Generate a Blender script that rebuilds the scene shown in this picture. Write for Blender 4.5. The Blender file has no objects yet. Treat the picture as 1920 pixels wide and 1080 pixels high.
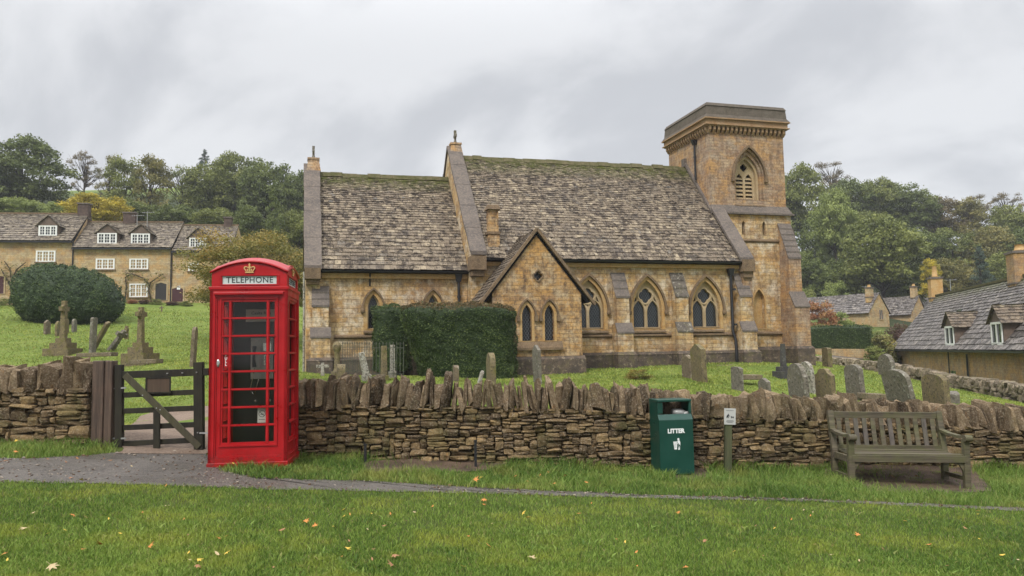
import bpy, math, random
import numpy as np
from math import sin, cos, tan, pi, radians, sqrt, atan2
from mathutils import Vector, Matrix
random.seed(7); RS=np.random.RandomState(7)
S=bpy.context.scene; COL=S.collection

# ---------------------------------------------------------------- camera
FPX,PITCH,ROLL=1446.36,.0818,.0178
cF=np.array([0,cos(PITCH),sin(PITCH)]); _R=np.array([1,0,0.]); _U=np.array([0,-sin(PITCH),cos(PITCH)])
cR=cos(ROLL)*_R-sin(ROLL)*_U; cU=sin(ROLL)*_R+cos(ROLL)*_U; C0=np.array([0,0,1.5])
cam=bpy.data.cameras.new('camera'); co=bpy.data.objects.new('camera',cam); COL.objects.link(co)
cam.sensor_width=36; cam.lens=36*FPX/1920; cam.clip_start=.1; cam.clip_end=3000
co.matrix_world=Matrix(((cR[0],cU[0],-cF[0],0),(cR[1],cU[1],-cF[1],0),(cR[2],cU[2],-cF[2],1.5),(0,0,0,1)))
S.camera=co
# ---------------------------------------------------------------- world + sun (overcast)
W=bpy.data.worlds.new('World'); S.world=W; W.use_nodes=True
SUN_EL,SUN_ROT=radians(50),radians(205)
def build_world():
    nt=W.node_tree; nt.nodes.clear(); N=nt.nodes.new; L=nt.links.new
    out=N('ShaderNodeOutputWorld'); mx=N('ShaderNodeMixShader'); mx.inputs[0].default_value=.93
    b1=N('ShaderNodeBackground'); b1.inputs[1].default_value=.08
    sky=N('ShaderNodeTexSky'); sky.sky_type='NISHITA'; sky.sun_disc=False; sky.sun_elevation=SUN_EL; sky.sun_rotation=SUN_ROT
    L(sky.outputs[0],b1.inputs[0])
    b2=N('ShaderNodeBackground'); b2.inputs[1].default_value=1.0
    tc=N('ShaderNodeTexCoord'); sp=N('ShaderNodeSeparateXYZ'); L(tc.outputs['Generated'],sp.inputs[0])
    ad=N('ShaderNodeMath'); ad.operation='ADD'; L(sp.outputs[2],ad.inputs[0]); ad.inputs[1].default_value=.60
    ab=N('ShaderNodeMath'); ab.operation='MAXIMUM'; L(ad.outputs[0],ab.inputs[0]); ab.inputs[1].default_value=.3
    dx=N('ShaderNodeMath'); dx.operation='DIVIDE'; L(sp.outputs[0],dx.inputs[0]); L(ab.outputs[0],dx.inputs[1])
    dy=N('ShaderNodeMath'); dy.operation='DIVIDE'; L(sp.outputs[1],dy.inputs[0]); L(ab.outputs[0],dy.inputs[1])
    cb=N('ShaderNodeCombineXYZ'); _sx=N('ShaderNodeMath'); _sx.operation='MULTIPLY_ADD'; L(dy.outputs[0],_sx.inputs[0]); _sx.inputs[1].default_value=.5; L(dx.outputs[0],_sx.inputs[2]); L(_sx.outputs[0],cb.inputs[0]); L(dy.outputs[0],cb.inputs[1]); cb.inputs[2].default_value=7.4
    n1=N('ShaderNodeTexNoise'); n1.inputs['Scale'].default_value=3.4; n1.inputs['Detail'].default_value=8; n1.inputs['Roughness'].default_value=.52; n1.inputs['Distortion'].default_value=.35
    L(cb.outputs[0],n1.inputs['Vector'])
    cr=N('ShaderNodeValToRGB'); cr.color_ramp.interpolation='EASE'
    cr.color_ramp.elements[0].position=.40; cr.color_ramp.elements[0].color=(.325,.331,.346,1)
    cr.color_ramp.elements[1].position=.60; cr.color_ramp.elements[1].color=(.450,.454,.463,1)
    L(n1.outputs['Fac'],cr.inputs[0]); L(cr.outputs[0],b2.inputs[0])
    zr=N('ShaderNodeMapRange'); zr.interpolation_type='SMOOTHSTEP'; L(sp.outputs[2],zr.inputs[0])   # overcast sky: brighter overhead than near the horizon
    for k_,v_ in ((1,.34),(2,.85),(3,1.0),(4,3.4)): zr.inputs[k_].default_value=v_
    L(zr.outputs[0],b2.inputs[1])
    L(b1.outputs[0],mx.inputs[1]); L(b2.outputs[0],mx.inputs[2]); L(mx.outputs[0],out.inputs[0])
build_world()
sl=bpy.data.lights.new('sun','SUN'); sl.energy=1.5; sl.angle=radians(12); sl.color=(1,.965,.91)
so=bpy.data.objects.new('sun',sl); COL.objects.link(so)
_sd=Vector((sin(SUN_ROT)*cos(SUN_EL),cos(SUN_ROT)*cos(SUN_EL),sin(SUN_EL)))
so.rotation_euler=(-_sd).to_track_quat('-Z','Y').to_euler(); so.location=(0,0,60)
S.view_settings.view_transform='Standard'; S.view_settings.look='None'; S.view_settings.exposure=0.9; S.view_settings.gamma=1
S.cycles.max_bounces=6; S.cycles.diffuse_bounces=3; S.cycles.transparent_max_bounces=8; S.cycles.volume_bounces=0

# ---------------------------------------------------------------- survey helpers
def ray(x,y): return FPX*cF+(x-960)*cR-(y-540)*cU
def at(x,y,Y): d=ray(x,y); return C0+d*(Y/d[1])
def plane_z(X): return -.06*X-.005
def gp(x,y):
    d=ray(x,y); k=(-.005-C0[2])/(d[2]+.06*d[0]); return C0+k*d
# ---------------------------------------------------------------- tagging
def tag(o,label=None,cat=None,group=None,kind=None):
    if label: o['label']=label
    if cat: o['category']=cat
    if group: o['group']=group
    if kind: o['kind']=kind
    return o
def empty(name,loc=(0,0,0),rz=0,label=None,cat=None,group=None,kind=None):
    o=bpy.data.objects.new(name,None); COL.objects.link(o); o.location=loc; o.rotation_euler=(0,0,rz); o.empty_display_size=.2
    return tag(o,label,cat,group,kind)
def link(name,me,mat=None,parent=None):
    o=bpy.data.objects.new(name,me); COL.objects.link(o)
    if mat: me.materials.append(mat)
    if parent: o.parent=parent
    return o
def bulk(name,V,Fc,mat=None,parent=None,smooth=False,**attrs):
    V=np.ascontiguousarray(V,dtype=np.float32); Fc=np.asarray(Fc,dtype=np.int32); m,k=Fc.shape
    me=bpy.data.meshes.new(name); me.vertices.add(len(V)); me.vertices.foreach_set('co',V.ravel())
    me.loops.add(m*k); me.loops.foreach_set('vertex_index',Fc.ravel())
    me.polygons.add(m); me.polygons.foreach_set('loop_start',np.arange(m,dtype=np.int32)*k)
    me.polygons.foreach_set('use_smooth',np.full(m,smooth))
    me.update(calc_edges=True)
    for a,v in attrs.items():
        at_=me.attributes.new(a,'FLOAT','FACE'); at_.data.foreach_set('value',np.asarray(v,dtype=np.float32))
    return link(name,me,mat,parent)
BOXF=[(0,3,2,1),(4,5,6,7),(0,1,5,4),(1,2,6,5),(2,3,7,6),(3,0,4,7)]
class MB:
    def __init__(s): s.V=[];s.F=[];s.A=[];s.sm=[]
    def add(s,V,F,M=None,rnd=None,smooth=False):
        b=len(s.V); r=random.random() if rnd is None else rnd
        for v in V:
            v=Vector(v)
            s.V.append(tuple(M@v) if M is not None else tuple(v))
        for f in F: s.F.append(tuple(i+b for i in f)); s.A.append(r); s.sm.append(smooth)
        return s
    def box(s,a,b,M=None,rnd=None):
        (x0,y0,z0),(x1,y1,z1)=a,b
        return s.add([(x0,y0,z0),(x1,y0,z0),(x1,y1,z0),(x0,y1,z0),(x0,y0,z1),(x1,y0,z1),(x1,y1,z1),(x0,y1,z1)],BOXF,M,rnd)
    def hexa(s,P,M=None,rnd=None): return s.add(P,BOXF,M,rnd)
    def bar(s,p,q,w,h,M=None,rnd=None,up=(0,0,1)):
        p=Vector(p);q=Vector(q);d=(q-p).normalized();u=Vector(up)
        if abs(d.dot(u))>.98: u=Vector((0,1,0))
        r=d.cross(u).normalized();u=r.cross(d)
        P=[]
        for c in (p,q):
            for a,b in ((-1,-1),(1,-1),(1,1),(-1,1)): P.append(c+r*a*w/2+u*b*h/2)
        return s.add(P,BOXF,M,rnd)
    def tube(s,pts,rs,n=8,M=None,rnd=None,cap=True,smooth=True):
        pts=[Vector(p) for p in pts]; rs=rs if isinstance(rs,(list,tuple)) else [rs]*len(pts)
        V=[];F=[];pr=None
        for i,p in enumerate(pts):
            d=(pts[min(i+1,len(pts)-1)]-pts[max(i-1,0)]).normalized()
            u=Vector((0,0,1)) if abs(d.z)<.9 else Vector((1,0,0))
            if pr is not None: u=pr
            r=d.cross(u).normalized(); u=r.cross(d).normalized(); pr=u
            for k in range(n):
                a=2*pi*k/n; V.append(p+(r*cos(a)+u*sin(a))*rs[i])
        for i in range(len(pts)-1):
            for k in range(n): F.append((i*n+k,i*n+(k+1)%n,(i+1)*n+(k+1)%n,(i+1)*n+k))
        s.add(V,F,M,rnd,smooth)
        if cap: s.add(V[:n],[tuple(range(n))[::-1]],M,rnd); s.add(V[-n:],[tuple(range(n))],M,rnd)
        return s
    def prism(s,poly,y0,y1,M=None,rnd=None):   # convex-ish poly in XZ, extruded along Y
        n=len(poly); V=[(p[0],y0,p[1]) for p in poly]+[(p[0],y1,p[1]) for p in poly]
        F=[tuple(range(n)),tuple(range(2*n-1,n-1,-1))]+[(i,i+n,(i+1)%n+n,(i+1)%n) for i in range(n)]
        return s.add(V,F,M,rnd)
    def plate(s,outer,holes,y0,y1,M=None,rnd=None):  # any outline with holes in XZ, from y0 to y1
        cu=bpy.data.curves.new('t','CURVE'); cu.dimensions='2D'; cu.fill_mode='BOTH'; cu.extrude=abs(y1-y0)/2
        for lp in [outer]+list(holes):
            sp=cu.splines.new('POLY'); sp.points.add(len(lp)-1); sp.use_cyclic_u=True
            for i,p in enumerate(lp): sp.points[i].co=(p[0],p[1],0,1)
        ob=bpy.data.objects.new('t',cu); me=bpy.data.meshes.new_from_object(ob)
        V=[(v.co.x,(y0+y1)/2-v.co.z,v.co.y) for v in me.vertices]; F=[tuple(p.vertices) for p in me.polygons]
        bpy.data.objects.remove(ob); bpy.data.curves.remove(cu); bpy.data.meshes.remove(me)
        return s.add(V,F,M,rnd)
    def lathe(s,prof,n=16,M=None,rnd=None,smooth=True):
        V=[];F=[]
        for r,z in prof:
            for k in range(n): V.append((r*cos(2*pi*k/n),r*sin(2*pi*k/n),z))
        for i in range(len(prof)-1):
            for k in range(n): F.append((i*n+k,i*n+(k+1)%n,(i+1)*n+(k+1)%n,(i+1)*n+k))
        s.add(V,F,M,rnd,smooth); s.add(V[:n],[tuple(range(n))[::-1]],M,rnd); s.add(V[-n:],[tuple(range(n))],M,rnd); return s
    def build(s,name,mat=None,parent=None,bevel=0):
        me=bpy.data.meshes.new(name); me.from_pydata(s.V,[],s.F)
        a=me.attributes.new('rnd','FLOAT','FACE'); a.data.foreach_set('value',np.array(s.A,dtype=np.float32))
        me.polygons.foreach_set('use_smooth',np.array(s.sm,dtype=bool)); me.update()
        o=link(name,me,mat,parent)
        if bevel: md=o.modifiers.new('b','BEVEL'); md.width=bevel; md.segments=2; md.limit_method='ANGLE'
        return o
def T(x=0,y=0,z=0,rz=0,rx=0,ry=0,s=1): return Matrix.Translation((x,y,z))@Matrix.Rotation(rz,4,'Z')@Matrix.Rotation(ry,4,'Y')@Matrix.Rotation(rx,4,'X')@Matrix.Scale(s,4)
RYZ=Matrix(((0,-1,0,0),(1,0,0,0),(0,0,1,0),(0,0,0,1)))   # local (x,y)->(-y,x): puts an XZ plate into the YZ plane
def rect(x0,z0,x1,z1): return [(x0,z0),(x1,z0),(x1,z1),(x0,z1)]
def arch(cx,a,zs,z0,z1,n=9,close=True):
    h=z1-z0; R=(a*a+h*h)/(2*a); c=R-a; e=math.atan2(h,c)
    L=[(cx+c-R*cos(e*i/n),z0+R*sin(e*i/n)) for i in range(n+1)]
    Rr=[(2*cx-x,z) for x,z in L[::-1]][1:]
    P=L+Rr
    return ([(cx-a,zs)]+P+[(cx+a,zs)]) if zs<z0-1e-6 else P
def archband(cx,a,w,z0,z1,n=9,zs=None):
    zs=z0 if zs is None else zs
    o=arch(cx,a+w,zs-1e-5 if zs<z0 else zs,z0,z1+w*1.25,n); i=arch(cx,a,zs-1e-5 if zs<z0 else zs,z0,z1,n)
    return o+i[::-1]
def quatrefoil(cx,cz,d,r,n=7,k0=0):
    t=(d+sqrt(max(2*r*r-d*d,0)))/2; a0=atan2(t,t-d); P=[]
    for q in range(4):
        b=q*pi/2+k0
        for i in range(n+1):
            a=-a0+2*a0*i/n; x=d+r*cos(a); z=r*sin(a)
            P.append((cx+x*cos(b)-z*sin(b),cz+x*sin(b)+z*cos(b)))
        P.pop()
    return P
def text_mesh(txt,size,depth=.002,bold=0,spacing=1.0):
    cu=bpy.data.curves.new('t','FONT'); cu.body=txt; cu.size=size; cu.align_x='CENTER'; cu.align_y='CENTER'; cu.extrude=depth; cu.offset=bold; cu.space_character=spacing; cu.resolution_u=3
    ob=bpy.data.objects.new('t',cu); me=bpy.data.meshes.new_from_object(ob)
    V=[(v.co.x,-v.co.z,v.co.y) for v in me.vertices]; F=[tuple(p.vertices) for p in me.polygons]
    bpy.data.objects.remove(ob); bpy.data.curves.remove(cu); bpy.data.meshes.remove(me)
    return V,F

# ---------------------------------------------------------------- materials
class NT:
    def __init__(s,name,rough=.8,spec=.3):
        s.m=bpy.data.materials.new(name); s.m.use_nodes=True; s.nt=s.m.node_tree; s.b=s.nt.nodes['Principled BSDF']; s.out=s.nt.nodes['Material Output']
        s.b.inputs['Roughness'].default_value=rough; s.b.inputs['Specular IOR Level'].default_value=spec
        s.tc=s.nt.nodes.new('ShaderNodeTexCoord'); s.obj=s.tc.outputs['Object']
        s.geo=s.nt.nodes.new('ShaderNodeNewGeometry')
    def n(s,t,ins={},**pr):
        nd=s.nt.nodes.new(t)
        for k,v in pr.items(): setattr(nd,k,v)
        for k,v in ins.items():
            if isinstance(v,bpy.types.NodeSocket): s.nt.links.new(v,nd.inputs[k])
            else: nd.inputs[k].default_value=v
        return nd
    def noise(s,scale,detail=4,rough=.6,vec=None,dist=0):
        return s.n('ShaderNodeTexNoise',{'Vector':vec or s.obj,'Scale':scale,'Detail':detail,'Roughness':rough,'Distortion':dist}).outputs['Fac']
    def vor(s,scale,vec=None,out='Distance',feature='F1'):
        return s.n('ShaderNodeTexVoronoi',{'Vector':vec or s.obj,'Scale':scale},feature=feature).outputs[out]
    def ramp(s,fac,st,interp='LINEAR'):
        nd=s.n('ShaderNodeValToRGB',{0:fac}); cr=nd.color_ramp; cr.interpolation=interp
        while len(cr.elements)<len(st): cr.elements.new(.5)
        for e,(p,c) in zip(cr.elements,st): e.position=p; e.color=(c if hasattr(c,'__len__') else (c,c,c))[:3]+(1,) if hasattr(c,'__len__') else (c,c,c,1)
        return nd.outputs[0]
    def mix(s,f,a,b,blend='MIX'):
        nd=s.n('ShaderNodeMix',data_type='RGBA',blend_type=blend)
        for i,v in ((0,f),(6,a),(7,b)):
            if isinstance(v,bpy.types.NodeSocket): s.nt.links.new(v,nd.inputs[i])
            else: nd.inputs[i].default_value=v if i==0 else tuple(v)[:3]+(1,)
        return nd.outputs[2]
    def math(s,op,a,b=0,c=None,clamp=False):
        d={0:a,1:b}
        if c is not None: d[2]=c
        nd=s.n('ShaderNodeMath',d,operation=op); nd.use_clamp=clamp; return nd.outputs[0]
    def attr(s,name): return s.n('ShaderNodeAttribute',attribute_name=name).outputs['Fac']
    def scalev(s,v,vec=None): return s.n('ShaderNodeVectorMath',{0:vec or s.obj,1:v},operation='MULTIPLY').outputs[0]
    def col(s,c):
        if isinstance(c,bpy.types.NodeSocket): s.nt.links.new(c,s.b.inputs['Base Color'])
        else: s.b.inputs['Base Color'].default_value=tuple(c)[:3]+(1,)
        return s
    def rough(s,r): s.nt.links.new(r,s.b.inputs['Roughness']); return s
    def bump(s,h,st=.5,dist=.02):
        nd=s.n('ShaderNodeBump',{'Height':h,'Strength':st,'Distance':dist}); s.nt.links.new(nd.outputs[0],s.b.inputs['Normal']); return s
    def xyz(s,vec=None): return s.n('ShaderNodeSeparateXYZ',{0:vec or s.obj}).outputs
def ashlar(name,c1,c2,cpale,cdark,bw=.42,rh=.17,stain=.5,mort=(.30,.24,.16),pale=.5,seed=0):
    t=NT(name,.9,.2); x,y,z=t.xyz()
    u=t.math('ADD',x,y); vec=t.n('ShaderNodeCombineXYZ',{0:t.math('ADD',u,seed*3.3),1:z,2:0}).outputs[0]
    wob=t.n('ShaderNodeVectorMath',{0:vec,1:t.scalev((.012,.012,0),t.n('ShaderNodeTexNoise',{'Vector':vec,'Scale':6}).outputs['Color'])},operation='ADD').outputs[0]
    br=t.n('ShaderNodeTexBrick',{'Vector':wob,'Color1':(0,0,0,1),'Color2':(1,1,1,1),'Mortar':(.5,.5,.5,1),'Scale':1,'Mortar Size':.011,'Mortar Smooth':.4,'Bias':0,'Brick Width':bw,'Row Height':rh},offset=.5)
    br.squash=.7; br.squash_frequency=3
    brs=br.outputs['Color']
    base=t.mix(t.ramp(brs,[(.1,0),(.9,1)]),tuple(v*.9 for v in c1),tuple(min(1,v*1.05) for v in c2))
    n1=t.noise(1.1+.1*seed,6,.68,vec); n2=t.noise(5.,5,.7,vec); n3=t.noise(18,5,.7,t.scalev((1,1,1)))
    base=t.mix(t.ramp(n1,[(.44,0),(.58,.8)]),base,t.mix(.6,c2,(.56,.28,.06)))
    base=t.mix(t.ramp(t.noise(.75,6,.75,t.scalev((1,1.6,1),vec)),[(.50,0),(.60,.55)]),base,(.24,.145,.095))
    base=t.mix(t.math('MULTIPLY',t.ramp(t.noise(1.7,5,.7,t.scalev((1,1,.8),vec)),[(.48,0),(.62,1)]),pale),base,cpale)
    str_=t.noise(2.6,5,.7,t.scalev((2.2,.35,1),vec))
    dk=t.math('MULTIPLY',t.ramp(t.math('MULTIPLY',t.math('ADD',str_,n2),.5),[(.47,0),(.62,1)]),stain)
    base=t.mix(dk,base,cdark)
    sp=t.ramp(n3,[(.30,.55),(.5,1),(.72,1.15)])
    base=t.mix(1,base,sp,'MULTIPLY')
    base=t.mix(t.math('MULTIPLY',br.outputs['Fac'],.38),base,tuple(v*.55 for v in mort))
    t.col(base)
    h=t.math('ADD',t.math('MULTIPLY',br.outputs['Fac'],-1.),t.math('ADD',t.math('MULTIPLY',n3,.8),t.math('MULTIPLY',brs,.35)))
    t.bump(h,.7,.02); return t.m
M={}
M['church_wall']=ashlar('church_stone',(.47,.305,.13),(.53,.395,.22),(.63,.54,.41),(.13,.085,.055),.40,.15,.72,pale=.85)
M['tower_wall']=ashlar('tower_stone',(.32,.21,.14),(.39,.28,.18),(.44,.38,.30),(.13,.085,.065),.34,.12,.75,pale=.5,seed=2)
M['porch_wall']=ashlar('porch_stone',(.38,.225,.095),(.45,.30,.15),(.54,.45,.31),(.11,.07,.05),.36,.12,.95,pale=.6,seed=3)
M['plinth']=ashlar('plinth_stone',(.10,.075,.06),(.15,.11,.08),(.30,.24,.17),(.045,.038,.035),.5,.22,.75,mort=(.08,.07,.06),pale=.5,seed=1)
M['cottage_wall']=ashlar('cottage_stone',(.42,.31,.165),(.50,.385,.225),(.52,.45,.32),(.22,.16,.10),.38,.14,.4,pale=.4,seed=4)
M['lane_wall']=ashlar('lane_stone',(.33,.22,.13),(.38,.28,.17),(.36,.30,.22),(.17,.12,.085),.34,.13,.55,pale=.3,seed=5)
def dressed(name,a,b,dark,amt=.5,sc=3):
    t=NT(name,.9,.14); n1=t.noise(sc,6,.7); n2=t.noise(sc*7,4,.7)
    c=t.mix(t.ramp(n1,[(.35,0),(.65,1)]),a,b); c=t.mix(t.math('MULTIPLY',t.ramp(n2,[(.48,0),(.60,1)]),amt),c,dark)
    t.col(c).bump(t.math('ADD',n1,n2),.5,.02); return t.m
M['orange_stone']=dressed('orange_stone',(.44,.25,.085),(.50,.355,.18),(.20,.13,.08),.4)
M['tracery_stone']=dressed('tracery_stone',(.42,.31,.17),(.47,.37,.24),(.22,.17,.11),.35)
M['grey_slab']=dressed('grey_slab',(.095,.082,.076),(.15,.125,.108),(.27,.22,.165),.35,2)
M['hood_stone']=dressed('hood_stone',(.10,.07,.047),(.20,.135,.08),(.34,.26,.17),.4,5)
M['lead_parapet']=dressed('parapet_stone',(.075,.063,.052),(.125,.105,.085),(.17,.145,.11),.55,4)
M['plinth']=None
def slate(name,stops,moss=.5,wet=.55):
    t=NT(name,wet,.22); r=t.attr('rnd'); n1=t.noise(7,5,.7); n2=t.noise(28,4,.7); mo=t.attr('moss')
    c=t.ramp(r,stops); c=t.mix(t.ramp(n1,[(.40,0),(.60,.75)]),c,t.ramp(t.math('FRACT',t.math('MULTIPLY',r,7.3)),stops))
    c=t.mix(t.ramp(n2,[(.53,0),(.64,.75)]),c,(.40,.34,.25))
    c=t.mix(t.ramp(t.noise(4.2,6,.8),[(.50,0),(.56,.9)]),c,(.035,.027,.022)); c=t.mix(t.ramp(t.noise(.9,5,.7),[(.52,0),(.62,.35)]),c,(.10,.085,.075))
    mf=t.math('MULTIPLY',t.math('MULTIPLY',mo,t.ramp(t.noise(4,5,.75),[(.36,0),(.60,1)])),1.5,clamp=True)
    c=t.mix(mf,c,t.ramp(t.noise(20,3,.6),[(.35,(.05,.055,.012)),(.65,(.13,.14,.03))]))
    t.col(c).bump(t.math('ADD',n1,n2),.6,.02); t.rough(t.ramp(n1,[(.3,wet-.1),(.7,wet+.25)])); return t.m
M['slate']=slate('stone_slate',[(0,(.045,.034,.027)),(.2,(.12,.092,.068)),(.5,(.18,.140,.10)),(.8,(.235,.188,.135)),(.95,(.37,.30,.205)),(1,(.12,.12,.12))],wet=.75)
M['slate_lane']=slate('lane_slate',[(0,(.05,.046,.047)),(.4,(.13,.118,.118)),(.8,(.20,.18,.175)),(1,(.27,.24,.21))],wet=.42)
M['slate_brown']=slate('brown_slate',[(0,(.045,.032,.024)),(.4,(.12,.088,.062)),(.8,(.19,.145,.10)),(1,(.27,.21,.14))])
M['slate_far']=slate('cottage_slate',[(0,(.09,.072,.058)),(.4,(.17,.138,.105)),(.8,(.25,.21,.155)),(1,(.30,.25,.19))])
def simple(name,c,rough=.6,spec=.4,metal=0,var=.15,sc=8,bump=.0):
    t=NT(name,rough,spec); t.b.inputs['Metallic'].default_value=metal
    c=tuple(c); d=tuple(v*(1-var) for v in c); l=tuple(min(1,v*(1+var)) for v in c)
    n1=t.noise(sc,5,.65); t.col(t.ramp(n1,[(.3,d),(.7,l)]))
    if bump: t.bump(n1,bump,.01)
    return t.m
M['iron']=simple('black_iron',(.012,.012,.014),.45,.5)
M['dark']=simple('dark_interior',(.01,.01,.011),.8,.1)
M['white_paint']=simple('white_paint',(.72,.72,.70),.5,.4,var=.05)
def leadglass(name,dens=9,w=.10,c=(.018,.026,.028)):
    t=NT(name,.12,.5); x,y,z=t.xyz(); u=t.math('ADD',x,y)
    a=t.math('ADD',t.math('MULTIPLY',u,dens*1.5),t.math('MULTIPLY',z,dens)); b=t.math('SUBTRACT',t.math('MULTIPLY',u,dens*1.5),t.math('MULTIPLY',z,dens))
    fa=t.math('ABSOLUTE',t.math('SUBTRACT',t.math('FRACT',a),.5)); fb=t.math('ABSOLUTE',t.math('SUBTRACT',t.math('FRACT',b),.5))
    ln=t.math('GREATER_THAN',t.math('MAXIMUM',fa,fb),.5-w)
    t.col(t.mix(ln,c,(.07,.075,.08))); t.rough(t.math('ADD',t.math('MULTIPLY',ln,.5),.1))
    t.bump(t.noise(9,2,.5),.25,.03); return t.m
M['leadglass']=leadglass('leaded_glass',7,.035,(.008,.012,.014)); M['leaddark']=leadglass('leaded_dark_glass',7,.07,(.006,.007,.009))
t=NT('window_glass',.08,.8); t.col((.03,.035,.04)).bump(t.noise(3,2),.15,.05); M['glass']=t.m
def foliage(name,dark,mid,light,trans=.25,spec=.25):
    t=NT(name,.55,spec); r=t.attr('rnd'); n1=t.noise(.8,3,.6)
    c=t.ramp(t.math('ADD',t.math('MULTIPLY',r,.65),t.math('MULTIPLY',n1,.4)),[(.12,dark),(.5,mid),(.9,light)])
    t.col(c)
    tr=t.n('ShaderNodeBsdfTranslucent',{'Color':c}); ms=t.n('ShaderNodeMixShader',{0:trans,1:t.b.outputs[0],2:tr.outputs[0]})
    t.nt.links.new(ms.outputs[0],t.out.inputs[0]); return t.m
M['leaf_dark']=foliage('dark_foliage',(.042,.058,.018),(.105,.135,.036),(.19,.22,.06))
M['leaf_mid']=foliage('mid_foliage',(.065,.082,.022),(.155,.18,.045),(.26,.275,.075))
M['leaf_light']=foliage('light_foliage',(.10,.13,.035),(.21,.255,.07),(.32,.36,.11))
M['leaf_olive']=foliage('olive_foliage',(.08,.078,.028),(.175,.165,.05),(.29,.25,.08))
M['leaf_yellow']=foliage('yellow_foliage',(.18,.17,.025),(.42,.34,.04),(.62,.48,.06))
M['leaf_brown']=foliage('brown_foliage',(.075,.06,.035),(.15,.12,.06),(.23,.18,.08))
M['leaf_red']=foliage('red_foliage',(.12,.05,.03),(.30,.13,.07),(.38,.24,.08))
M['leaf_purple']=foliage('purple_foliage',(.05,.025,.025),(.11,.06,.05),(.15,.12,.05))
M['leaf_blue']=foliage('conifer_foliage',(.028,.045,.034),(.062,.09,.065),(.11,.145,.10))
M['leaf_autumn']=foliage('autumn_foliage',(.08,.085,.022),(.19,.18,.045),(.36,.24,.06))
M['yew_dome']=foliage('dome_yew_foliage',(.012,.026,.010),(.048,.080,.026),(.14,.185,.055),.12)
M['yew']=foliage('yew_foliage',(.010,.020,.007),(.046,.074,.020),(.145,.185,.050),.12)
M['yewtop']=foliage('clipped_yew_top',(.03,.035,.014),(.12,.075,.03),(.19,.13,.05),.12)
M['bark']=simple('bark',(.06,.05,.038),.9,.1,var=.4,sc=5,bump=.6)
def drystone(name,dark,mid,light,moss):
    t=NT(name,.92,.12); r=t.attr('rnd'); n1=t.noise(9,6,.7); n2=t.noise(45,5,.75); n3=t.noise(2.2,4,.65)
    c=t.ramp(r,[(0,dark),(.35,mid),(.75,light),(1,(light[0]*1.25,light[1]*1.22,light[2]*1.15))])
    c=t.mix(t.ramp(n1,[(.38,0),(.62,.8)]),c,mid); c=t.mix(t.ramp(n2,[(.52,0),(.66,.65)]),c,(.36,.31,.24))
    c=t.mix(t.ramp(n1,[(.60,0),(.72,.6)]),c,(.33,.17,.06))
    c=t.mix(t.ramp(t.math('ADD',t.math('MULTIPLY',n3,.7),t.math('MULTIPLY',n2,.3)),[(.50,0),(.60,moss)]),c,(.075,.075,.022))
    c=t.mix(1,c,t.ramp(n2,[(.25,.5),(.55,1.1)]),'MULTIPLY')
    t.col(c).bump(t.math('ADD',n1,t.math('MULTIPLY',n2,.7)),.95,.022); return t.m
M['drystone']=drystone('dry_stone',(.045,.032,.021),(.130,.090,.050),(.26,.18,.09),.5)
M['cope']=drystone('cope_stone',(.046,.033,.021),(.128,.090,.055),(.245,.180,.112),.22)
M['farstone']=drystone('far_drystone',(.10,.08,.06),(.17,.14,.10),(.27,.22,.16),.45)
def gravestone(name,a,b,lich,moss=.3):
    t=NT(name,.85,.25); n1=t.noise(4,6,.72); n2=t.noise(16,6,.75); n3=t.noise(40,4,.7)
    c=t.mix(t.ramp(n1,[(.4,0),(.6,1)]),a,b); c=t.mix(t.ramp(n2,[(.50,0),(.60,.85)]),c,(.05,.042,.033))
    c=t.mix(t.ramp(t.noise(9,6,.8),[(.56,0),(.63,.9)]),c,lich); c=t.mix(t.ramp(t.noise(3.3,5,.7),[(.52,0),(.62,moss)]),c,(.12,.115,.03))
    t.col(c).bump(t.math('ADD',n2,n3),.7,.02); return t.m
M['grave_brown']=gravestone('brown_gravestone',(.15,.115,.075),(.21,.165,.11),(.34,.31,.24),.4)
M['grave_grey']=gravestone('grey_gravestone',(.14,.125,.10),(.20,.18,.14),(.36,.35,.30),.25)
M['grave_white']=gravestone('pale_gravestone',(.36,.34,.29),(.26,.23,.18),(.55,.55,.50),.15)
M['grave_moss']=gravestone('mossy_gravestone',(.15,.12,.07),(.20,.155,.075),(.28,.24,.12),.9)
M['grave_dark']=gravestone('dark_gravestone',(.05,.05,.05),(.08,.078,.07),(.16,.15,.13),.1)
M['plinth']=gravestone('plinth_stone',(.075,.060,.050),(.15,.11,.08),(.30,.24,.165),.3)
def wood(name,a,b,green,ga,ax=2,rough=.7):
    t=NT(name,rough,.35); sc=[14,14,14]; sc[ax]=.8; v=t.scalev(tuple(sc)); n1=t.noise(1.6,5,.7,v); n2=t.noise(5,5,.7)
    c=t.mix(t.ramp(n1,[(.35,0),(.65,1)]),a,b); c=t.mix(t.ramp(n2,[(.42,0),(.62,ga)]),c,green)
    t.col(c).bump(n1,.5,.01); return t.m
M['post_wood']=wood('weathered_post_wood',(.035,.022,.016),(.13,.085,.06),(.06,.045,.035),.5)
M['gate_wood']=wood('black_gate_wood',(.007,.006,.004),(.022,.017,.011),(.030,.028,.012),.5)
M['gate_brace']=wood('green_brace_wood',(.035,.03,.018),(.075,.065,.04),(.06,.06,.022),.6)
M['board_wood']=wood('brown_board_wood',(.055,.035,.022),(.09,.058,.036),(.05,.04,.03),.3)
M['bench_wood']=wood('bench_wood',(.048,.039,.027),(.130,.106,.070),(.090,.094,.032),.6,0)
M['bench_grey']=wood('bench_grey_wood',(.055,.046,.04),(.12,.10,.085),(.08,.08,.035),.4,2)
M['sign_post']=wood('green_post_wood',(.045,.045,.025),(.085,.085,.04),(.05,.07,.025),.6)
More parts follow.
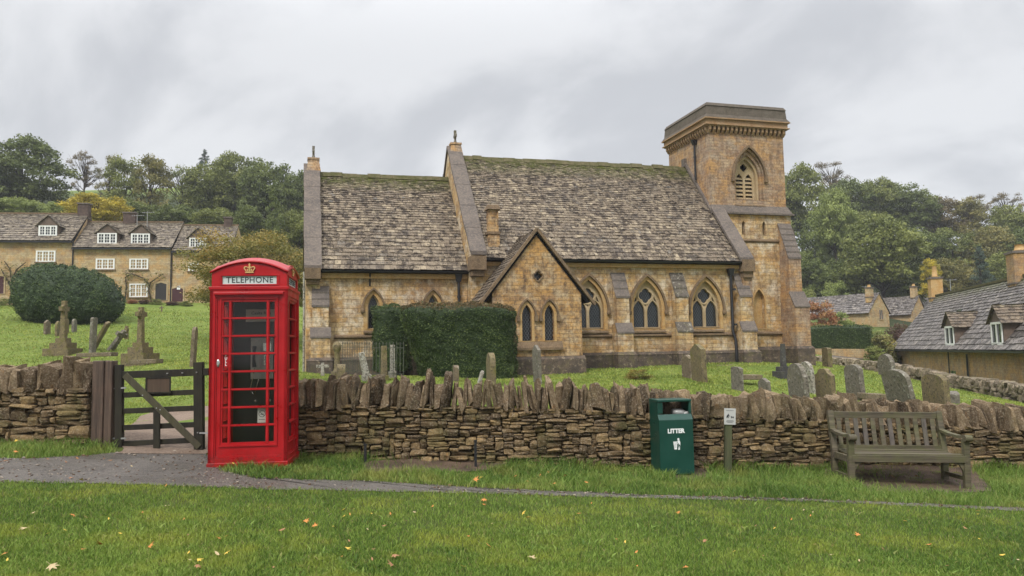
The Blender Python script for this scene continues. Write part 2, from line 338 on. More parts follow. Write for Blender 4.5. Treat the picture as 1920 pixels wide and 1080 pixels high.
# ---------------------------------------------------------------- church frame
TH=.2695; CO=np.array([8.5141,28.8,0]); cu_=np.array([cos(TH),sin(TH),0]); cn_=np.array([-sin(TH),cos(TH),0])
def cw(s,t,z): return CO+s*cu_+t*cn_+np.array([0,0,z])
# ---------------------------------------------------------------- terrain
_cp=[(-14,12,1.0),(-8,12,.62),(-4.5,11.5,.33),(-2,12,.42),(0,12,.35),(3,12,.12),(5,12,-.02),(8,12,-.18),(12,12,-.45),(20,12,-1.0),(30,10,-1.6),(-30,10,2.2),(-45,40,5),
 (-60,80,11),(-40,130,26),(-60,200,46),(0,160,30),(0,90,12),(0,60,5),(40,300,30),(-150,250,50),(150,250,28),(60,90,4),(90,60,-3),(60,40,-3),(30,35,-1.7),(24,28,-1.5),(35,50,-1.2),(-80,30,7),(0,300,46)]
_pp=[(118,665,30),(263,688,27),(362,675,25),(90,627,37),(150,603,45),(250,568,61),(60,570,61),(0,571,61),(400,588,56),(182,660,30),(215,657,31),(300,585,55),(225,585,50),
 (1385,680,28),(1500,685,28),(965,705,24.5),(600,705,23.5),(1185,690,27),(1312,715,22),(1383,729,20),(1436,746,18),(1470,709,24),(1500,757,19),(1605,747,20),(1692,763,17),(1760,763,17),
 (1552,693,32),(1663,706,27),(855,716,20),(1008,719,20),(921,724,19),(1200,713,22),(683,712,20),(735,709,21),(1530,679,45),(1650,700,38),(1780,730,30),(1920,758,24),
 (1600,668,55),(1650,606,82),(1720,592,95),(330,795,16),(300,765,19),(300,710,24)]
_P=np.array(_cp+[tuple(at(*p)) for p in _pp]+[tuple(cw(s,t,.85)) for s in (-16,-10,-4,0,5) for t in (3,9)])
_c2=36.0
def _k(A,B): return np.sqrt(((A[:,None,:2]-B[None,:,:2])**2).sum(2)+_c2)
_n=len(_P); _A=np.zeros((_n+3,_n+3)); _A[:_n,:_n]=_k(_P,_P)+np.eye(_n)*-.02; _A[:_n,_n]=1; _A[:_n,_n+1:]=_P[:,:2]; _A[_n:,:_n]=_A[:_n,_n:].T
_w=np.linalg.solve(_A,np.concatenate([_P[:,2],[0,0,0]]))
def H(X,Y):
    X=np.atleast_1d(np.asarray(X,float)); Y=np.atleast_1d(np.asarray(Y,float)); sh=X.shape; X=X.ravel();Y=Y.ravel(); o=np.zeros(len(X))
    for i in range(0,len(X),20000):
        q=np.stack([np.clip(X[i:i+20000],-160,160),np.clip(Y[i:i+20000],8,300)],1)
        o[i:i+20000]=_k(q,_P)@_w[:_n]+_w[_n]+q@_w[_n+1:]
    wv=np.clip((Y-9.9)/1.5,0,1); wv=wv*wv*(3-2*wv)
    pl=-.06*np.clip(X,-40,40)-.005
    return (pl*(1-wv)+o*wv).reshape(sh)
def h1(x,y): return float(H(x,y)[0])
def hit(x,y,y0=3,y1=260):
    d=ray(x,y); Y=np.concatenate([np.arange(y0,40,.1),np.arange(40,y1,.5)]); P=C0[None]+d[None]*(Y/d[1])[:,None]
    g=P[:,2]-H(P[:,0],P[:,1]); i=np.argmax(g<0)
    return P[i] if g[i]<0 else P[-1]
def axis(segs):
    o=[]
    for a,b,st in segs: o+=list(np.arange(a,b,st))
    return np.array(o)
gx=axis([(-700,-160,60),(-160,-60,6),(-60,-12,1.5),(-12,14,.25),(14,60,1.2),(60,160,6),(160,701,60)]); gy=axis([(-60,0,10),(0,3,1),(3,16,.25),(16,45,.6),(45,110,2),(110,320,10),(320,901,80)])
GX,GY=np.meshgrid(gx,gy,indexing='ij'); GZ=H(GX,GY)
rough_=(np.sin(GX*1.7+GY*.6)*np.sin(GY*1.3-GX*.5)+.6*np.sin(GX*3.9-GY*2.2))*.018*np.clip((GY-11.5)/4,0,1)*np.clip((120-GY)/60,0,1)
GZ=GZ+rough_
ni,nj=GX.shape; idx=np.arange(ni*nj).reshape(ni,nj)
Fq=np.stack([idx[:-1,:-1],idx[1:,:-1],idx[1:,1:],idx[:-1,1:]],-1).reshape(-1,4)
t=NT('grass_ground',.9,.1); x,y,z=t.xyz()
n1=t.noise(.35,5,.65); n2=t.noise(2.2,5,.7); n3=t.noise(14,5,.75); n4=t.noise(60,3,.7,t.scalev((1,.5,1)))
c=t.mix(t.ramp(n1,[(.38,0),(.62,1)]),(.11,.175,.028),(.20,.26,.052)); c=t.mix(t.ramp(n2,[(.45,0),(.62,.7)]),c,(.19,.21,.06)); c=t.mix(t.ramp(n3,[(.45,0),(.65,.55)]),c,(.055,.09,.018)); c=t.mix(t.ramp(n4,[(.45,0),(.7,.5)]),c,(.16,.20,.055))
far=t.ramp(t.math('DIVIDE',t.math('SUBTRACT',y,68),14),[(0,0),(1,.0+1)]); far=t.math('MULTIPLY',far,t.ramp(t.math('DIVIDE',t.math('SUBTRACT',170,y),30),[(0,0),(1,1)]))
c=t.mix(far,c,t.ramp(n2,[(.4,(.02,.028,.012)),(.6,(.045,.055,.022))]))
c=t.mix(t.ramp(t.math('DIVIDE',y,11.),[(.90,.75),(1,0)]),c,(.045,.055,.018)); t.col(c).bump(t.math('ADD',n3,n4),.8,.05); M['ground']=t.m
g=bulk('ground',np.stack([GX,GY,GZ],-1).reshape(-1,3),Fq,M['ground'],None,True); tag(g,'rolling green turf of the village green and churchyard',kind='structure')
# strips laid on the terrain
def strip(name,L,R,n,m,mat,off,label,edge=0.0,rng=RS):
    L=np.array(L,float);R=np.array(R,float)
    def rs(P):
        d=np.concatenate([[0],np.cumsum(np.hypot(*(np.diff(P[:,:2],axis=0).T)))]); u=np.linspace(0,d[-1],n)
        return np.stack([np.interp(u,d,P[:,0]),np.interp(u,d,P[:,1])],1)
    a=rs(L);b=rs(R); a[:,1]+=rng.randn(n)*edge; b[:,1]+=rng.randn(n)*edge
    G=a[:,None]*(1-np.linspace(0,1,m))[None,:,None]+b[:,None]*np.linspace(0,1,m)[None,:,None]
    Z=H(G[...,0],G[...,1])+off; i=np.arange(n*m).reshape(n,m)
    Fc=np.stack([i[:-1,:-1],i[1:,:-1],i[1:,1:],i[:-1,1:]],-1).reshape(-1,4)
    o=bulk(name,np.concatenate([G,Z[...,None]],-1).reshape(-1,3),Fc,mat,None,True); return tag(o,label,kind='structure')
t=NT('wet_asphalt',.45,.5); n1=t.noise(1.2,5,.7); n2=t.vor(110); n3=t.noise(60,4,.8); n4=t.noise(6,5,.7)
c=t.mix(t.ramp(n1,[(.4,0),(.6,1)]),(.036,.031,.027),(.078,.068,.058)); c=t.mix(t.ramp(n3,[(.47,0),(.60,.9)]),c,(.20,.17,.14)); c=t.mix(t.ramp(n4,[(.56,0),(.66,.6)]),c,(.055,.04,.028))
c=t.mix(t.ramp(t.noise(9,5,.8),[(.60,0),(.66,.8)]),c,(.05,.055,.022)); t.col(c).bump(t.math('ADD',n3,n2),.8,.012); t.rough(t.ramp(n1,[(.35,.28),(.65,.7)])); M['asphalt']=t.m
t=NT('path_grit_material',.7,.3); t.col(t.ramp(t.attr('rnd'),[(0,(.05,.035,.025)),(.35,(.13,.075,.04)),(.6,(.15,.13,.11)),(1,(.33,.28,.22))])); M['grit']=t.m
t=NT('gravel',.85,.25); n1=t.noise(1.5,5,.7); n3=t.vor(38,out='Color'); n5=t.noise(30,4,.8)
c=t.mix(t.ramp(n1,[(.4,0),(.6,1)]),(.16,.115,.085),(.24,.18,.14)); c=t.mix(.5,c,t.ramp(n5,[(.35,(.07,.045,.03)),(.65,(.36,.27,.20))])); t.col(c).bump(n5,1,.03); M['gravel']=t.m
t=NT('wet_earth',.6,.35); n1=t.noise(3,5,.7); n5=t.noise(40,5,.8)
c=t.mix(t.ramp(n1,[(.4,0),(.6,1)]),(.045,.030,.020),(.11,.073,.048)); c=t.mix(t.ramp(n5,[(.5,0),(.65,.6)]),c,(.22,.155,.11)); t.col(c).bump(n5,.8,.02); M['earth']=t.m
def G(l): return [gp(*p)[:2] for p in l]
PF=G([(-400,905),(-60,903),(250,909),(500,918),(700,922),(900,926),(1200,935),(1500,940),(1920,959),(2300,980)])
PB=G([(-400,862),(-60,859),(60,860),(170,854),(215,849),(300,849),(384,849),(402,868),(420,884),(480,897),(700,903),(900,915),(1200,928),(1500,935.5),(1920,953),(2300,970)])
strip('path',PF,PB,220,9,M['asphalt'],.006,'wet grey tarmac path crossing in front of the gate and wall',.022)
gl=[hit(228,850,8)[:2],hit(232,822,8)[:2],hit(238,800,8)[:2],hit(262,782,8)[:2],hit(300,768,8)[:2]]
gr=[hit(392,850,8)[:2],hit(392,820,8)[:2],hit(394,795,8)[:2],hit(400,775,8)[:2],hit(410,762,8)[:2]]
gl=[(gl[0][0],gl[0][1]-.15)]+gl; gr=[(gr[0][0],gr[0][1]-.15)]+gr
strip('gravel_path',gl,gr,60,14,M['gravel'],.014,'reddish gravel path leading up behind the wooden gate',.02)
strip('earth_patch',G([(668,883),(700,888),(800,888),(900,885),(943,878)]),G([(665,872),(700,867),(800,866),(900,868),(945,873)]),40,6,M['earth'],.012,'bare brown earth strip at the foot of the wall',.006)
strip('earth_patch',G([(1545,900),(1612,921),(1700,927),(1790,928),(1864,924)]),G([(1552,884),(1600,876),(1700,876),(1790,880),(1864,917)]),40,8,M['earth'],.014,'muddy bare patch of earth under the wooden bench',.01)
strip('earth_patch',G([(1262,900),(1330,905)]),G([(1262,886),(1330,880)]),12,5,M['earth'],.012,'worn earth patch beside the green litter bin',.01)
strip('lane',[hit(1560,676,30)[:2],hit(1600,674,30)[:2],hit(1700,676,30)[:2]],[hit(1560,664,30)[:2],hit(1600,663,30)[:2],hit(1700,664,30)[:2]],20,4,M['asphalt'],.05,'grey lane seen beyond the churchyard boundary wall')

# ---------------------------------------------------------------- grass blades
def inpoly(px,py,poly):
    c=np.zeros(len(px),bool); P=np.array(poly); j=len(P)-1
    for i in range(len(P)):
        xi,yi=P[i];xj,yj=P[j]; m=((yi>py)!=(yj>py))&(px<(xj-xi)*(py-yi)/(yj-yi+1e-12)+xi); c^=m; j=i
    return c
PATH=[tuple(p) for p in PF]+[tuple(p) for p in PB[::-1]]
def blades(name,X,Y,hh,ww,mat,label,lean=.5,seed=1,off=0.0,tone=None):
    r=np.random.RandomState(seed); n=len(X); Z=H(X,Y)+off
    a=r.rand(n)*2*pi; b=r.rand(n)*2*pi; hgt=hh*(.55+.75*r.rand(n)); wd=ww*(.7+.6*r.rand(n)); ln=hgt*lean*(.3+r.rand(n))
    dx=np.cos(a)*wd/2; dy=np.sin(a)*wd/2; lx=np.cos(b)*ln; ly=np.sin(b)*ln
    V=np.empty((n,5,3)); 
    V[:,0]=np.stack([X-dx,Y-dy,Z-.01],1); V[:,1]=np.stack([X+dx,Y+dy,Z-.01],1)
    V[:,2]=np.stack([X+dx*.8+lx*.35,Y+dy*.8+ly*.35,Z+hgt*.55],1); V[:,3]=np.stack([X-dx*.8+lx*.35,Y-dy*.8+ly*.35,Z+hgt*.55],1)
    V[:,4]=np.stack([X+lx,Y+ly,Z+hgt*.9],1)
    k=np.arange(n)[:,None]*5
    me=bpy.data.meshes.new(name); me.vertices.add(n*5); me.vertices.foreach_set('co',V.astype(np.float32).ravel())
    lp=np.concatenate([k+0,k+1,k+2,k+3,k+3,k+2,k+4],1).astype(np.int32).ravel()
    me.loops.add(n*7); me.loops.foreach_set('vertex_index',lp); me.polygons.add(n*2)
    ls=np.stack([np.arange(n)*7,np.arange(n)*7+4],1).astype(np.int32).ravel(); me.polygons.foreach_set('loop_start',ls); me.update(calc_edges=True)
    rr=r.rand(n) if tone is None else np.clip(tone+.25*r.randn(n),0,1)
    at_=me.attributes.new('rnd','FLOAT','FACE'); at_.data.foreach_set('value',np.repeat(rr,2).astype(np.float32))
    o=link(name,me,mat); return tag(o,label,'grass',kind='stuff')
def grassmat(name,d,m,l,y):
    t=NT(name,.6,.2); r=t.attr('rnd'); n1=t.noise(.55,4,.6); n2=t.noise(2.6,4,.65)
    n0=t.noise(.22,3,.6); f=t.math('ADD',t.math('MULTIPLY',r,.36),t.math('ADD',t.math('MULTIPLY',n1,.45),t.math('ADD',t.math('MULTIPLY',n2,.25),t.math('MULTIPLY',t.math('SUBTRACT',n0,.5),.5))))
    c=t.ramp(f,[(.32,d),(.55,m),(.78,l)]); c=t.mix(t.ramp(t.noise(1.1,5,.7),[(.50,0),(.64,.75)]),c,y)
    c=t.mix(t.ramp(r,[(.93,0),(.96,.8)]),c,(.26,.22,.09))
    t.col(c); tr=t.n('ShaderNodeBsdfTranslucent',{'Color':c}); ms=t.n('ShaderNodeMixShader',{0:.3,1:t.b.outputs[0],2:tr.outputs[0]}); t.nt.links.new(ms.outputs[0],t.out.inputs[0]); return t.m
M['blade']=grassmat('lawn_grass',(.060,.12,.020),(.165,.25,.038),(.28,.37,.080),(.30,.33,.050))
M['blade_long']=grassmat('verge_grass',(.055,.11,.020),(.15,.235,.042),(.28,.37,.09),(.28,.28,.07))
M['blade_yard']=grassmat('churchyard_grass',(.11,.155,.028),(.24,.30,.058),(.36,.41,.10),(.35,.37,.08))
r=np.random.RandomState(11)
n=430000; iy=r.uniform(1/9.9,1/3.6,n); Y=1/iy; X=r.uniform(-.80,.80,n)*Y
jit=.02*r.randn(n)
ok=np.ones(n,bool)
fy=np.interp(X,[p[0] for p in PF],[p[1] for p in PF]); front=Y+jit<fy+.03
ok&=front
for cx,cy_,rx,ry in ((330,945,32,7),(790,984,45,8),(735,1074,25,6),(1750,1018,18,4),(1350,955,14,3),(95,1010,22,5),(1530,1046,30,6)):
    q=gp(cx,cy_); kx=rx*q[1]/FPX; ky=abs(gp(cx,cy_+ry)[1]-q[1]); e=((X-q[0])/kx)**2+((Y-q[1])/ky)**2; ok&=(e>1+.5*r.randn(n))|(r.rand(n)<.35)
if 1: blades('lawn_grass',X[ok],Y[ok],.034,.0052,M['blade'],'short mown green grass of the lawn in the foreground',.9,2)
# scattered clover / coarse weeds give the lawn its texture
n=9000; iy=r.uniform(1/9.5,1/3.8,n); Y=1/iy; X=r.uniform(-.80,.80,n)*Y; nn=np.sin(X*2.1+1)*np.sin(Y*3.3)+.5*np.sin(X*5.3+Y*4); ok=(nn>.35)&(Y<np.interp(X,[p[0] for p in PF],[p[1] for p in PF])-.05)
blades('lawn_weeds',X[ok],Y[ok],.04,.018,M['blade_long'],'broad leaved weeds scattered through the lawn',1.6,3)
# verge between path and wall
WL=np.array([(-3.55,10.3),(-2.8,10.25),(-.4,10.2),(2.6,10.4),(5,10.9),(9.8,11.15)]); WLL=np.array([(-11.5,10.3),(-5.6,10.2)])
def wally(x): return np.where(x<-4.5,np.interp(x,WLL[:,0],WLL[:,1]),np.interp(x,WL[:,0],WL[:,1]))
EP=[G([(664,868),(700,864),(900,866),(946,873),(943,880),(900,887),(700,889)]),G([(1595,908),(1600,880),(1780,880),(1850,912),(1866,924),(1790,929),(1700,928),(1630,921)]),G([(1265,884),(1330,880),(1325,902),(1265,902)])]
GRV=[(-4.7,9.5),(-3.5,9.2),(-3.4,10.6),(-5.2,10.6),(-5.2,10.1)]
n=230000; X=r.uniform(-9.5,9.8,n); Y=r.uniform(7,11.1,n)
bk=np.interp(X,[p[0] for p in PB],[p[1] for p in PB]); d=Y-bk
ok=(d>-.03+.03*r.randn(n))&(Y<wally(X)+.02)
for e in EP: ok&=~inpoly(X,Y,e)|(r.rand(n)<.05)
ok&=~inpoly(X,Y,[(p[0],p[1]) for p in GRV])|(X>-3.75)&(r.rand(n)<.8)&(Y<9.6)
hh=.055+.06*(.5+.5*np.sin(X*3.1+np.sin(Y*4)*1.4))*np.clip(d/.4,.2,1); hh=np.where(Y>wally(X)-.14,hh*1.35,hh)
blades('verge_grass',X[ok],Y[ok],hh[ok],.007,M['blade_long'],'longer grass along the verge between path and stone wall',.8,4)
# churchyard turf
n=300000; iy=r.uniform(1/60,1/11.2,n)**.5*1.0; iy=r.uniform((1/58.)**.5,(1/11.4)**.5,n)**2; Y=1/iy; X=r.uniform(-.75,.75,n)*Y
ok=~inpoly(X,Y,[(p[0],p[1]) for p in gl]+[(p[0],p[1]) for p in gr[::-1]])
lc=(X-CO[0])*cu_[0]+(Y-CO[1])*cu_[1]; lt=(X-CO[0])*cn_[0]+(Y-CO[1])*cn_[1]
ok&=~((lt>.3)&(lc>-16)&(lc<4.2)&(lt<8)); ok&=~((lt>-1.7)&(lt<1)&(lc>-9.9)&(lc<-7)); ok&=~((X>12)&(Y>35)&(X/Y>.40))
X=X[ok];Y=Y[ok]; blades('churchyard_grass',X,Y,.022+.0011*Y,.008+.0008*Y,M['blade_yard'],'rough green grass between the gravestones',.9,5)

# ---------------------------------------------------------------- dry stone walls
def cubegrid(n):
    V={};F=[]
    def vid(p):
        k=tuple(round(c,5) for c in p)
        if k not in V: V[k]=len(V)
        return V[k]
    L=np.linspace(-1,1,n+1)
    for ax in range(3):
        for sg in (-1,1):
            for i in range(n):
                for j in range(n):
                    q=[]
                    for a,b in ((i,j),(i+1,j),(i+1,j+1),(i,j+1)):
                        p=[0,0,0]; p[ax]=sg; p[(ax+1)%3]=L[a]; p[(ax+2)%3]=L[b]; q.append(vid(p))
                    F.append(q if sg>0 else q[::-1])
    return np.array(list(V.keys())),np.array(F)
CG3,CF3=cubegrid(3); CG2,CF2=cubegrid(2)
def stones(cs,dims,rng,grid=3,rnd_=.32,jag=.16,lean=None,taper=None,rot=.06):
    """cs (n,3) centres in (s,depth,z); dims (n,3) half sizes"""
    P,F=(CG3,CF3) if grid==3 else (CG2,CF2); n=len(cs); nrm=P/np.linalg.norm(P,axis=1,keepdims=True)
    B=P*(1-rnd_)+nrm*rnd_*1.25; V=np.repeat(B[None],n,0)
    K=np.array([(a,b,c) for a in (-1,1) for b in (-1,1) for c in (-1,1)]); J=rng.randn(n,8,3)*jag
    Wt=np.prod((1+K[None]*P[:,None,:])/2,axis=2)   # trilinear weights (v,8)
    V=V+np.einsum('vk,nkc->nvc',Wt,J)
    ph=rng.rand(n,3,3)*6.28; fr=rng.uniform(1.5,3.6,(n,3,3))
    for c in range(3): V[:,:,c]+=.07*np.sin(P[None,:,0]*fr[:,c,0:1]+ph[:,c,0:1])*np.sin(P[None,:,1]*fr[:,c,1:2]+ph[:,c,1:2])+.05*np.sin(P[None,:,2]*fr[:,c,2:3]*1.6+ph[:,c,2:3])
    V+=rng.randn(*V.shape)*.03
    if taper is not None:
        f=1-taper[:,None]*(P[None,:,2]+1)/2; V[:,:,0]*=f; V[:,:,1]*=(1-.4*taper[:,None]*(P[None,:,2]+1)/2)
    V=V*dims[:,None,:]
    a=rng.randn(n)*rot if lean is None else lean
    ca,sa=np.cos(a)[:,None],np.sin(a)[:,None]; x=V[:,:,0]*ca+V[:,:,2]*sa; z=-V[:,:,0]*sa+V[:,:,2]*ca; V[:,:,0]=x; V[:,:,2]=z
    V=V+cs[:,None,:]
    Fc=(F[None]+(np.arange(n)*len(P))[:,None,None]).reshape(-1,4)
    return V.reshape(-1,3),Fc,len(F)
def along(line,V):
    """(s,depth,z) -> world; depth positive = away from the near face"""
    L=np.array(line,float); seg=np.diff(L,axis=0); d=np.hypot(seg[:,0],seg[:,1]); cum=np.concatenate([[0],np.cumsum(d)])
    s=V[:,0]; X=np.interp(s,cum,L[:,0])+np.minimum(s,0)*seg[0,0]/d[0]+np.maximum(s-cum[-1],0)*seg[-1,0]/d[-1]; Y=np.interp(s,cum,L[:,1])+np.minimum(s,0)*seg[0,1]/d[0]+np.maximum(s-cum[-1],0)*seg[-1,1]/d[-1]
    mid=(cum[:-1]+cum[1:])/2; nx=-seg[:,1]/d; ny=seg[:,0]/d
    NX=np.interp(s,mid,nx);NY=np.interp(s,mid,ny)
    return np.stack([X+NX*V[:,1],Y+NY*V[:,1],V[:,2]],1),cum[-1]
def pack(length,zb,ztf,rng,big=1.0,x0=0):
    """skyline packing of a dry stone face, returns rectangles (s0,s1,z0,z1)"""
    dx=.01; n=int(length/dx); sk=np.full(n,zb(np.arange(n)*dx)) if callable(zb) else np.full(n,zb)
    top=np.array([ztf(i*dx) for i in range(n)]); out=[]
    for _ in range(20000):
        rem=np.where(sk<top-.015,sk,1e9); i=int(np.argmin(rem))
        if rem[i]>1e8: break
        tol=.018; a=i
        while a>0 and abs(sk[a-1]-sk[i])<tol and sk[a-1]<top[a-1]-.01: a-=1
        b=i
        while b<n-1 and abs(sk[b+1]-sk[i])<tol and sk[b+1]<top[b+1]-.01: b+=1
        run=(b-a+1)*dx; q=rng.rand()
        w=rng.uniform(.09,.30)*big if q>.12 else rng.uniform(.26,.42)*big
        h=rng.choice([.028,.036,.045,.055,.07])*big*rng.uniform(.85,1.25)
        hrel=(sk[i]-0)/1.0
        if q<.10: h=rng.uniform(.09,.15)*big; w=rng.uniform(.13,.26)*big
        elif q<.16: h=rng.uniform(.07,.1)*big; w=rng.uniform(.08,.14)*big
        if w>run or run-w<.05: w=run
        if w<.06: h=min(h,.05)
        if w>.45*big: w=.3*big
        k=int(round(w/dx)); k=max(k,2); b2=min(a+k,n)
        z0=sk[a:b2].max(); h=min(h,max(top[a]-z0+.01,.015)); 
        out.append((a*dx,b2*dx,z0,z0+h)); sk[a:b2]=z0+h
    return np.array(out)
def drywall(name,line,zb,ztf,label,seed,group=None,thick=.42,big=1.0,cope='slab',cw_=(.05,.11),ch=(.29,.42),chf=None,mat='drystone',cmat='cope',back=False):
    rng=np.random.RandomState(seed); L=np.array(line,float); _,length=along(line,np.zeros((1,3)))
    Rr=pack(length,zb,ztf,rng,big); cs=np.stack([(Rr[:,0]+Rr[:,1])/2,np.full(len(Rr),.10)+rng.randn(len(Rr))*.014,(Rr[:,2]+Rr[:,3])/2],1)
    dm=np.stack([(Rr[:,1]-Rr[:,0])/2*.98,np.full(len(Rr),.10),(Rr[:,3]-Rr[:,2])/2*.95],1)
    V,Fc,nf=stones(cs,dm,rng,3,.42,.13,rot=.035); V,_=along(line,V)
    root=empty(name,(0,0,0),0,label,'wall',group)
    rn=rng.rand(len(Rr)); bulk('wall_stones',V,Fc,M[mat],root,False,rnd=np.repeat(rn,nf))
    ss=np.arange(0,length+.2,.25); mb=MB()
    pr=None
    for s in ss:
        zt=ztf(min(s,length)); b0=zb(min(s,length)) if callable(zb) else zb
        p,_=along(line,np.array([[s,.09,b0-.3],[s,thick,b0-.3],[s,thick,zt-.02],[s,.09,zt-.02]]))
        if pr is not None: mb.hexa([pr[0],p[0],p[1],pr[1],pr[3],p[3],p[2],pr[2]],rnd=.1)
        pr=p
    mb.build('wall_core',M[mat],root)
    # coping: stones set on edge
    s=0; C=[];D=[];Ln=[];Tp=[]
    while s<length:
        w=rng.uniform(*cw_); 
        if rng.rand()<.08: w*=1.5
        hc=rng.uniform(*ch)*(chf(s) if chf else 1); 
        if rng.rand()<.10: hc*=1.14
        zt=ztf(min(s,length)); C.append((s+w/2,thick*.5-.02+rng.randn()*.015,zt+hc/2-.025)); D.append((w/2*1.12,thick*.5*rng.uniform(.82,1.06),hc/2)); Ln.append(rng.randn()*.09+.03*sin(s*1.3)); Tp.append(rng.uniform(.05,.5)); s+=w*.97
    V,Fc,nf=stones(np.array(C),np.array(D),rng,3,.20,.24,lean=np.array(Ln),taper=np.array(Tp)); V,_=along(line,V)
    bulk('coping',V,Fc,M[cmat],root,False,rnd=np.repeat(rng.rand(len(C)),nf))
    return root
def topf(x): return np.interp(x,[-3.6,-2.8,-.43,1.65,4.1,7.2,10],[.9,.85,.775,.655,.475,.265,.12])
_d=np.concatenate([[0],np.cumsum(np.hypot(*np.diff(WL,axis=0).T))])
drywall('dry_stone_wall',WL,lambda s:plane_z(np.interp(s,_d,WL[:,0]))-.16,lambda s:float(topf(np.interp(s,_d,WL[:,0]))),'long dry stone wall with upright coping stones behind the bin and bench',21,'dry stone walls by the green',
   chf=lambda s:1.0 if s<5.6 else .88,cw_=(.04,.115))
_dl=lambda s:-11.5+s
drywall('dry_stone_wall',WLL,lambda s:-.06*(-11.5+s)-.2,lambda s:float(1.13+.02*sin(s*2)),'mossy dry stone wall ending at the thick gate post',33,'dry stone walls by the green',big=1.35,cw_=(.06,.17),ch=(.22,.38),thick=.45)

# grit, pebbles and leaf crumbs on the path
rng=np.random.RandomState(8); n=2600; X=rng.uniform(-9,8,n); fyv=np.interp(X,[p[0] for p in PF],[p[1] for p in PF]); byv=np.interp(X,[p[0] for p in PB],[p[1] for p in PB]); u=rng.beta(.6,.6,n); Y=fyv+(byv-fyv)*u
k=rng.rand(n)<np.where(X<-2.5,1,.35); X=X[k];Y=Y[k]; n=len(X)
sz=rng.uniform(.004,.011,n)*np.where(rng.rand(n)<.08,1.7,1); V,Fc,nf=stones(np.stack([X,Y,H(X,Y)+.008+sz*.3],1),np.stack([sz,sz*rng.uniform(.6,1,n),sz*.5],1),rng,2,.5,.2,lean=rng.randn(n)*.3)
tag(bulk('path_grit',V,Fc,M['grit'],None,False,rnd=np.repeat(rng.rand(n),nf)),'loose grit and leaf crumbs scattered on the tarmac path','grit',kind='stuff')
# ---------------------------------------------------------------- roofs of stone slates
def slates(name,quads,mat,parent,ch=(.26,.10),w=(.12,.30),th=.022,seed=5,moss_top=1.0,skip=None,over=.25):
    rng=np.random.RandomState(seed); VV=[];RN=[];MO=[]
    for Q in quads:
        p00,p10,p01,p11=[np.array(q,float) for q in Q]
        sl=(np.linalg.norm(p01-p00)+np.linalg.norm(p11-p10))/2; wd=np.linalg.norm(p10-p00)
        nrm=np.cross(p10-p00,p01-p00); nrm/=np.linalg.norm(nrm); up=((p01-p00)/np.linalg.norm(p01-p00))
        v=0; 
        while v<sl:
            c=ch[0]+(ch[1]-ch[0])*v/sl; c*=rng.uniform(.9,1.1); hs=[];x=-rng.uniform(0,.1)
            W_=max(np.linalg.norm((p11-p01))*(v/sl)+wd*(1-v/sl),.1)
            while x<W_:
                ww=rng.uniform(*w)*(1-.35*v/sl); hs.append((max(x,0),min(x+ww,W_))); x+=ww
            hs=np.array(hs); hs=hs[(hs[:,1]-hs[:,0])>.02]; n=len(hs)
            v0=v+rng.randn(n)*.008; v1=np.minimum(v+c*1.35,sl+.02)
            def pt(u,vv):
                f=np.clip(vv/sl,0,1.01)[:,None]; a=p00+(p01-p00)*f; b=p10+(p11-p10)*f; return a+(b-a)*(u/W_)[:,None]
            lift=th*(1.25+rng.rand(n)*.7)[:,None]*nrm; lo=th*.25*nrm; v1a=np.full(n,v1)
            g=.004
            a=pt(hs[:,0]+g,v0);b=pt(hs[:,1]-g,v0+rng.randn(n)*.006);c1=pt(hs[:,1]-g,v1a);d=pt(hs[:,0]+g,v1a)
            tk=th*nrm
            blk=np.stack([a+lift-tk,b+lift-tk,c1+lo-tk*.4,d+lo-tk*.4,a+lift,b+lift,c1+lo+tk*.3,d+lo+tk*.3],1)
            if skip is not None:
                k=np.array([not skip(q) for q in (a+b)/2]); blk=blk[k]; n=len(blk)
                if n==0: v+=c; continue
            VV.append(blk); RN.append(rng.rand(n)); MO.append(np.full(n,np.clip((v/sl-.80)/.20,0,1)**1.0*moss_top))
            v+=c
    V=np.concatenate(VV); rn=np.concatenate(RN); mo=np.concatenate(MO); n=len(V)
    Fc=(np.array(BOXF)[None]+(np.arange(n)*8)[:,None,None]).reshape(-1,4)
    return bulk(name,V.reshape(-1,3),Fc,mat,parent,False,rnd=np.repeat(rn,6),moss=np.repeat(mo,6))
# ---------------------------------------------------------------- church
CH=empty('church',tuple(CO),TH,'old yellow stone church with square tower and stone slate roofs','church')
ZB=.3; NE=-10.24; RY=3.785; RZ=9.17; NEZ=4.68; WT=.5
# walls of the nave
mb=MB(); wins=[-6.02,-3.78,-1.42]; WA=.56; WZ=(2.2,2.92,3.97)
mb.plate(rect(NE,ZB,.0,4.62),[arch(c,WA,*WZ) for c in wins],0,WT,rnd=.3)
mb.build('nave_wall',M['church_wall'],CH); mb=MB(); mb.plate(rect(NE,ZB,.0,4.62),[],7.57-WT,7.57,rnd=.3); mb.build('nave_wall',M['church_wall'],CH); mb=MB()
gab=[(WT+.002,ZB),(7.57-WT-.002,ZB),(7.57-WT-.002,4.6),(RY,RZ-.55),(WT+.002,4.6)]
mb.plate(gab,[],.003,.45,RYZ@T(),rnd=.5)     # west end (x from 0 to -.45)
mb.build('nave_wall',M['church_wall'],CH)
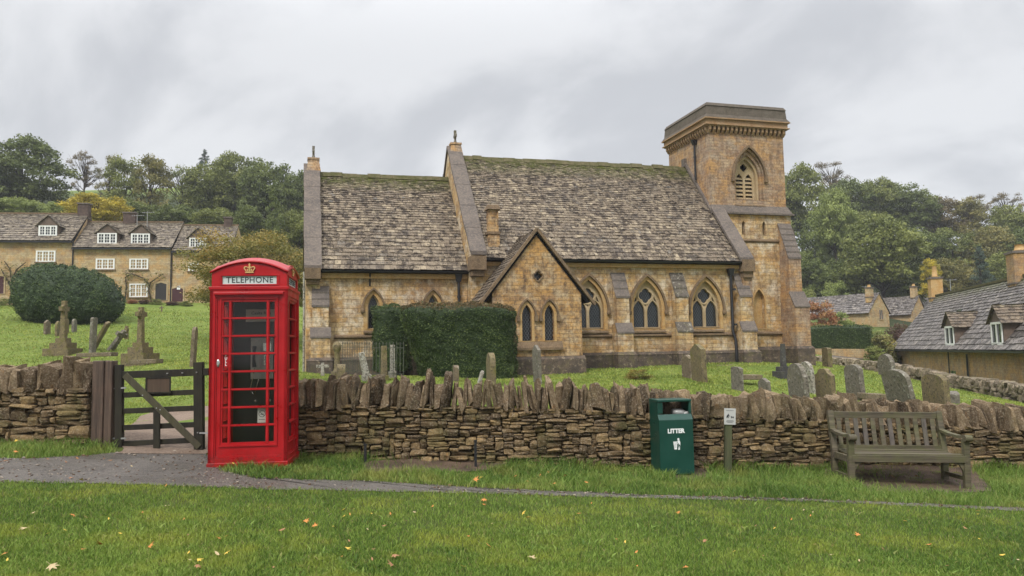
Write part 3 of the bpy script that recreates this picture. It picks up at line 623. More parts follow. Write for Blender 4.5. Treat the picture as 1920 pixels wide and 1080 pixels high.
# east gable wall of the nave rising above the chancel, and west gable, with copings
def gable(name,x0,x1,yw,ye,zr,zl,lift,mat):
    mb=MB(); P=[(0-yw,ZB),(2*RY+yw,ZB),(2*RY+yw,zl),(RY,zr+lift-.16),(-yw,zl)]
    mb.plate(P,[],-x1,-x0,RYZ@T(),rnd=.5); return mb.build(name,mat,CH)
gable('gable_wall',NE-.05,NE+.38,.04,0,RZ,NEZ+.12,.36,M['church_wall'])
def coping(name,x0,x1,yb,zb,yt,zt,th,mat,joints=5,north=True):
    mb=MB()
    for sgn in ((0,1) if north else (0,)):
        for i in range(joints):
            a=i/joints;b=(i+1)/joints-.004
            y0=yb+(yt-yb)*a;y1=yb+(yt-yb)*b;z0=zb+(zt-zb)*a;z1=zb+(zt-zb)*b
            if sgn: y0,y1=2*RY-y0,2*RY-y1
            o=.012*(i%2)
            mb.hexa([(x0-o,y0,z0-th),(x1+o,y0,z0-th),(x1+o,y1,z1-th),(x0-o,y1,z1-th),(x0-o,y0,z0),(x1+o,y0,z0),(x1+o,y1,z1),(x0-o,y1,z1)])
    return mb.build(name,mat,CH)
coping('coping',NE-.10,NE+.46,-.30,NEZ+.22,RY,RZ+.42,.13,M['grey_slab'],5)
mb=MB().box((NE-.10,-.42,4.25),(NE+.42,.2,4.72)).box((NE-.06,-.3,4.05),(NE+.38,.1,4.25)); mb.build('kneeler',M['hood_stone'],CH)
coping('coping',-.10,.46,-.32,NEZ+.15,1.66,NEZ+.15+(1.98)*1.155,.15,M['grey_slab'],3,False)
mb=MB(); mb.plate([(-.25,ZB),(1.79,ZB),(1.79,6.85),(-.25,4.62)],[],-.40,-.003,RYZ@T(),rnd=.5); mb.build('gable_wall',M['tower_wall'],CH)
mb=MB().box((-.04,-.42,4.3),(.44,-.1,4.74)).box((0,-.34,4.08),(.40,-.05,4.3)); mb.build('kneeler',M['hood_stone'],CH)
# nave roof
e0,e1=NE+.46,-.02; EY=-.22; ez=NEZ-.02
slates('roof_slates',[[(e0,EY,ez),(e1,EY,ez),(e0,RY,RZ),(e1,RY,RZ)],[(e1,2*RY-EY,ez),(e0,2*RY-EY,ez),(e1,RY,RZ),(e0,RY,RZ)]],M['slate'],CH,(.20,.075),(.10,.26),.026,5,
   skip=lambda q:(q[0]>-.02 and q[1]>1.8 and q[1]<5.2))
mb=MB(); mb.plate([(EY+.02,ez-.03),(EY+.02,ez-.10),(2*RY-EY,ez-.10),(2*RY-EY,ez-.03),(RY,RZ-.03)],[],-e1,-e0,RYZ@T()); mb.build('roof_deck',M['dark'],CH)
mb=MB(); x=e0
while x<e1-.05:
    w=random.uniform(.35,.55); o=random.uniform(-.03,.03); mb.hexa([(x,RY-.20,RZ-.15+o),(min(x+w,e1)-.006,RY-.20,RZ-.15+o),(min(x+w,e1)-.006,RY+.2,RZ-.15+o),(x,RY+.2,RZ-.15+o),(x,RY-.05,RZ+.05+o),(min(x+w,e1)-.006,RY-.05,RZ+.05+o),(min(x+w,e1)-.006,RY+.05,RZ+.05+o),(x,RY+.05,RZ+.05+o)]); x+=w
M['ridge']=dressed('mossy_ridge',(.065,.065,.022),(.15,.12,.075),(.045,.055,.012),.8,5)
mb.build('ridge',M['ridge'],CH)
def gutter(x0,x1,y,z,parent=CH):
    mb=MB(); pr=[]
    for k in range(9): a=pi+pi*k/8; pr.append((y+.065*cos(a),z+.065*sin(a)))
    n=len(pr); V=[(x0,)+p for p in pr]+[(x1,)+p for p in pr]+[(x0,y+(p[0]-y)*.85,z+(p[1]-z)*.85) for p in pr]+[(x1,y+(p[0]-y)*.85,z+(p[1]-z)*.85) for p in pr]
    F=[(i,i+1,i+1+n,i+n) for i in range(n-1)]+[(i+2*n,i+3*n,i+1+3*n,i+1+2*n) for i in range(n-1)]+[(0,n,3*n,2*n),(n-1,3*n-1,4*n-1,2*n-1)]+[(i,i+2*n,i+1+2*n,i+1) for i in range(n-1)]+[(i+n,i+1+n,i+1+3*n,i+3*n) for i in range(n-1)]
    mb.add(V,F); return mb.build('gutter',M['iron'],parent)
gutter(e0,e1+.1,EY-.05,ez-.02)
mb=MB().box((e0,-.10,4.42),(0,-.003,4.60)); mb.build('eaves_course',M['orange_stone'],CH)
# nave windows
def hood(mb,cx,y,a,w,z0,z1,pr): mb.plate(archband(cx,a,w,z0,z1,10),[],y-pr,y-.002)
def arch_window(parent,cx,y,a,zs,z0,z1,two=True,glass=None,sur=.12,depth=.16,hoodw=.075):
    w=empty('window',(0,0,0)); w.parent=parent
    mb=MB(); mb.plate(arch(cx,a+sur,zs-.0,z0,z1+sur*1.25,10),[arch(cx,a-.001,zs+.02,z0,z1,10)],y-.014,y+.06); mb.build('surround',M['orange_stone'],w)
    mb=MB(); hood(mb,cx,y,a+sur+.003,hoodw,z0-.08,z1+sur*1.2,.10)
    for sg in (-1,1): mb.add(*[[(c[0]*.075+cx+sg*(a+sur+hoodw*.5),c[1]*.07+y-.06,c[2]*.085+z0-.12) for c in CG2/np.maximum(1,np.linalg.norm(CG2,axis=1,keepdims=True)*.85)],[tuple(f) for f in CF2]])
    mb.build('hood_mould',M['hood_stone'],w)
    mb=MB()
    if two:
        la=(a-.05-.045)/2; off=la+.045; zz=z0-.12
        hs=[arch(cx+s*off,la,zs+.06,zz,zz+la*1.9,8) for s in (-1,1)]+[quatrefoil(cx,z0+.50,.120,.145)]
        hs+=[[(cx-.035,z0+.19),(cx+.035,z0+.19),(cx,z0+.10)]]
        hs+=[[(cx+s*(a-.10),z0+.25),(cx+s*(a-.22),z0+.33),(cx+s*(a-.22),z0+.50)] for s in (-1,1)]
    else: hs=[arch(cx,a-.05,zs+.05,z0,z1-.06,8)]
    mb.plate(arch(cx,a,zs,z0,z1,10),hs,y+depth,y+depth+.13)
    if two:  # cusped inner rings give the tracery its relief
        mb.plate(quatrefoil(cx,z0+.50,.14,.178),[quatrefoil(cx,z0+.50,.122,.147)],y+depth-.035,y+depth-.002)
        for s in (-1,1): mb.plate(arch(cx+s*off,la+.03,zs+.06,zz,zz+la*1.9+.05,8),[arch(cx+s*off,la+.003,zs+.08,zz,zz+la*1.9+.01,8)],y+depth-.03,y+depth-.002)
    mb.build('tracery',M['tracery_stone'],w)
    mb=MB(); mb.box((cx-a,y+depth+.06,zs),(cx+a,y+depth+.07,z1)); mb.build('glass',glass or M['leadglass'],w)
    mb=MB(); mb.hexa([(cx-a-sur,y-.10,zs-.12),(cx+a+sur,y-.10,zs-.12),(cx+a+sur,y+.2,zs-.12),(cx-a-sur,y+.2,zs-.12),(cx-a-sur,y-.10,zs-.07),(cx+a+sur,y-.10,zs-.07),(cx+a+sur,y+.2,zs+.03),(cx-a-sur,y+.2,zs+.03)]); mb.build('sill',M['hood_stone'],w)
    return w
for c in wins: arch_window(CH,c,0,WA,*WZ)
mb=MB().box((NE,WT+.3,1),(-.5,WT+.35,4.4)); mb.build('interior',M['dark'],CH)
def course(name,x0,x1,y,z,pr=.075,h=.11,mat='hood_stone'):
    mb=MB(); mb.hexa([(x0,y-pr,z-h*.5),(x1,y-pr,z-h*.5),(x1,y-.002,z-h),(x0,y-.002,z-h),(x0,y-pr,z-h*.1),(x1,y-pr,z-h*.1),(x1,y-.002,z+h*.4),(x0,y-.002,z+h*.4)]); return mb.build(name,M[mat],CH)
course('string_course',NE+.4,0,-.001,2.02)
def plinth(x0,x1,y,z1=1.40,pr=.16,cap='grey_slab'):
    mb=MB(); mb.box((x0,y-pr,ZB),(x1,y-.002,z1-.12)); mb.hexa([(x0-.002,y-pr-.012,z1-.12),(x1+.002,y-pr-.012,z1-.12),(x1+.002,y-.002,z1-.12),(x0-.002,y-.002,z1-.12),(x0-.002,y-pr-.012,z1-.09),(x1+.002,y-pr-.012,z1-.09),(x1+.002,y-.002,z1+.0),(x0-.002,y-.002,z1+.0)])
    return mb.build('plinth',M['plinth'],CH)
plinth(NE+.38,0,0)
# buttresses
def buttress(x0,x1,y,zt,zm,ym,zl,yl,zl2=None,wall='church_wall',pl=1.40,slabs=3,cap='grey_slab'):
    b=empty('buttress'); b.parent=CH; zl2=zl2 or zl-.33
    mb=MB(); mb.plate([(y-.001,ZB),(y-.001,zt-.02),(ym,zm-.02),(ym,zl),(yl,zl2),(yl,ZB)],[],-x1,-x0,RYZ@T(),rnd=.4)
    # lower stage is slightly wider
    mb.plate([(y-.003,ZB),(y-.003,zl-.02),(ym,zl-.02),(yl-.005,zl2-.02),(yl-.005,ZB)],[],-x1-.05,-x0+.05,RYZ@T(),rnd=.6)
    mb.build('buttress_wall',M[wall],b)
    mb=MB()
    for i in range(slabs):
        f0=i/slabs;f1=(i+1)/slabs; ya,za=y+(ym-y)*f0,zt+(zm-zt)*f0; yb,zb=y+(ym-y)*f1-.02,zt+(zm-zt)*f1-.01
        o=.03; mb.hexa([(x0-o,yb,zb-.01),(x1+o,yb,zb-.01),(x1+o,ya,za-.03),(x0-o,ya,za-.03),(x0-o,yb,zb+.06),(x1+o,yb,zb+.06),(x1+o,ya,za+.02),(x0-o,ya,za+.02)])
    mb.build('weathering',M[cap],b); mb=MB()
    o=.08; mb.hexa([(x0-o,yl-.03,zl2-.03),(x1+o,yl-.03,zl2-.03),(x1+o,ym+.0,zl-.04),(x0-o,ym+.0,zl-.04),(x0-o,yl-.03,zl2+.03),(x1+o,yl-.03,zl2+.03),(x1+o,ym,zl+.03),(x0-o,ym,zl+.03)])
    mb.build('weathering',M[cap],b)
    mb=MB(); mb.box((x0-.12,yl-.13,ZB),(x1+.12,y,pl-.1)).hexa([(x0-.13,yl-.14,pl-.1),(x1+.13,yl-.14,pl-.1),(x1+.13,y-.0,pl-.1),(x0-.13,y-.0,pl-.1),(x0-.07,yl-.02,pl+.01),(x1+.07,yl-.02,pl+.01),(x1+.07,y-.0,pl+.01),(x0-.07,y-.0,pl+.01)]); mb.build('buttress_plinth',M['plinth'],b)
M['speckled']=gravestone('speckled_slab',(.10,.085,.07),(.14,.12,.10),(.42,.39,.31),.3)
buttress(-5.15,-4.67,0,4.22,3.32,-.42,2.40,-.58)
buttress(-2.84,-2.36,0,4.24,3.34,-.42,2.42,-.58,cap='speckled')
buttress(-.24,.24,0,4.24,3.36,-.42,2.42,-.58)
def pipe(name,pts,r,parent=CH,hop=None,col=None):
    mb=MB().tube(pts,r,8)
    for p in pts[:1]:
        if hop: mb.hexa([(p[0]-.07,p[1]-.06,p[2]-.05),(p[0]+.07,p[1]-.06,p[2]-.05),(p[0]+.07,p[1]+.06,p[2]-.05),(p[0]-.07,p[1]+.06,p[2]-.05),(p[0]-.13,p[1]-.10,p[2]+hop),(p[0]+.13,p[1]-.10,p[2]+hop),(p[0]+.13,p[1]+.08,p[2]+hop),(p[0]-.13,p[1]+.08,p[2]+hop)])
    z=pts[0][2]-.6
    while z>pts[-1][2]+.3: mb.tube([(pts[-1][0],pts[-1][1],z),(pts[-1][0],pts[-1][1],z+.07)],r*1.35,8); z-=1.3
    return mb.build(name,col or M['iron'],parent)
pipe('drainpipe',[(-.42,-.12,4.2),(-.42,-.12,2.1),(-.40,-.26,1.75),(-.40,-.28,.6)],.055,hop=.22)
# chimney on the nave roof
c=empty('chimney'); c.parent=CH
mb=MB(); mb.box((-9.60,.15,4.7),(-9.20,.55,5.55)).box((-9.57,.18,5.64),(-9.23,.52,6.42)); mb.build('stack',M['porch_wall'],c)
mb=MB(); mb.box((-9.63,.12,5.55),(-9.17,.58,5.64)); mb.build('chimney_band',M['hood_stone'],c); mb=MB(); mb.hexa([(-9.64,.1,6.42),(-9.16,.1,6.42),(-9.16,.6,6.42),(-9.64,.6,6.42),(-9.58,.16,6.58),(-9.22,.16,6.58),(-9.22,.54,6.58),(-9.58,.54,6.58)]); mb.build('chimney_cap',M['hood_stone'],c)
def finial(x,y,z,h,s=1,cross=True):
    f=empty('finial'); f.parent=CH
    mb=MB(); mb.hexa([(x-.26,y-.28,z-.45),(x+.26,y-.28,z-.45),(x+.26,y+.28,z-.45),(x-.26,y+.28,z-.45),(x-.19,y-.17,z-.02),(x+.19,y-.17,z-.02),(x+.19,y+.17,z-.02),(x-.19,y+.17,z-.02)]).box((x-.22,y-.2,z-.02),(x+.22,y+.2,z+.06)); mb.build('finial_base',M['tower_wall'],f)
    mb=MB(); mb.tube([(x,y,z+.06),(x,y,z+h*.35),(x,y,z+h)],[.075,.045,.035],8); zc=z+h*.66
    mb.box((x-.04,y-h*.3,zc-.05),(x+.04,y+h*.3,zc+.05)); mb.box((x-.045,y-.06,zc+.0),(x+.045,y+.06,z+h+.03))
    V=[];n=16
    for ro,ri,xx in ((h*.22,h*.15,-.035),(h*.22,h*.15,.035)):
        for k in range(n): a=2*pi*k/n; V+=[(x+xx,y+ro*cos(a),zc+ro*sin(a)),(x+xx,y+ri*cos(a),zc+ri*sin(a))]
    F=[]
    for k in range(n):
        a=2*k;b=2*((k+1)%n); F+=[(a,b,b+1,a+1),(a+2*n,a+1+2*n,b+1+2*n,b+2*n),(a,a+2*n,b+2*n,b),(a+1,b+1,b+1+2*n,a+1+2*n)]
    if cross: mb.add(V,F)
    mb.build('cross',M['grave_grey'],f)
finial(-10.0,RY,9.62,.55); finial(-15.4,RY,8.75,.5,cross=False)
# ---- chancel
QE=-15.68; QY=.49; QRZ=8.25; QEZ=4.27; QN=7.08
mb=MB(); cwn=[-13.5,-11.5]; CA=.20; CZ=(2.3,3.05,3.47)
mb.plate(rect(QE+.02,ZB,NE-.06,4.2),[arch(q,CA,*CZ) for q in cwn],QY,QY+.45,rnd=.4)
mb.build('chancel_wall',M['church_wall'],CH); mb=MB(); mb.plate(rect(QE+.02,ZB,NE-.06,4.2),[],QN-.45,QN,rnd=.4)
mb.build('chancel_wall',M['church_wall'],CH)
mb=MB(); mb.plate([(QY-.06,ZB),(QN+.06,ZB),(QN+.06,QEZ+.1),(RY,QRZ+.18),(QY-.06,QEZ+.1)],[],-(QE+.45),-QE,RYZ@T()); mb.build('gable_wall',M['church_wall'],CH)
coping('coping',QE-.06,QE+.50,QY-.34,QEZ+.12,RY,QRZ+.38,.13,M['grey_slab'],4)
mb=MB().box((QE-.04,QY-.40,3.95),(QE+.46,QY+.1,4.30)).box((QE,QY-.25,3.78),(QE+.42,QY+.1,3.95)); mb.build('kneeler',M['hood_stone'],CH)
q0,q1=QE+.50,NE-.06; qy=QY-.20
slates('roof_slates',[[(q0,qy,QEZ),(q1,qy,QEZ),(q0,RY,QRZ),(q1,RY,QRZ)],[(q1,2*RY-qy,QEZ),(q0,2*RY-qy,QEZ),(q1,RY,QRZ),(q0,RY,QRZ)]],M['slate'],CH,(.22,.08),(.12,.30),.028,6)
mb=MB(); mb.plate([(qy+.02,QEZ-.03),(qy+.02,QEZ-.10),(2*RY-qy,QEZ-.10),(2*RY-qy,QEZ-.03),(RY,QRZ-.03)],[],-q1,-q0,RYZ@T()); mb.build('roof_deck',M['dark'],CH)
mb=MB(); x=q0
while x<q1-.05:
    w=random.uniform(.35,.55); xe=min(x+w,q1)-.006; o=random.uniform(-.03,.03); mb.hexa([(x,RY-.18,QRZ-.13+o),(xe,RY-.18,QRZ-.13+o),(xe,RY+.18,QRZ-.13+o),(x,RY+.18,QRZ-.13+o),(x,RY-.05,QRZ+.05+o),(xe,RY-.05,QRZ+.05+o),(xe,RY+.05,QRZ+.05+o),(x,RY+.05,QRZ+.05+o)]); x+=w
mb.build('ridge',M['ridge'],CH)
gutter(q0,q1,qy-.05,QEZ-.03)
mb=MB().box((q0,QY-.09,4.0),(q1,QY-.003,4.18)); mb.build('eaves_course',M['orange_stone'],CH)
for q in cwn: arch_window(CH,q,QY,CA,*CZ,two=False,glass=M['leaddark'],sur=.13,depth=.14,hoodw=.06)
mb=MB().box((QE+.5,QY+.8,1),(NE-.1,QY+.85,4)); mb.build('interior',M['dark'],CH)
course('string_course',QE+.9,NE-.06,QY-.001,2.10); plinth(QE+.02,NE-.06,QY)
buttress(-15.47,-14.97,QY,3.72,3.05,QY-.34,2.35,QY-.50,2.05)
pipe('drainpipe',[(-10.62,QY-.12,3.95),(-10.62,QY-.12,.7)],.05,hop=.24)
pipe('drainpipe',[(-15.74,QY-.05,4.2),(-15.74,QY-.05,.7)],.035,hop=0,col=M['grave_white'])
pipe('downpipe',[(-13.62,QY-.14,4.2),(-13.62,QY-.04,3.98),(-13.62,QY-.03,3.75)],.028)
# ---- tower
t0,t1,TX,TZ=1.81,5.27,3.46,11.38
mb=MB(); BZ=(7.45,8.40,9.52); BC=1.77; BA=.66
mb.plate(rect(0,7.0,TX,10.2),[arch(BC,BA,*BZ)],t0,t0+.55,rnd=.4)
mb.plate(rect(0,7.0,TX,10.2),[],t1-.55,t1,rnd=.4)
for xx in (0,TX-.5): mb.plate(rect(t0+.552,7.0,t1-.552,10.2),[],-(xx+.5),-xx,RYZ@T(),rnd=.5)
mb.build('belfry_wall',M['tower_wall'],CH)
mb=MB(); L=t0-.12
mb.plate(rect(0,ZB,TX+.10,7.0),[arch(x_,.075,6.02,6.42,6.58,5) for x_ in (1.36,2.30)]+[arch(1.93,.25,2.25,3.3,3.80,8)],L,L+.6,rnd=.5)
mb.plate(rect(0,ZB,TX+.10,7.0),[],t1-.5,t1+.12,rnd=.5)
for xx in (0,TX-.5): mb.plate(rect(L+.602,ZB,t1-.5,7.0),[],-(xx+.6),-xx,RYZ@T(),rnd=.5)
mb.build('tower_wall',M['church_wall'],CH)
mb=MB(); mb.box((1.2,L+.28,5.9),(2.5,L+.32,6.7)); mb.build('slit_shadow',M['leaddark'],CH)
mb=MB(); mb.plate(arch(1.93,.30,2.2,3.3,3.87,8),[arch(1.93,.249,2.22,3.3,3.80,8)],L-.012,L+.05); mb.box((1.63,L+.20,2.2),(2.23,L+.26,3.9)); mb.build('niche',M['orange_stone'],CH)
# weathering ledge under the belfry stage
mb=MB(); a=.20
mb.hexa([(-a*.5,t0-a-.05,6.83),(TX+a,t0-a-.05,6.83),(TX+a,t1+a,6.83),(-a*.5,t1+a,6.83),(-a*.5,t0-a-.05,6.90),(TX+a,t0-a-.05,6.90),(TX+a,t1+a,6.90),(-a*.5,t1+a,6.90)])
mb.hexa([(-a*.4,t0-a,6.90),(TX+a-.03,t0-a,6.90),(TX+a-.03,t1+a-.03,6.90),(-a*.4,t1+a-.03,6.90),(-.004,t0-.03,7.22),(TX+.03,t0-.03,7.22),(TX+.03,t1+.03,7.22),(-.004,t1+.03,7.22)]); mb.build('weathering',M['grey_slab'],CH)
# belfry opening
w=empty('window'); w.parent=CH
for k,(aa,yy,mt) in enumerate(((BA-.10,t0+.10,'tower_wall'),(BA-.18,t0+.22,'tracery_stone'),)):
    mb=MB(); mb.plate(arch(BC,aa+.10,7.45,8.40,8.40+(1.12)*(aa+.10)/BA,10),[arch(BC,aa,7.47,8.40,8.40+1.12*aa/BA,10)],yy,yy+.12); mb.build('surround',M[mt],w)
mb=MB(); hood(mb,BC,t0,BA+.06,.08,8.32,9.62,.12)
for sg in (-1,1): mb.box((BC+sg*(BA+.10)-.07,t0-.13,8.2),(BC+sg*(BA+.10)+.07,t0-.01,8.36))
mb.build('hood_mould',M['hood_stone'],w)
mb=MB(); la=.17; hs=[arch(BC+s*.215,la,7.5,8.30,8.62,8) for s in (-1,1)]+[quatrefoil(BC,8.88,.07,.09)]
mb.plate(arch(BC,.50,7.45,8.40,9.25,10),hs,t0+.36,t0+.44); mb.build('tracery',M['tracery_stone'],w)
mb=MB()
for i in range(6):
    z=7.55+i*.165
    for s in (-1,1): mb.hexa([(BC+s*.215-la,t0+.38,z),(BC+s*.215+la,t0+.38,z),(BC+s*.215+la,t0+.55,z+.12),(BC+s*.215-la,t0+.55,z+.12),(BC+s*.215-la,t0+.38,z+.05),(BC+s*.215+la,t0+.38,z+.05),(BC+s*.215+la,t0+.55,z+.17),(BC+s*.215-la,t0+.55,z+.17)])
mb.build('louvres',M['tracery_stone'],w)
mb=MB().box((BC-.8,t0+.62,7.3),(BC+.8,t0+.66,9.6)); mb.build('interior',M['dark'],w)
mb=MB().hexa([(BC-.72,t0-.06,7.20),(BC+.72,t0-.06,7.20),(BC+.72,t0+.5,7.20),(BC-.72,t0+.5,7.20),(BC-.70,t0-.05,7.24),(BC+.70,t0-.05,7.24),(BC+.60,t0+.40,7.60),(BC-.60,t0+.40,7.60)]); mb.build('sill',M['hood_stone'],w)
M['corbel']=dressed('corbel_stone',(.30,.18,.09),(.36,.25,.15),(.15,.10,.07),.5)
mb=MB(); n=18; o=.13
for side in range(4):
    for i in range(n):
        u=(i+.5)/n
        if side==0: q=(u*(TX+.14)-.07,t0-.001,0)
        elif side==1: q=(-.0+.001,t0-.07+u*(t1-t0+.14),1)
        elif side==2: q=(TX-.001,t0-.07+u*(t1-t0+.14),2)
        else: q=(u*(TX+.14)-.07,t1+.001,3)
        hw=.048; z0,z1=10.14,10.44
        dx,dy={0:(0,-1),1:(-1,0),2:(1,0),3:(0,1)}[side]; px_,py_=abs(dy),abs(dx)
        c=Vector((q[0],q[1],0)); d=Vector((dx,dy,0)); e=Vector((px_,py_,0))
        P=[c-e*hw+Vector((0,0,z0)),c+e*hw+Vector((0,0,z0)),c+e*hw-d*.05+Vector((0,0,z0)),c-e*hw-d*.05+Vector((0,0,z0))]
        P=[c-e*hw+d*.03+Vector((0,0,z0)),c+e*hw+d*.03+Vector((0,0,z0)),c+e*hw-d*.05+Vector((0,0,z0)),c-e*hw-d*.05+Vector((0,0,z0)),
           c-e*hw+d*o+Vector((0,0,z1-.16)),c+e*hw+d*o+Vector((0,0,z1-.16)),c+e*hw-d*.05+Vector((0,0,z1-.16)),c-e*hw-d*.05+Vector((0,0,z1-.16))]
        mb.hexa(P); P2=P[4:]; mb.hexa(P2+[p+Vector((0,0,.14)) for p in P2])
mb.build('corbel_table',M['corbel'],CH)
mb=MB(); a=.14
mb.box((-a,t0-a,10.42),(TX+a,t1+a,10.46)).box((-a-.07,t0-a-.07,10.46),(TX+a+.07,t1+a+.07,10.50)).box((-a-.01,t0-a-.01,10.50),(TX+a+.01,t1+a+.01,10.70)).box((-a-.09,t0-a-.09,10.70),(TX+a+.09,t1+a+.09,10.75)); mb.build('cornice',M['corbel'],CH)
mb=MB(); a=.20; A_=.22
mb.hexa([(-A_,t0-A_,10.75),(TX+A_,t0-A_,10.75),(TX+A_,t1+A_,10.75),(-A_,t1+A_,10.75),(-.13,t0-.13,10.90),(TX+.13,t0-.13,10.90),(TX+.13,t1+.13,10.90),(-.13,t1+.13,10.90)])
mb.hexa([(-.13,t0-.13,10.90),(TX+.13,t0-.13,10.90),(TX+.13,t1+.13,10.90),(-.13,t1+.13,10.90),(-.10,t0-.10,11.26),(TX+.10,t0-.10,11.26),(TX+.10,t1+.10,11.26),(-.10,t1+.10,11.26)])
mb.hexa([(-.13,t0-.13,11.26),(TX+.13,t0-.13,11.26),(TX+.13,t1+.13,11.26),(-.13,t1+.13,11.26),(-.05,t0-.05,11.40),(TX+.05,t0-.05,11.40),(TX+.05,t1+.05,11.40),(-.05,t1+.05,11.40)]); mb.build('parapet',M['lead_parapet'],CH)
course('string_course',1.15,3.0,L-.001,5.80,.06,.10); course('string_course',.45,TX+.1,L-.001,2.06,.08,.12,'hood_stone')
mb=MB(); mb.box((.4,L-.16,ZB),(TX+.12,L-.002,1.36)).hexa([(.4,L-.17,1.36),(TX+.12,L-.17,1.36),(TX+.12,L-.002,1.36),(.4,L-.002,1.36),(.4,L-.15,1.38),(TX+.12,L-.15,1.38),(TX+.12,L-.002,1.5),(.4,L-.002,1.5)]); mb.build('plinth',M['plinth'],CH)
buttress(2.95,3.50,L,6.50,5.0,L-.62,3.65,L-.95,3.05,wall='tower_wall',slabs=6,pl=1.5)
b=empty('buttress'); b.parent=CH
mb=MB(); mb.plate([(TX,ZB),(TX,6.3),(TX+.28,5.2),(TX+.28,3.5),(TX+.55,2.9),(TX+.55,ZB)],[],L+.01,L+.5,rnd=.5); mb.build('buttress_wall',M['church_wall'],b)
mb=MB(); mb.box((TX,L-.10,ZB),(TX+.70,L+.6,1.4)); mb.build('buttress_plinth',M['plinth'],b)
mb=MB(); mb.bar((TX+.1,L+.25,6.3),(TX+.32,L+.25,5.15),.55,.06).bar((TX+.26,L+.25,3.5),(TX+.60,L+.25,2.86),.55,.06); mb.build('weathering',M['grey_slab'],b)
pipe('drainpipe',[(-.10,2.78,9.95),(-.10,2.78,8.42)],.045,hop=.16)
mb=MB(); mb.bar((-.04,RY,9.42),(-.04,1.72,6.92),.10,.10).bar((-.04,RY,9.42),(-.04,5.9,6.92),.10,.10); mb.box((-.13,RY-.12,9.2),(.05,RY+.12,9.55)); mb.build('flashing',M['grey_slab'],CH)
# ---- gabled vestry in front of the nave
VX=-8.47; VF=-1.75; VW=1.50; VZA=5.42; VZE=3.10
mb=MB(); lan=[-8.84,-8.08]
mb.plate([(VX-VW,ZB),(VX+VW,ZB),(VX+VW,3.36),(VX,VZA-.16),(VX-VW,3.36)],[arch(q,.165,1.80,2.62,2.98,8) for q in lan]+[quatrefoil(VX+.04,3.92,.075,.075)],VF,VF+.4,rnd=.5)
for s in (-1,1): mb.box((VX+s*VW-(.4 if s>0 else 0),VF+.402,ZB),(VX+s*VW+(.4 if s<0 else 0),0,3.34))
mb.build('vestry_wall',M['porch_wall'],CH)
sl_=(VZA-VZE)/1.87; zx=lambda x:VZA-abs(x-VX)*sl_
back=RY*0+1.2
slates('roof_slates',[[(VX-1.87,back,VZE),(VX-1.87,VF-.04,VZE),(VX,back,VZA),(VX,VF-.04,VZA)],[(VX+1.87,VF-.04,VZE),(VX+1.87,back,VZE),(VX,VF-.04,VZA),(VX,back,VZA)]],M['slate_brown'],CH,(.17,.10),(.12,.22),.03,8,0)
mb=MB(); mb.plate([(VX-1.84,VZE-.02),(VX-1.72,VZE-.06),(VX,VZA-.20),(VX+1.72,VZE-.06),(VX+1.84,VZE-.02),(VX,VZA-.02)],[],VF+.0,back); mb.build('roof_deck',M['dark'],CH)
mb=MB()
for s in (-1,1): mb.bar((VX+s*1.95,VF-.07,zx(VX+1.95)-.02),(VX,VF-.07,VZA+.03),.12,.09,up=(0,-1,0) if 0 else (0,0,1))
mb.build('verge_coping',M['hood_stone'],CH)
wv=empty('window'); wv.parent=CH
for q in lan:
    mb=MB(); mb.plate(arch(q,.245,1.80,2.62,3.09,8),[arch(q,.164,1.82,2.62,2.98,8)],VF-.014,VF+.03); mb.build('surround',M['orange_stone'],wv)
    mb=MB(); hood(mb,q,VF,.275,.05,2.60,3.13,.08)
    for sg in (-1,1): mb.box((q+sg*.30-.05,VF-.10,2.45),(q+sg*.30+.05,VF-.004,2.62))
    mb.build('hood_mould',M['hood_stone'],wv)
    mb=MB().box((q-.2,VF+.16,1.78),(q+.2,VF+.17,3.0)); mb.build('glass',M['leaddark'],wv)
mb=MB(); mb.box((VX-.14,VF+.2,3.78),(VX+.22,VF+.21,4.06)); mb.build('glass',M['leaddark'],wv)
mb=MB(); mb.plate(quatrefoil(VX+.04,3.92,.09,.105),[quatrefoil(VX+.04,3.92,.077,.077)],VF-.025,VF-.002); mb.build('quatrefoil_ring',M['hood_stone'],wv)
mb=MB(); mb.hexa([(-9.22,VF-.10,1.52),(-7.66,VF-.10,1.52),(-7.66,VF-.003,1.52),(-9.22,VF-.003,1.52),(-9.22,VF-.10,1.60),(-7.66,VF-.10,1.60),(-7.66,VF-.003,1.80),(-9.22,VF-.003,1.80)]); mb.build('sill',M['hood_stone'],wv)
mb=MB(); mb.box((VX-VW-.08,VF-.10,ZB),(VX+VW+.08,VF-.003,1.22)).hexa([(VX-VW-.08,VF-.10,1.22),(VX+VW+.08,VF-.10,1.22),(VX+VW+.08,VF-.003,1.22),(VX-VW-.08,VF-.003,1.22),(VX-VW-.08,VF-.09,1.24),(VX+VW+.08,VF-.09,1.24),(VX+VW+.08,VF-.003,1.32),(VX-VW-.08,VF-.003,1.32)]); mb.build('plinth',M['plinth'],CH)
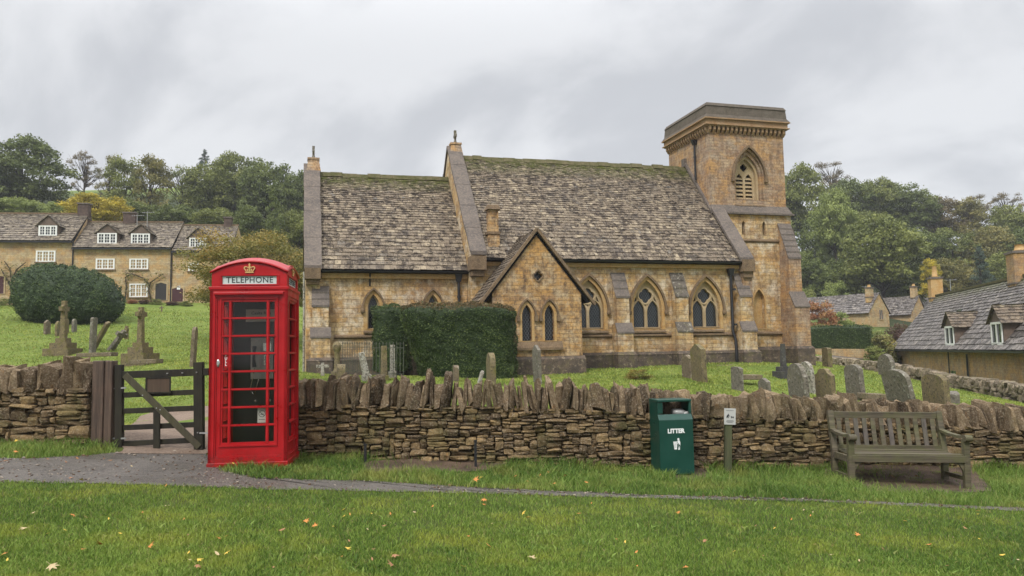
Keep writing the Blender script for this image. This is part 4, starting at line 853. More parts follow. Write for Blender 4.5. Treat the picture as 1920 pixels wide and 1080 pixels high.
# ---------------------------------------------------------------- telephone box
M['red']=None
t=NT('red_paint',.35,.38); n1=t.noise(2.5,5,.7); n2=t.noise(30,4,.7)
t.col(t.mix(t.ramp(n1,[(.35,0),(.68,1)]),(.34,.0035,.007),(.45,.007,.012))); t.rough(t.ramp(n1,[(.3,.20),(.7,.5)])); t.bump(n2,.15,.004)
_x,_y,_z=t.xyz(); _c=t.mix(t.ramp(n1,[(.35,0),(.68,1)]),(.30,.0025,.005),(.42,.006,.010))
_c=t.mix(t.math('MULTIPLY',t.ramp(_z,[(.02,1),(.22,0)]),t.ramp(t.noise(9,5,.8),[(.42,0),(.62,.85)])),_c,(.07,.02,.015))
_c=t.mix(t.ramp(t.noise(5,6,.85,t.scalev((1.5,1.5,.35))),[(.60,0),(.70,.45)]),_c,(.16,.012,.012))
_c=t.mix(t.ramp(t.noise(55,4,.8),[(.70,0),(.74,.7)]),_c,(.10,.03,.02)); t.col(_c); M['red']=t.m
M['gold']=simple('gold_paint',(.55,.34,.13),.45,.5)
M['sign_glass']=simple('opal_sign',(.50,.56,.54),.35,.5,var=.05)
M['black_text']=simple('black_lettering',(.02,.025,.03),.5)
M['white_text']=simple('white_lettering',(.75,.76,.75),.5,var=.03)
M['chrome']=simple('chrome',(.55,.55,.53),.25,.6,.9)
M['grey_metal']=simple('grey_metal',(.30,.30,.29),.4,.5,.2)
M['paper']=simple('paper',(.42,.42,.40),.7,var=.05)
t=NT('box_glass',.04,.5); tr=t.n('ShaderNodeBsdfTransparent',{'Color':(.93,.93,.91,1)}); gl_=t.n('ShaderNodeBsdfGlossy',{'Color':(.9,.9,.9,1),'Roughness':.05}); ms=t.n('ShaderNodeMixShader',{0:.018,1:tr.outputs[0],2:gl_.outputs[0]}); t.nt.links.new(ms.outputs[0],t.out.inputs[0]); M['box_glass']=t.m
def telephone_box():
    a=.123; Yf=9.14; p=at(389,876.5,Yf)
    c=np.array([p[0],p[1]])+.45*np.array([cos(a),sin(a)])+.45*np.array([-sin(a),cos(a)]); z=plane_z(c[0])
    z=float(p[2])+.0
    K=empty('telephone_box',(c[0],c[1],z),a,'red telephone box with domed roof and glazed panels beside the wooden gate','telephone box')
    W_=.45
    mb=MB().box((-W_-.012,-W_-.012,-.12),(W_+.012,W_+.012,.045)); mb.build('base',M['red'],K,.006)
    wz0,wz1=.265,1.965
    def glaz():
        cols=[(-.295,-.235),(-.20,.20),(.235,.295)]; ph=(wz1-wz0)/8
        return [rect(x0,wz0+ph*i+.013,x1,wz0+ph*(i+1)-.013) for i in range(8) for x0,x1 in cols]
    for k in range(4):
        R_=T(rz=k*pi/2)
        # corner posts and head, stepped in three planes
        mb=MB(); mb.plate(rect(-W_,.045,W_,2.10),[rect(-.385,.10,.385,2.02)],-W_,-W_+.035,R_)
        mb.plate(rect(-.384,.101,.384,2.019),[rect(-.368,.12,.368,2.0)],-W_+.012,-W_+.035,R_)
        if k==3: mb.plate(rect(-.395,.09,.395,2.03),[rect(-.378,.11,.378,2.012)],-W_-.010,-W_-.001,R_)
        mb.build('frame',M['red'],K,.003)
        if k==2:
            mb=MB().box((-.37,-W_+.03,.1),(.37,-W_+.05,2.0),R_); mb.build('back_panel',M['red'],K); continue
        d=empty('door' if k==0 else 'glazed_side'); d.parent=K; y=-W_+.022
        mb=MB(); mb.plate(rect(-.367,.10,.367,2.0),glaz(),y,y+.035,R_); mb.build('panel',M['red'],d)
        mb=MB(); mb.plate(rect(-.335,wz0-.035,.335,wz1+.035),[rect(-.318,wz0-.018,.318,wz1+.018)],y-.014,y-.001,R_)
        for i in range(1,8): zz=wz0+(wz1-wz0)*i/8; mb.box((-.318,y-.010,zz-.008),(.318,y-.001,zz+.008),R_)
        for xx in (-.2175,.2175): mb.box((xx-.009,y-.0105,wz0),(xx+.009,y-.0015,wz1),R_)
        mb.build('glazing_bars',M['red'],d)
        mb=MB().box((-.31,y+.014,wz0),(.31,y+.018,wz1),R_); mb.build('glass',M['box_glass'],d)
        if k==0:
            mb=MB(); V=[];n=16
            for j,(s,yy) in enumerate(((1,y-.004),(1,y-.018),(.6,y-.026))):
                for i in range(n): q=2*pi*i/n; V.append((-.348+.020*s*cos(q),yy,1.22+.045*s*sin(q)))
            F=[(j*n+i,j*n+(i+1)%n,(j+1)*n+(i+1)%n,(j+1)*n+i) for j in range(2) for i in range(n)]+[tuple(range(2*n,3*n))]
            mb.add(V,F); mb.build('handle',M['chrome'],d)
            for i,ch in enumerate('PULL'):
                v,f=text_mesh(ch,.042,.001,.0012); mb=MB().add(v,f,T(-.265,y+.011,1.31-.037*i)); mb.build('lettering',M['white_text'],d)
            mb=MB().box((-.290,y+.012,1.165),(-.238,y+.013,1.345)); mb.build('pull_plate',M['red'],d)
            mb=MB(); [mb.box((.372,y-.012,zz),(.384,y+.0,zz+.10)) for zz in (.3,1.1,1.85)]; mb.build('hinges',M['red'],d)
            mb=MB().plate([(.30,.045),(.345,.045),(.34,.10),(.325,.118),(.312,.10)],[],y-.004,y-.001); mb.build('rust_hole',M['dark'],d)
            mb=MB().box((.10,y+.032,.50),(.20,y+.034,.685)); mb.build('notice',M['paper'],d)
            mb=MB(); V=[];n=20
            for rr in (.040,.034):
                for i in range(n): V.append((.152+rr*cos(2*pi*i/n),y+.0305,.605+rr*sin(2*pi*i/n)))
            mb.add(V,[(i,(i+1)%n,n+(i+1)%n,n+i) for i in range(n)]); mb.bar((.126,y+.0305,.630),(.178,y+.0305,.58),.006,.002,up=(0,1,0)); mb.bar((.135,y+.0300,.60),(.17,y+.0300,.60),.008,.002,up=(0,1,0)); mb.box((.115,y+.030,.535),(.188,y+.0305,.541)); mb.build('notice_marks',M['black_text'],d)
    mb=MB().box((-.40,-W_-.030,2.035),(.40,-W_+.01,2.062)).box((-.41,-W_-.016,2.0625),(.41,-W_+.01,2.07)); mb.build('drip_moulding',M['red'],K,.003)
    mb=MB().box((-W_-.012,-W_-.012,2.10),(W_+.012,W_+.012,2.135)).box((-W_-.004,-W_-.004,2.085),(W_+.004,W_+.004,2.0999)); mb.build('cornice',M['red'],K,.003)
    E_=.435
    def arc(x,e=E_): return 2.30+.135*(1-(x/e)**2)
    xs=np.linspace(-E_,E_,21)
    for k in range(4):
        R_=T(rz=k*pi/2); q=E_-.0005*(k%2)
        mb=MB(); mb.plate([(-q,2.135),(q,2.135)]+[(x*q/E_,arc(x)) for x in xs[::-1]],[rect(-.315,2.165,.315,2.262)],-q,-q+.04,R_)
        mb.plate(rect(-.345,2.150,.345,2.277),[rect(-.330,2.160,.330,2.267)],-q-.008,-q-.001,R_); mb.build('pediment',M['red'],K)
        mb=MB().box((-.32,-q+.014,2.16),(.32,-q+.02,2.267),R_); sgn=mb.build('sign_panel',M['sign_glass'],K)
        v,f=text_mesh('TELEPHONE',.098,.001,.0004,1.07); mb=MB().add(v,f,R_@T(0,-q+.012,2.2135)@Matrix.Diagonal((.98,1,1.02,1))); mb.build('lettering',M['black_text'],sgn)
        crown(K,R_,-q)
    # sail dome with a rolled edge
    n=22; u=np.linspace(-1,1,n); e=E_+.022; V=[];F=[]
    for i in range(n):
        for j in range(n): V.append((u[i]*e,u[j]*e,2.335+.125*(1-u[i]**2)+.10*(1-u[j]**2) if True else 0))
    V=[(x,y_,2.312+.132*(1-(x/e)**2)+.085*(1-(y_/e)**2)) for x,y_,z_ in V]
    F=[(i*n+j,(i+1)*n+j,(i+1)*n+j+1,i*n+j+1) for i in range(n-1) for j in range(n-1)]
    mb=MB(); mb.add(V,F,smooth=True); m2=n*n
    mb.build('roof',M['red'],K).modifiers.new('s','SOLIDIFY').thickness=.022
    K.scale=(1,1,.992)
    # inside: pay phone, notice board, shelf
    ph=empty('pay_phone',(0,0,0)); ph.parent=K
    mb=MB().box((-.13,.30,1.0),(.15,.39,1.52)).box((-.13,.29,1.50),(.15,.30,1.53)).box((-.01,.285,1.0),(.0,.30,1.5)); mb.build('phone_body',M['grey_metal'],ph,.006)
    mb=MB().tube([(-.07,.24,1.16),(-.075,.22,1.25),(-.075,.22,1.33),(-.07,.24,1.42)],[.028,.017,.017,.028],8); mb.build('handset',M['black_text'],ph)
    mb=MB().tube([(-.07,.24,1.14),(-.12,.24,.86),(-.07,.24,.80),(-.02,.26,1.0)],.006,6); mb.build('cord',M['chrome'],ph)
    mb=MB().box((.03,.28,1.36),(.13,.299,1.46)); [mb.box((.04+.03*i,.27,1.18+.035*j),(.06+.03*i,.28,1.20+.035*j)) for i in range(3) for j in range(4)]; mb.build('keypad',M['chrome'],ph)
    nb=MB().box((-.19,.28,1.74),(.19,.29,1.90)); nbo=nb.build('notice_board',M['paper'],K)
    v,f=text_mesh('Casita Rica',.055,.001,.0005); MB().add(v,f,T(0,.278,1.85)).build('lettering',M['black_text'],nbo)
    mb=MB().box((-.36,.395,.1),(.36,.41,2.0)); mb.build('backboard',M['iron'],K)
    mb=MB().box((-.42,-.42,.03),(.42,.42,.06)); mb.build('floor',M['dark'],K); mb=MB().box((-.40,-.40,2.09),(.40,.40,2.10)); mb.build('ceiling',M['dark'],K)
    mb=MB().box((.23,.20,1.2),(.31,.38,1.75)); mb.build('side_notice',M['paper'],K)
    mb=MB(); [mb.tube([(x_,.385,z_),(x_,.36,z_)],.012,8) for x_ in (-.08,.10) for z_ in (.72,.86)]; mb.build('bolts',M['chrome'],K)
    return K
def crown(K,R_,q):
    mb=MB(); z=2.300
    mb.plate([(-.050,0),(.050,0),(.047,.016),(-.047,.016)],[],q-.012,q-.002,R_@T(0,0,z))
    for s in (-1,1):
        mb.plate([(s*.044,.020),(s*.066,.052),(s*.066,.070),(s*.050,.082),(s*.028,.078),(s*.006,.064),(s*.006,.054),(s*.028,.066),(s*.046,.070),(s*.054,.062),(s*.052,.052),(s*.030,.020)],[],q-.013,q-.002,R_@T(0,0,z))
        mb.plate([(s*.030,.022),(s*.012,.022),(s*.017,.034),(s*.012,.046),(s*.022,.052),(s*.032,.044),(s*.026,.034)],[],q-.012,q-.002,R_@T(0,0,z))
    mb.plate([(-.008,.020),(.008,.020),(.007,.07),(.014,.080),(.007,.088),(.007,.096),(.014,.10),(.007,.106),(.005,.116),(-.005,.116),(-.007,.106),(-.014,.10),(-.007,.096),(-.007,.088),(-.014,.080),(-.007,.07)],[],q-.013,q-.002,R_@T(0,0,z))
    mb.build('crown',M['gold'],K)
telephone_box()
# ---------------------------------------------------------------- gate, gate post
GY=10.32
p=at(192,850,GY); GX0=-5.27
mb=MB(); zt=at(192,676,GY)[2]
mb.box((-.105,-.09,-.35),(.045,.09,zt-p[2])).box((.048,-.07,-.35),(.15,.08,zt-p[2]-.004)); 
o=mb.build('gate_post',M['post_wood'],None,.012); o.location=(p[0]-.01,GY,p[2]); tag(o,'thick weathered brown timber post between the mossy wall and the gate','gate post')
gt=empty('wooden_gate',(GX0-.05,GY,.30),0,'dark wooden field gate with diagonal brace hanging beside the telephone box','gate')
def gpt(x,y,dy=0):
    q=at(x,y,GY+dy); return (q[0]-(GX0-.05),dy,q[2]-.30)
def gbar(name,a,b,w,h,mat,dy=0): mb=MB(); mb.bar(gpt(*a,dy),gpt(*b,dy),w,h); return mb.build(name,M[mat],gt,.004)
gbar('gate_stile',(224,684),(224,850),.095,.075,'gate_wood'); gbar('gate_stile',(373,679),(374,843),.12,.085,'gate_wood')
gbar('gate_rail',(229,703),(392,697),.055,.095,'gate_wood',-.0)
for ya,yb in ((741,735),(771,765),(802,796),(832,825)): gbar('gate_rail',(229,ya),(368,yb),.03,.070,'gate_wood',.01)
mb=MB(); a=gpt(234,703,-.045);b=gpt(374,838,-.045); mb.bar(a,b,.03,.085); mb.build('gate_brace',M['gate_brace'],gt,.003)
mb=MB(); mb.bar(gpt(294,768,-.04),gpt(294,846,-.04),.085,.03); mb.build('gate_upright',M['gate_wood'],gt,.003)
mb=MB(); q0_=gpt(275,736,-.03);q1_=gpt(319,708,-.03); mb.box((q0_[0],-.035,q0_[2]),(q1_[0],-.02,q1_[2])); bo=mb.build('notice_board',M['board_wood'],gt)
mb=MB(); mb.plate(rect(q0_[0]-.015,q0_[2]-.015,q1_[0]+.015,q1_[2]+.01),[rect(q0_[0]+.005,q0_[2]+.005,q1_[0]-.005,q1_[2]-.01)],-.042,-.034); mb.build('board_frame',M['gate_wood'],bo)
mb=MB(); mb.bar(gpt(206,729,0),gpt(236,727,-.045),.012,.02).bar(gpt(374,812,-.05),gpt(392,812,-.05),.012,.02).bar(gpt(206,822,0),gpt(236,822,-.045),.012,.02)
for bx in ((314,700),(342,699),(369,698),(268,741),(294,765),(301,768),(371,811)): g0=gpt(*bx,-.05); mb.box((g0[0]-.007,-.065,g0[2]-.007),(g0[0]+.007,-.04,g0[2]+.007))
mb.build('hinges',M['grey_metal'],gt)
hp=at(395,845,GY+.02); o=MB().box((-.07,-.07,-.3),(.07,.07,1.2)).build('gate_post',M['gate_wood'],None,.01); o.location=hp; o.location.x+=.09; tag(o,'slim dark hinge post partly hidden behind the telephone box','gate post')
# ---------------------------------------------------------------- litter bin
t=NT('green_paint',.34,.5); n1=t.noise(3,4,.6); t.col(t.ramp(n1,[(.3,(.002,.036,.025)),(.7,(.004,.055,.037))])); t.rough(t.ramp(n1,[(.3,.25),(.7,.45)])); t.bump(t.noise(5,3),.1,.01); M['green']=t.m
def litter_bin():
    p=at(1239,891,9.95); a=.16; w=.455; d=.36
    K=empty('litter_bin',(p[0],p[1],p[2]),a,'green metal litter bin with open hood in front of the stone wall','litter bin')
    mb=MB(); n=.0
    hb=.0; ht=.69
    F=[(0,0,0),(w,0,0),(w,d,0),(0,d,0),(0-.0,.0,ht),(w,.0,ht),(w,d,ht),(0,d,ht)]
    mb.hexa(F); mb.build('bin_body',M['green'],K,.006)
    mb=MB(); mb.hexa([(.0,0,ht),(w,0,ht),(w,.07,ht),(0,.07,ht),(0.0,.05,ht+.066),(w-.0,.05,ht+.066),(w,.07,ht+.066),(0,.07,ht+.066)]); mb.build('front_lip',M['green'],K)
    mb=MB(); 
    for s in (0,1):
        x0=s*(w-.022); mb.box((x0,.05,ht),(x0+.022,d,.925))
    mb.box((0,.045,.77),(.07,.075,.94)).box((w-.03,.045,.77),(w,.075,.94))
    mb.box((0,d-.02,ht),(w,d,.705)); mb.build('side_panels',M['green'],K)
    mb=MB().box((-.004,.03,.915),(w+.004,d+.004,.945)); mb.build('hood',M['green'],K,.006)
    mb=MB().box((.02,.08,.70),(w-.02,d-.02,.71)); mb.build('liner_rim',M['dark'],K)
    mb=MB().box((.03,.03,-.09),(w-.03,d-.03,-.001)); mb.build('foot',M['iron'],K)
    v,f=text_mesh('LITTER',.075,.001,.0035,.98); MB().add(v,f,T(w/2-.005,-.002,.545)).build('lettering',M['white_text'],K)
    mb=MB(); x=w/2+.01; z=.36
    Pm=T(x,-.0015,z)
    mb.plate([(-.055,.045),(-.005,.045),(-.012,-.045),(-.045,-.045)],[rect(-.040,-.03,-.036,.03),rect(-.026,-.03,-.022,.03)],-.001,.001,Pm)
    mb.plate([(-.058,.052),(-.001,.056),(-.001,.049),(-.058,.046)],[],-.001,.001,Pm)
    mb.plate([(.012+.014*cos(k*pi/5),.083+.014*sin(k*pi/5)) for k in range(10)],[],-.001,.001,Pm)
    mb.plate([(.0,.066),(.026,.068),(.036,.045),(.034,.0),(.036,-.05),(.028,-.05),(.022,-.005),(.018,-.005),(.006,-.05),(-.003,-.05),(.010,.0),(.008,.04),(-.016,.032),(-.030,.050),(-.035,.045),(-.018,.022),(.004,.030)],[],-.001,.001,Pm)
    mb.build('pictogram',M['white_text'],K)
    V,Fc,_=stones(np.array([[.33,.18,.76],[.40,.15,.74]]),np.array([[.08,.09,.055],[.05,.06,.04]]),np.random.RandomState(3),3,.7,.15)
    o=bulk('rubbish_bag',V,Fc,M['grey_metal'],None,True); o.location=K.location; o.rotation_euler=K.rotation_euler; tag(o,'grey rubbish bag showing in the opening of the green bin','rubbish bag')
litter_bin()
# ---------------------------------------------------------------- sign post
p=at(1363,868,10.25); K=empty('sign_post',tuple(p),0,'leaning green wooden post with small white dog notice by the wall','sign post')
mb=MB(); mb.hexa([(-.045,-.04,-.2),(.045,-.04,-.2),(.045,.04,-.2),(-.045,.04,-.2),(-.005,-.04,.60),(.085,-.04,.60),(.085,.04,.60),(-.005,.04,.60)]); mb.build('post',M['sign_post'],K,.006)
SM=T(.05,-.047,.605,ry=.05)
mb=MB(); mb.plate(rect(-.075,-.105,.075,.105),[],-.004,.004,SM); pl=mb.build('sign_plate',M['paper'],K,.003)
mb=MB(); sc=1.5
mb.plate([(-.045,.0),(-.035,.02),(-.028,.022),(-.024,.034),(-.014,.034),(-.018,.018),(.0,.006),(.0,-.0),(-.020,.006),(-.018,-.022),(-.026,-.022),(-.030,-.004),(-.036,-.022),(-.044,-.022)],[],-.006,-.0045,SM)
mb.plate([(.010,-.004),(.016,.006),(.024,.0),(.044,-.002),(.052,.008),(.050,-.008),(.046,-.022),(.040,-.022),(.038,-.012),(.026,-.012),(.022,-.022),(.016,-.022),(.016,-.010)],[],-.006,-.0045,SM)
for zz,ww in ((.075,.05),(-.055,.045),(-.068,.05),(-.081,.035)): mb.box((-ww,-.0055,zz),(ww,-.0045,zz+.004),SM)
mb.build('sign_marks',M['black_text'],pl)
# ---------------------------------------------------------------- iron stakes
for i,(x,yt,yb,l) in enumerate(((685,836,877,'short rusty iron stake left of the bare earth strip'),(892,829,873,'short rusty iron stake at the right of the earth strip'))):
    p=at(x,yb,10.0); mb=MB().box((-.016,-.012,-.1),(.016,.012,(yb-yt)*10/FPX)).box((-.02,-.016,(yb-yt)*10/FPX),(.022,.016,(yb-yt)*10/FPX+.018)); o=mb.build('iron_stake',M['iron'],None); o.location=p; tag(o,l,'iron stake',group='iron stakes at the foot of the wall')
# ---------------------------------------------------------------- bench
def bench():
    pl=at(1592,909,9.95); pr=at(1818,915,9.95); w=pr[0]-pl[0]; rz=0.0
    K=empty('park_bench',((pl[0]+pr[0])/2,9.95,(pl[2]+pr[2])/2),0,'weathered mossy wooden bench with slatted back against the stone wall','bench')
    K.rotation_euler=(0,-(pr[2]-pl[2])/w*.6,0)
    h=w/2-.03; D=.50; sz=.40
    for s in (-1,1):
        mb=MB(); mb.bar((s*h,0,-.12),(s*h,0,.60),.075,.07); mb.build('leg',M['bench_wood'],K,.006)
        mb=MB(); mb.bar((s*h,D,-.12),(s*h,D,sz),.075,.07); mb.bar((s*h,D,sz-.03),(s*h,D+.12,.90),.075,.07,up=(0,1,0)); mb.build('leg',M['bench_wood'],K,.006)
        mb=MB(); pts=[(s*h,D+.06,.655),(s*h,D-.15,.625),(s*h,.12,.615),(s*h,-.03,.635)]
        for a_,b_ in zip(pts[:-1],pts[1:]): mb.bar(a_,b_,.075,.035)
        mb.tube([(s*h-.045,-.055,.61),(s*h+.045,-.055,.61)],.042,10); mb.build('armrest',M['bench_wood'],K)
        mb=MB(); mb.bar((s*h,.0,.33),(s*h,D,.33),.045,.08).bar((s*h,.03,.10),(s*h,D,.10),.035,.05); mb.build('side_rail',M['bench_wood'],K)
        mb=MB(); mb.plate([(s*(h-.035),.305),(s*(h-.17),.305),(s*(h-.09),.27),(s*(h-.05),.20),(s*(h-.035),.12)],[],-.015,.015); mb.build('bracket',M['bench_wood'],K)
    for i in range(5):
        y=-.02+i*.108; mb=MB().bar((-h+.04 if i else -h+.038,y+.045,sz-.005-.018*sin(i/4*pi)),(h-.04,y+.045,sz-.005-.018*sin(i/4*pi)),.088,.024,up=(0,0,1)); mb.build('seat_slat',M['bench_wood'],K,.004)
    mb=MB().bar((-h,-.025,.345),(h,-.025,.345),.028,.085); mb.build('seat_rail',M['bench_wood'],K,.004)
    mb=MB().bar((-h,D+.108,.845),(h,D+.108,.845),.04,.085); mb.build('top_rail',M['bench_wood'],K,.005)
    mb=MB().bar((-h,D+.01,.43),(h,D+.01,.43),.035,.05); mb.build('back_rail',M['bench_wood'],K)
    for i in range(12):
        x=-h+.1+i*(2*h-.2)/11; mb=MB().bar((x,D+.015,.44),(x,D+.10,.815),.058,.016,up=(0,1,0)); mb.build('back_slat',M['bench_grey' if i in (2,3,6,10) else 'bench_wood'],K)
bench()
# ---------------------------------------------------------------- gravestones
def outline(kind,w,h):
    a=w/2
    if kind=='round': r=min(a,.5*w); return [(-a,-.4),(a,-.4),(a,h-r)]+[(r*cos(k*pi/10),h-r+r*sin(k*pi/10)) for k in range(1,10)]+[(-a,h-r)]
    if kind=='peak': return [(-a,-.4),(a,-.4),(a,h-.45*a),(0,h),(-a,h-.45*a)]
    if kind=='flat': return [(-a,-.4),(a,-.4),(a,h-.03),(a*.6,h),(-a*.5,h-.01),(-a,h-.05)]
    if kind=='segment': return [(-a,-.4),(a,-.4)]+[(a*cos(pi*k/12)*1.0,h-.22*w+.22*w*sin(pi*k/12)) for k in range(0,13)]
    if kind=='ogee': return [(-a,-.4),(a,-.4),(a,h-.16),(a*.86,h-.13),(a*.72,h-.12),(a*.5,h-.04),(a*.25,h),(-a*.25,h),(-a*.5,h-.04),(-a*.72,h-.12),(-a*.86,h-.13),(-a,h-.16)]
    if kind=='shoulder':
        return [(-a*.92,-.4),(a*.92,-.4),(a,h*.55),(a*.98,h*.68),(a*.86,h*.74)]+[(a*.86*cos(k*pi/10),h*.74+(h*.26)*sin(k*pi/10)) for k in range(1,10)]+[(-a*.86,h*.74),(-a*.98,h*.68),(-a,h*.55)]
    if kind=='gothic': return [(-a,-.4),(a,-.4)]+arch(0,a,h-.8*w,h-.8*w,h,6)[::-1]
def grave(x,yt,yb,Y,w,kind,mat,label,lean=0,rz=TH+pi/2-.0,th=.10,extra=None,back=0,name='gravestone',cat='gravestone'):
    p=at(x,yb,Y); h=(yb-yt)*p[1]/FPX*1.0
    mb=MB(); mb.plate(outline(kind,w,h),[],-th/2,th/2); o=mb.build(name,M[mat],None,.012)
    o.location=p; o.rotation_euler=(0,0,0)
    o.rotation_mode='QUATERNION'; o.rotation_quaternion=(Matrix.Rotation(lean,4,'Y')@Matrix.Rotation(rz,4,'Z')@Matrix.Rotation(back,4,'X')).to_quaternion()
    tag(o,label,cat,'gravestones in the churchyard'); return o
RG=TH+pi/2-.06
grave(88,600,626,37,.62,'peak','grave_brown','small pointed brown headstone left of the rounded yew',rz=RG)
grave(109,602,627,36.5,.6,'round','grave_moss','small dark headstone just left of the yellow topped monument',rz=RG)
grave(124,597,622,38,.5,'round','grave_moss','mossy headstone directly behind the yellow topped monument',rz=RG)
grave(139,598,619,39,.5,'round','grave_grey','pale little headstone against the foot of the rounded yew',rz=RG)
grave(173,595,661,30,.55,'flat','grave_grey','tall upright grey headstone seen edge on between the two monuments',rz=RG,lean=.03)
grave(183,599,640,31,.5,'flat','grave_moss','lichened headstone leaning hard to the right behind the upright grey one',rz=RG,lean=.50)
grave(362,613,676,25,.52,'round','grave_brown','dark thin headstone standing alone left of the telephone box',rz=RG,lean=.05)
grave(225,566,585,50,.45,'peak','grave_brown','brown stump like stone at the right edge of the rounded yew',rz=RG)
# leaning cross
def cross(x,yt,yb,Y,label,mat,aw=.25,t=.09,lean=0,rz=0,base=None,arm=.68,ring=False,cat='grave cross'):
    p=at(x,yb,Y); h=(yb-yt)*p[1]/FPX; K=empty('grave_cross',tuple(p),rz,label,cat,'grave crosses')
    K.rotation_mode='QUATERNION'; K.rotation_quaternion=(Matrix.Rotation(lean,4,'Y')@Matrix.Rotation(rz,4,'Z')).to_quaternion()
    b0=0
    if base:
        b0=0
        for i,(bw,bh) in enumerate(base): mb=MB().box((-bw/2,-bw/2,b0 if i else -.3),(bw/2,bw/2,b0+bh)); mb.build('step',M[mat],K,.01); b0+=bh
    mb=MB(); mb.hexa([(-t*.62,-t*.62,b0-.05),(t*.62,-t*.62,b0-.05),(t*.62,t*.62,b0-.05),(-t*.62,t*.62,b0-.05),(-t*.45,-t*.45,h),(t*.45,-t*.45,h),(t*.45,t*.45,h),(-t*.45,t*.45,h)])
    za=b0+(h-b0)*arm; mb.box((-aw,-t*.44,za-t*.5),(aw,t*.44,za+t*.5))
    if ring:
        V=[];n=20
        for yy in (-t*.3,t*.3):
            for rr in (aw*.72,aw*.52):
                for k in range(n): V.append((rr*cos(2*pi*k/n),yy,za+rr*sin(2*pi*k/n)))
        F=[]
        for k in range(n):
            j=(k+1)%n; F+=[(k,j,n+j,n+k),(2*n+k,3*n+k,3*n+j,2*n+j),(k,2*n+k,2*n+j,j),(n+k,n+j,3*n+j,3*n+k)]
        mb.add(V,F)
    mb.build('cross',M[mat],K,.008); return K
cross(206,612,658,31,'grey stone cross leaning far over to the right on the slope','grave_grey',.24,.16,lean=.62,rz=RG-pi/2+.9,arm=.80)
cross(237,611,634,34,'small mossy cross standing just behind the leaning cross','grave_moss',.18,.13,rz=RG)
cross(303,573,585,55,'tiny distant cross on the slope below the cottages','grave_brown',.16,.07)
cross(118,564,663,30,'tall monument with yellow lichen top on three mossy steps','grave_moss',.24,.17,base=((1.0,.20),(.68,.22),(.40,.18)),rz=TH+pi/2-.3,arm=.78,ring=True)
cross(263,576,674,27.5,'tall lichened wheel cross on three mossy steps above the gate','grave_moss',.25,.16,base=((.90,.22),(.60,.22),(.38,.16)),rz=TH+pi/2-.45,arm=.80,ring=True)
cross(605,680,701,21,'small pale stone cross by the church buttress','grave_white',.17,.08,rz=.1)
cross(1470,645,708,24,'thin dark metal cross on a stepped base near the tower','grave_dark',.05,.12,base=((.50,.2),(.34,.14)),rz=TH,arm=.8)
# centre
grave(855,685,716,20,.3,'flat','grave_brown','short brown stub between the coping and the clipped yew',rz=RG,th=.12)
grave(899,694,716,19.5,.25,'peak','grave_white','little white pointed marker leaning right in front of the yew',rz=RG,lean=.3,th=.06)
grave(921,662,724,19,.62,'round','grave_moss','stout headstone with bright moss on top at the corner of the clipped yew',rz=RG,th=.13)
grave(1008,647,718,20,.60,'peak','grave_grey','tall thin grey headstone in front of the gabled vestry',rz=RG,lean=-.02,th=.08)
grave(1290,665,708,23,.55,'peak','grave_brown','pointed brown headstone, the shorter of the pair by the nave',rz=RG,lean=-.02,th=.12)
grave(1312,645,715,22,.70,'peak','grave_moss','pointed brown headstone, the taller of the pair by the nave',rz=RG,lean=-.03,th=.14)
grave(1383,688,729,20,.46,'flat','grave_grey','low square dark headstone on the grass below the downpipe',rz=RG)
grave(1436,709,746,18,.38,'peak','grave_grey','small chipped headstone just behind the wall coping',rz=RG,lean=-.08)
grave(1500,682,757,19,.86,'shoulder','grave_grey','large ornate grey headstone with rounded shoulders',rz=RG-.1,lean=-.06,th=.12)
grave(1520,678,745,21,.5,'round','grave_white','narrow pale headstone tucked behind the large ornate one',rz=RG,lean=-.10)
grave(1550,692,757,18.5,.74,'ogee','grave_moss','brown headstone with low curved top right of the ornate one',rz=RG-.1,lean=-.03,th=.11)
grave(1552,652,694,32,.40,'flat','grave_moss','far slim mossy pillar stone near the boundary wall',rz=RG,th=.2)
grave(1606,684,749,19.5,.66,'segment','grave_grey','upright grey speckled headstone with curved top',rz=RG-.08,lean=-.06,th=.12)
grave(1664,664,706,27,.80,'round','grave_grey','round topped headstone farthest back near the boundary wall',rz=RG-.1,lean=-.05,th=.16)
grave(1694,692,766,17,.98,'segment','grave_grey','broad grey headstone leaning strongly to the left',rz=RG-.15,lean=-.20,th=.10)
grave(1757,702,764,17,.74,'segment','grave_moss','broad mossy brown headstone nearest the bench',rz=RG-.1,lean=-.03,th=.14)
grave(1783,734,752,19,.7,'flat','grave_grey','low broken stone block on the grass at the far right',rz=RG-.6,th=.3)
grave(640,683,714,19.5,.3,'round','grave_moss','squat mossy stone under the iron railings',rz=RG,th=.2)
for x0,y0,x1,y1,Y,l in ((250,679,300,677,24.5,'low stone grave kerb below the wheel cross'),(150,666,215,664,27,'broken stone kerb right of the yellow topped monument'),(1390,707,1425,707,22,'flat stone ledger in the grass by the tower'),(1615,742,1660,744,19,'thin stone kerb between the leaning headstones'),(1340,689,1372,687,27,'low stone kerb beside the nave plinth')):
    a=at(x0,y0,Y);b=at(x1,y1,Y); mb=MB().bar((0,0,0),tuple(b-a),.5,.14); o=mb.build('grave_kerb',M['grave_brown'],None,.015); o.location=tuple(a); tag(o,l,'grave kerb',group='grave kerbs')
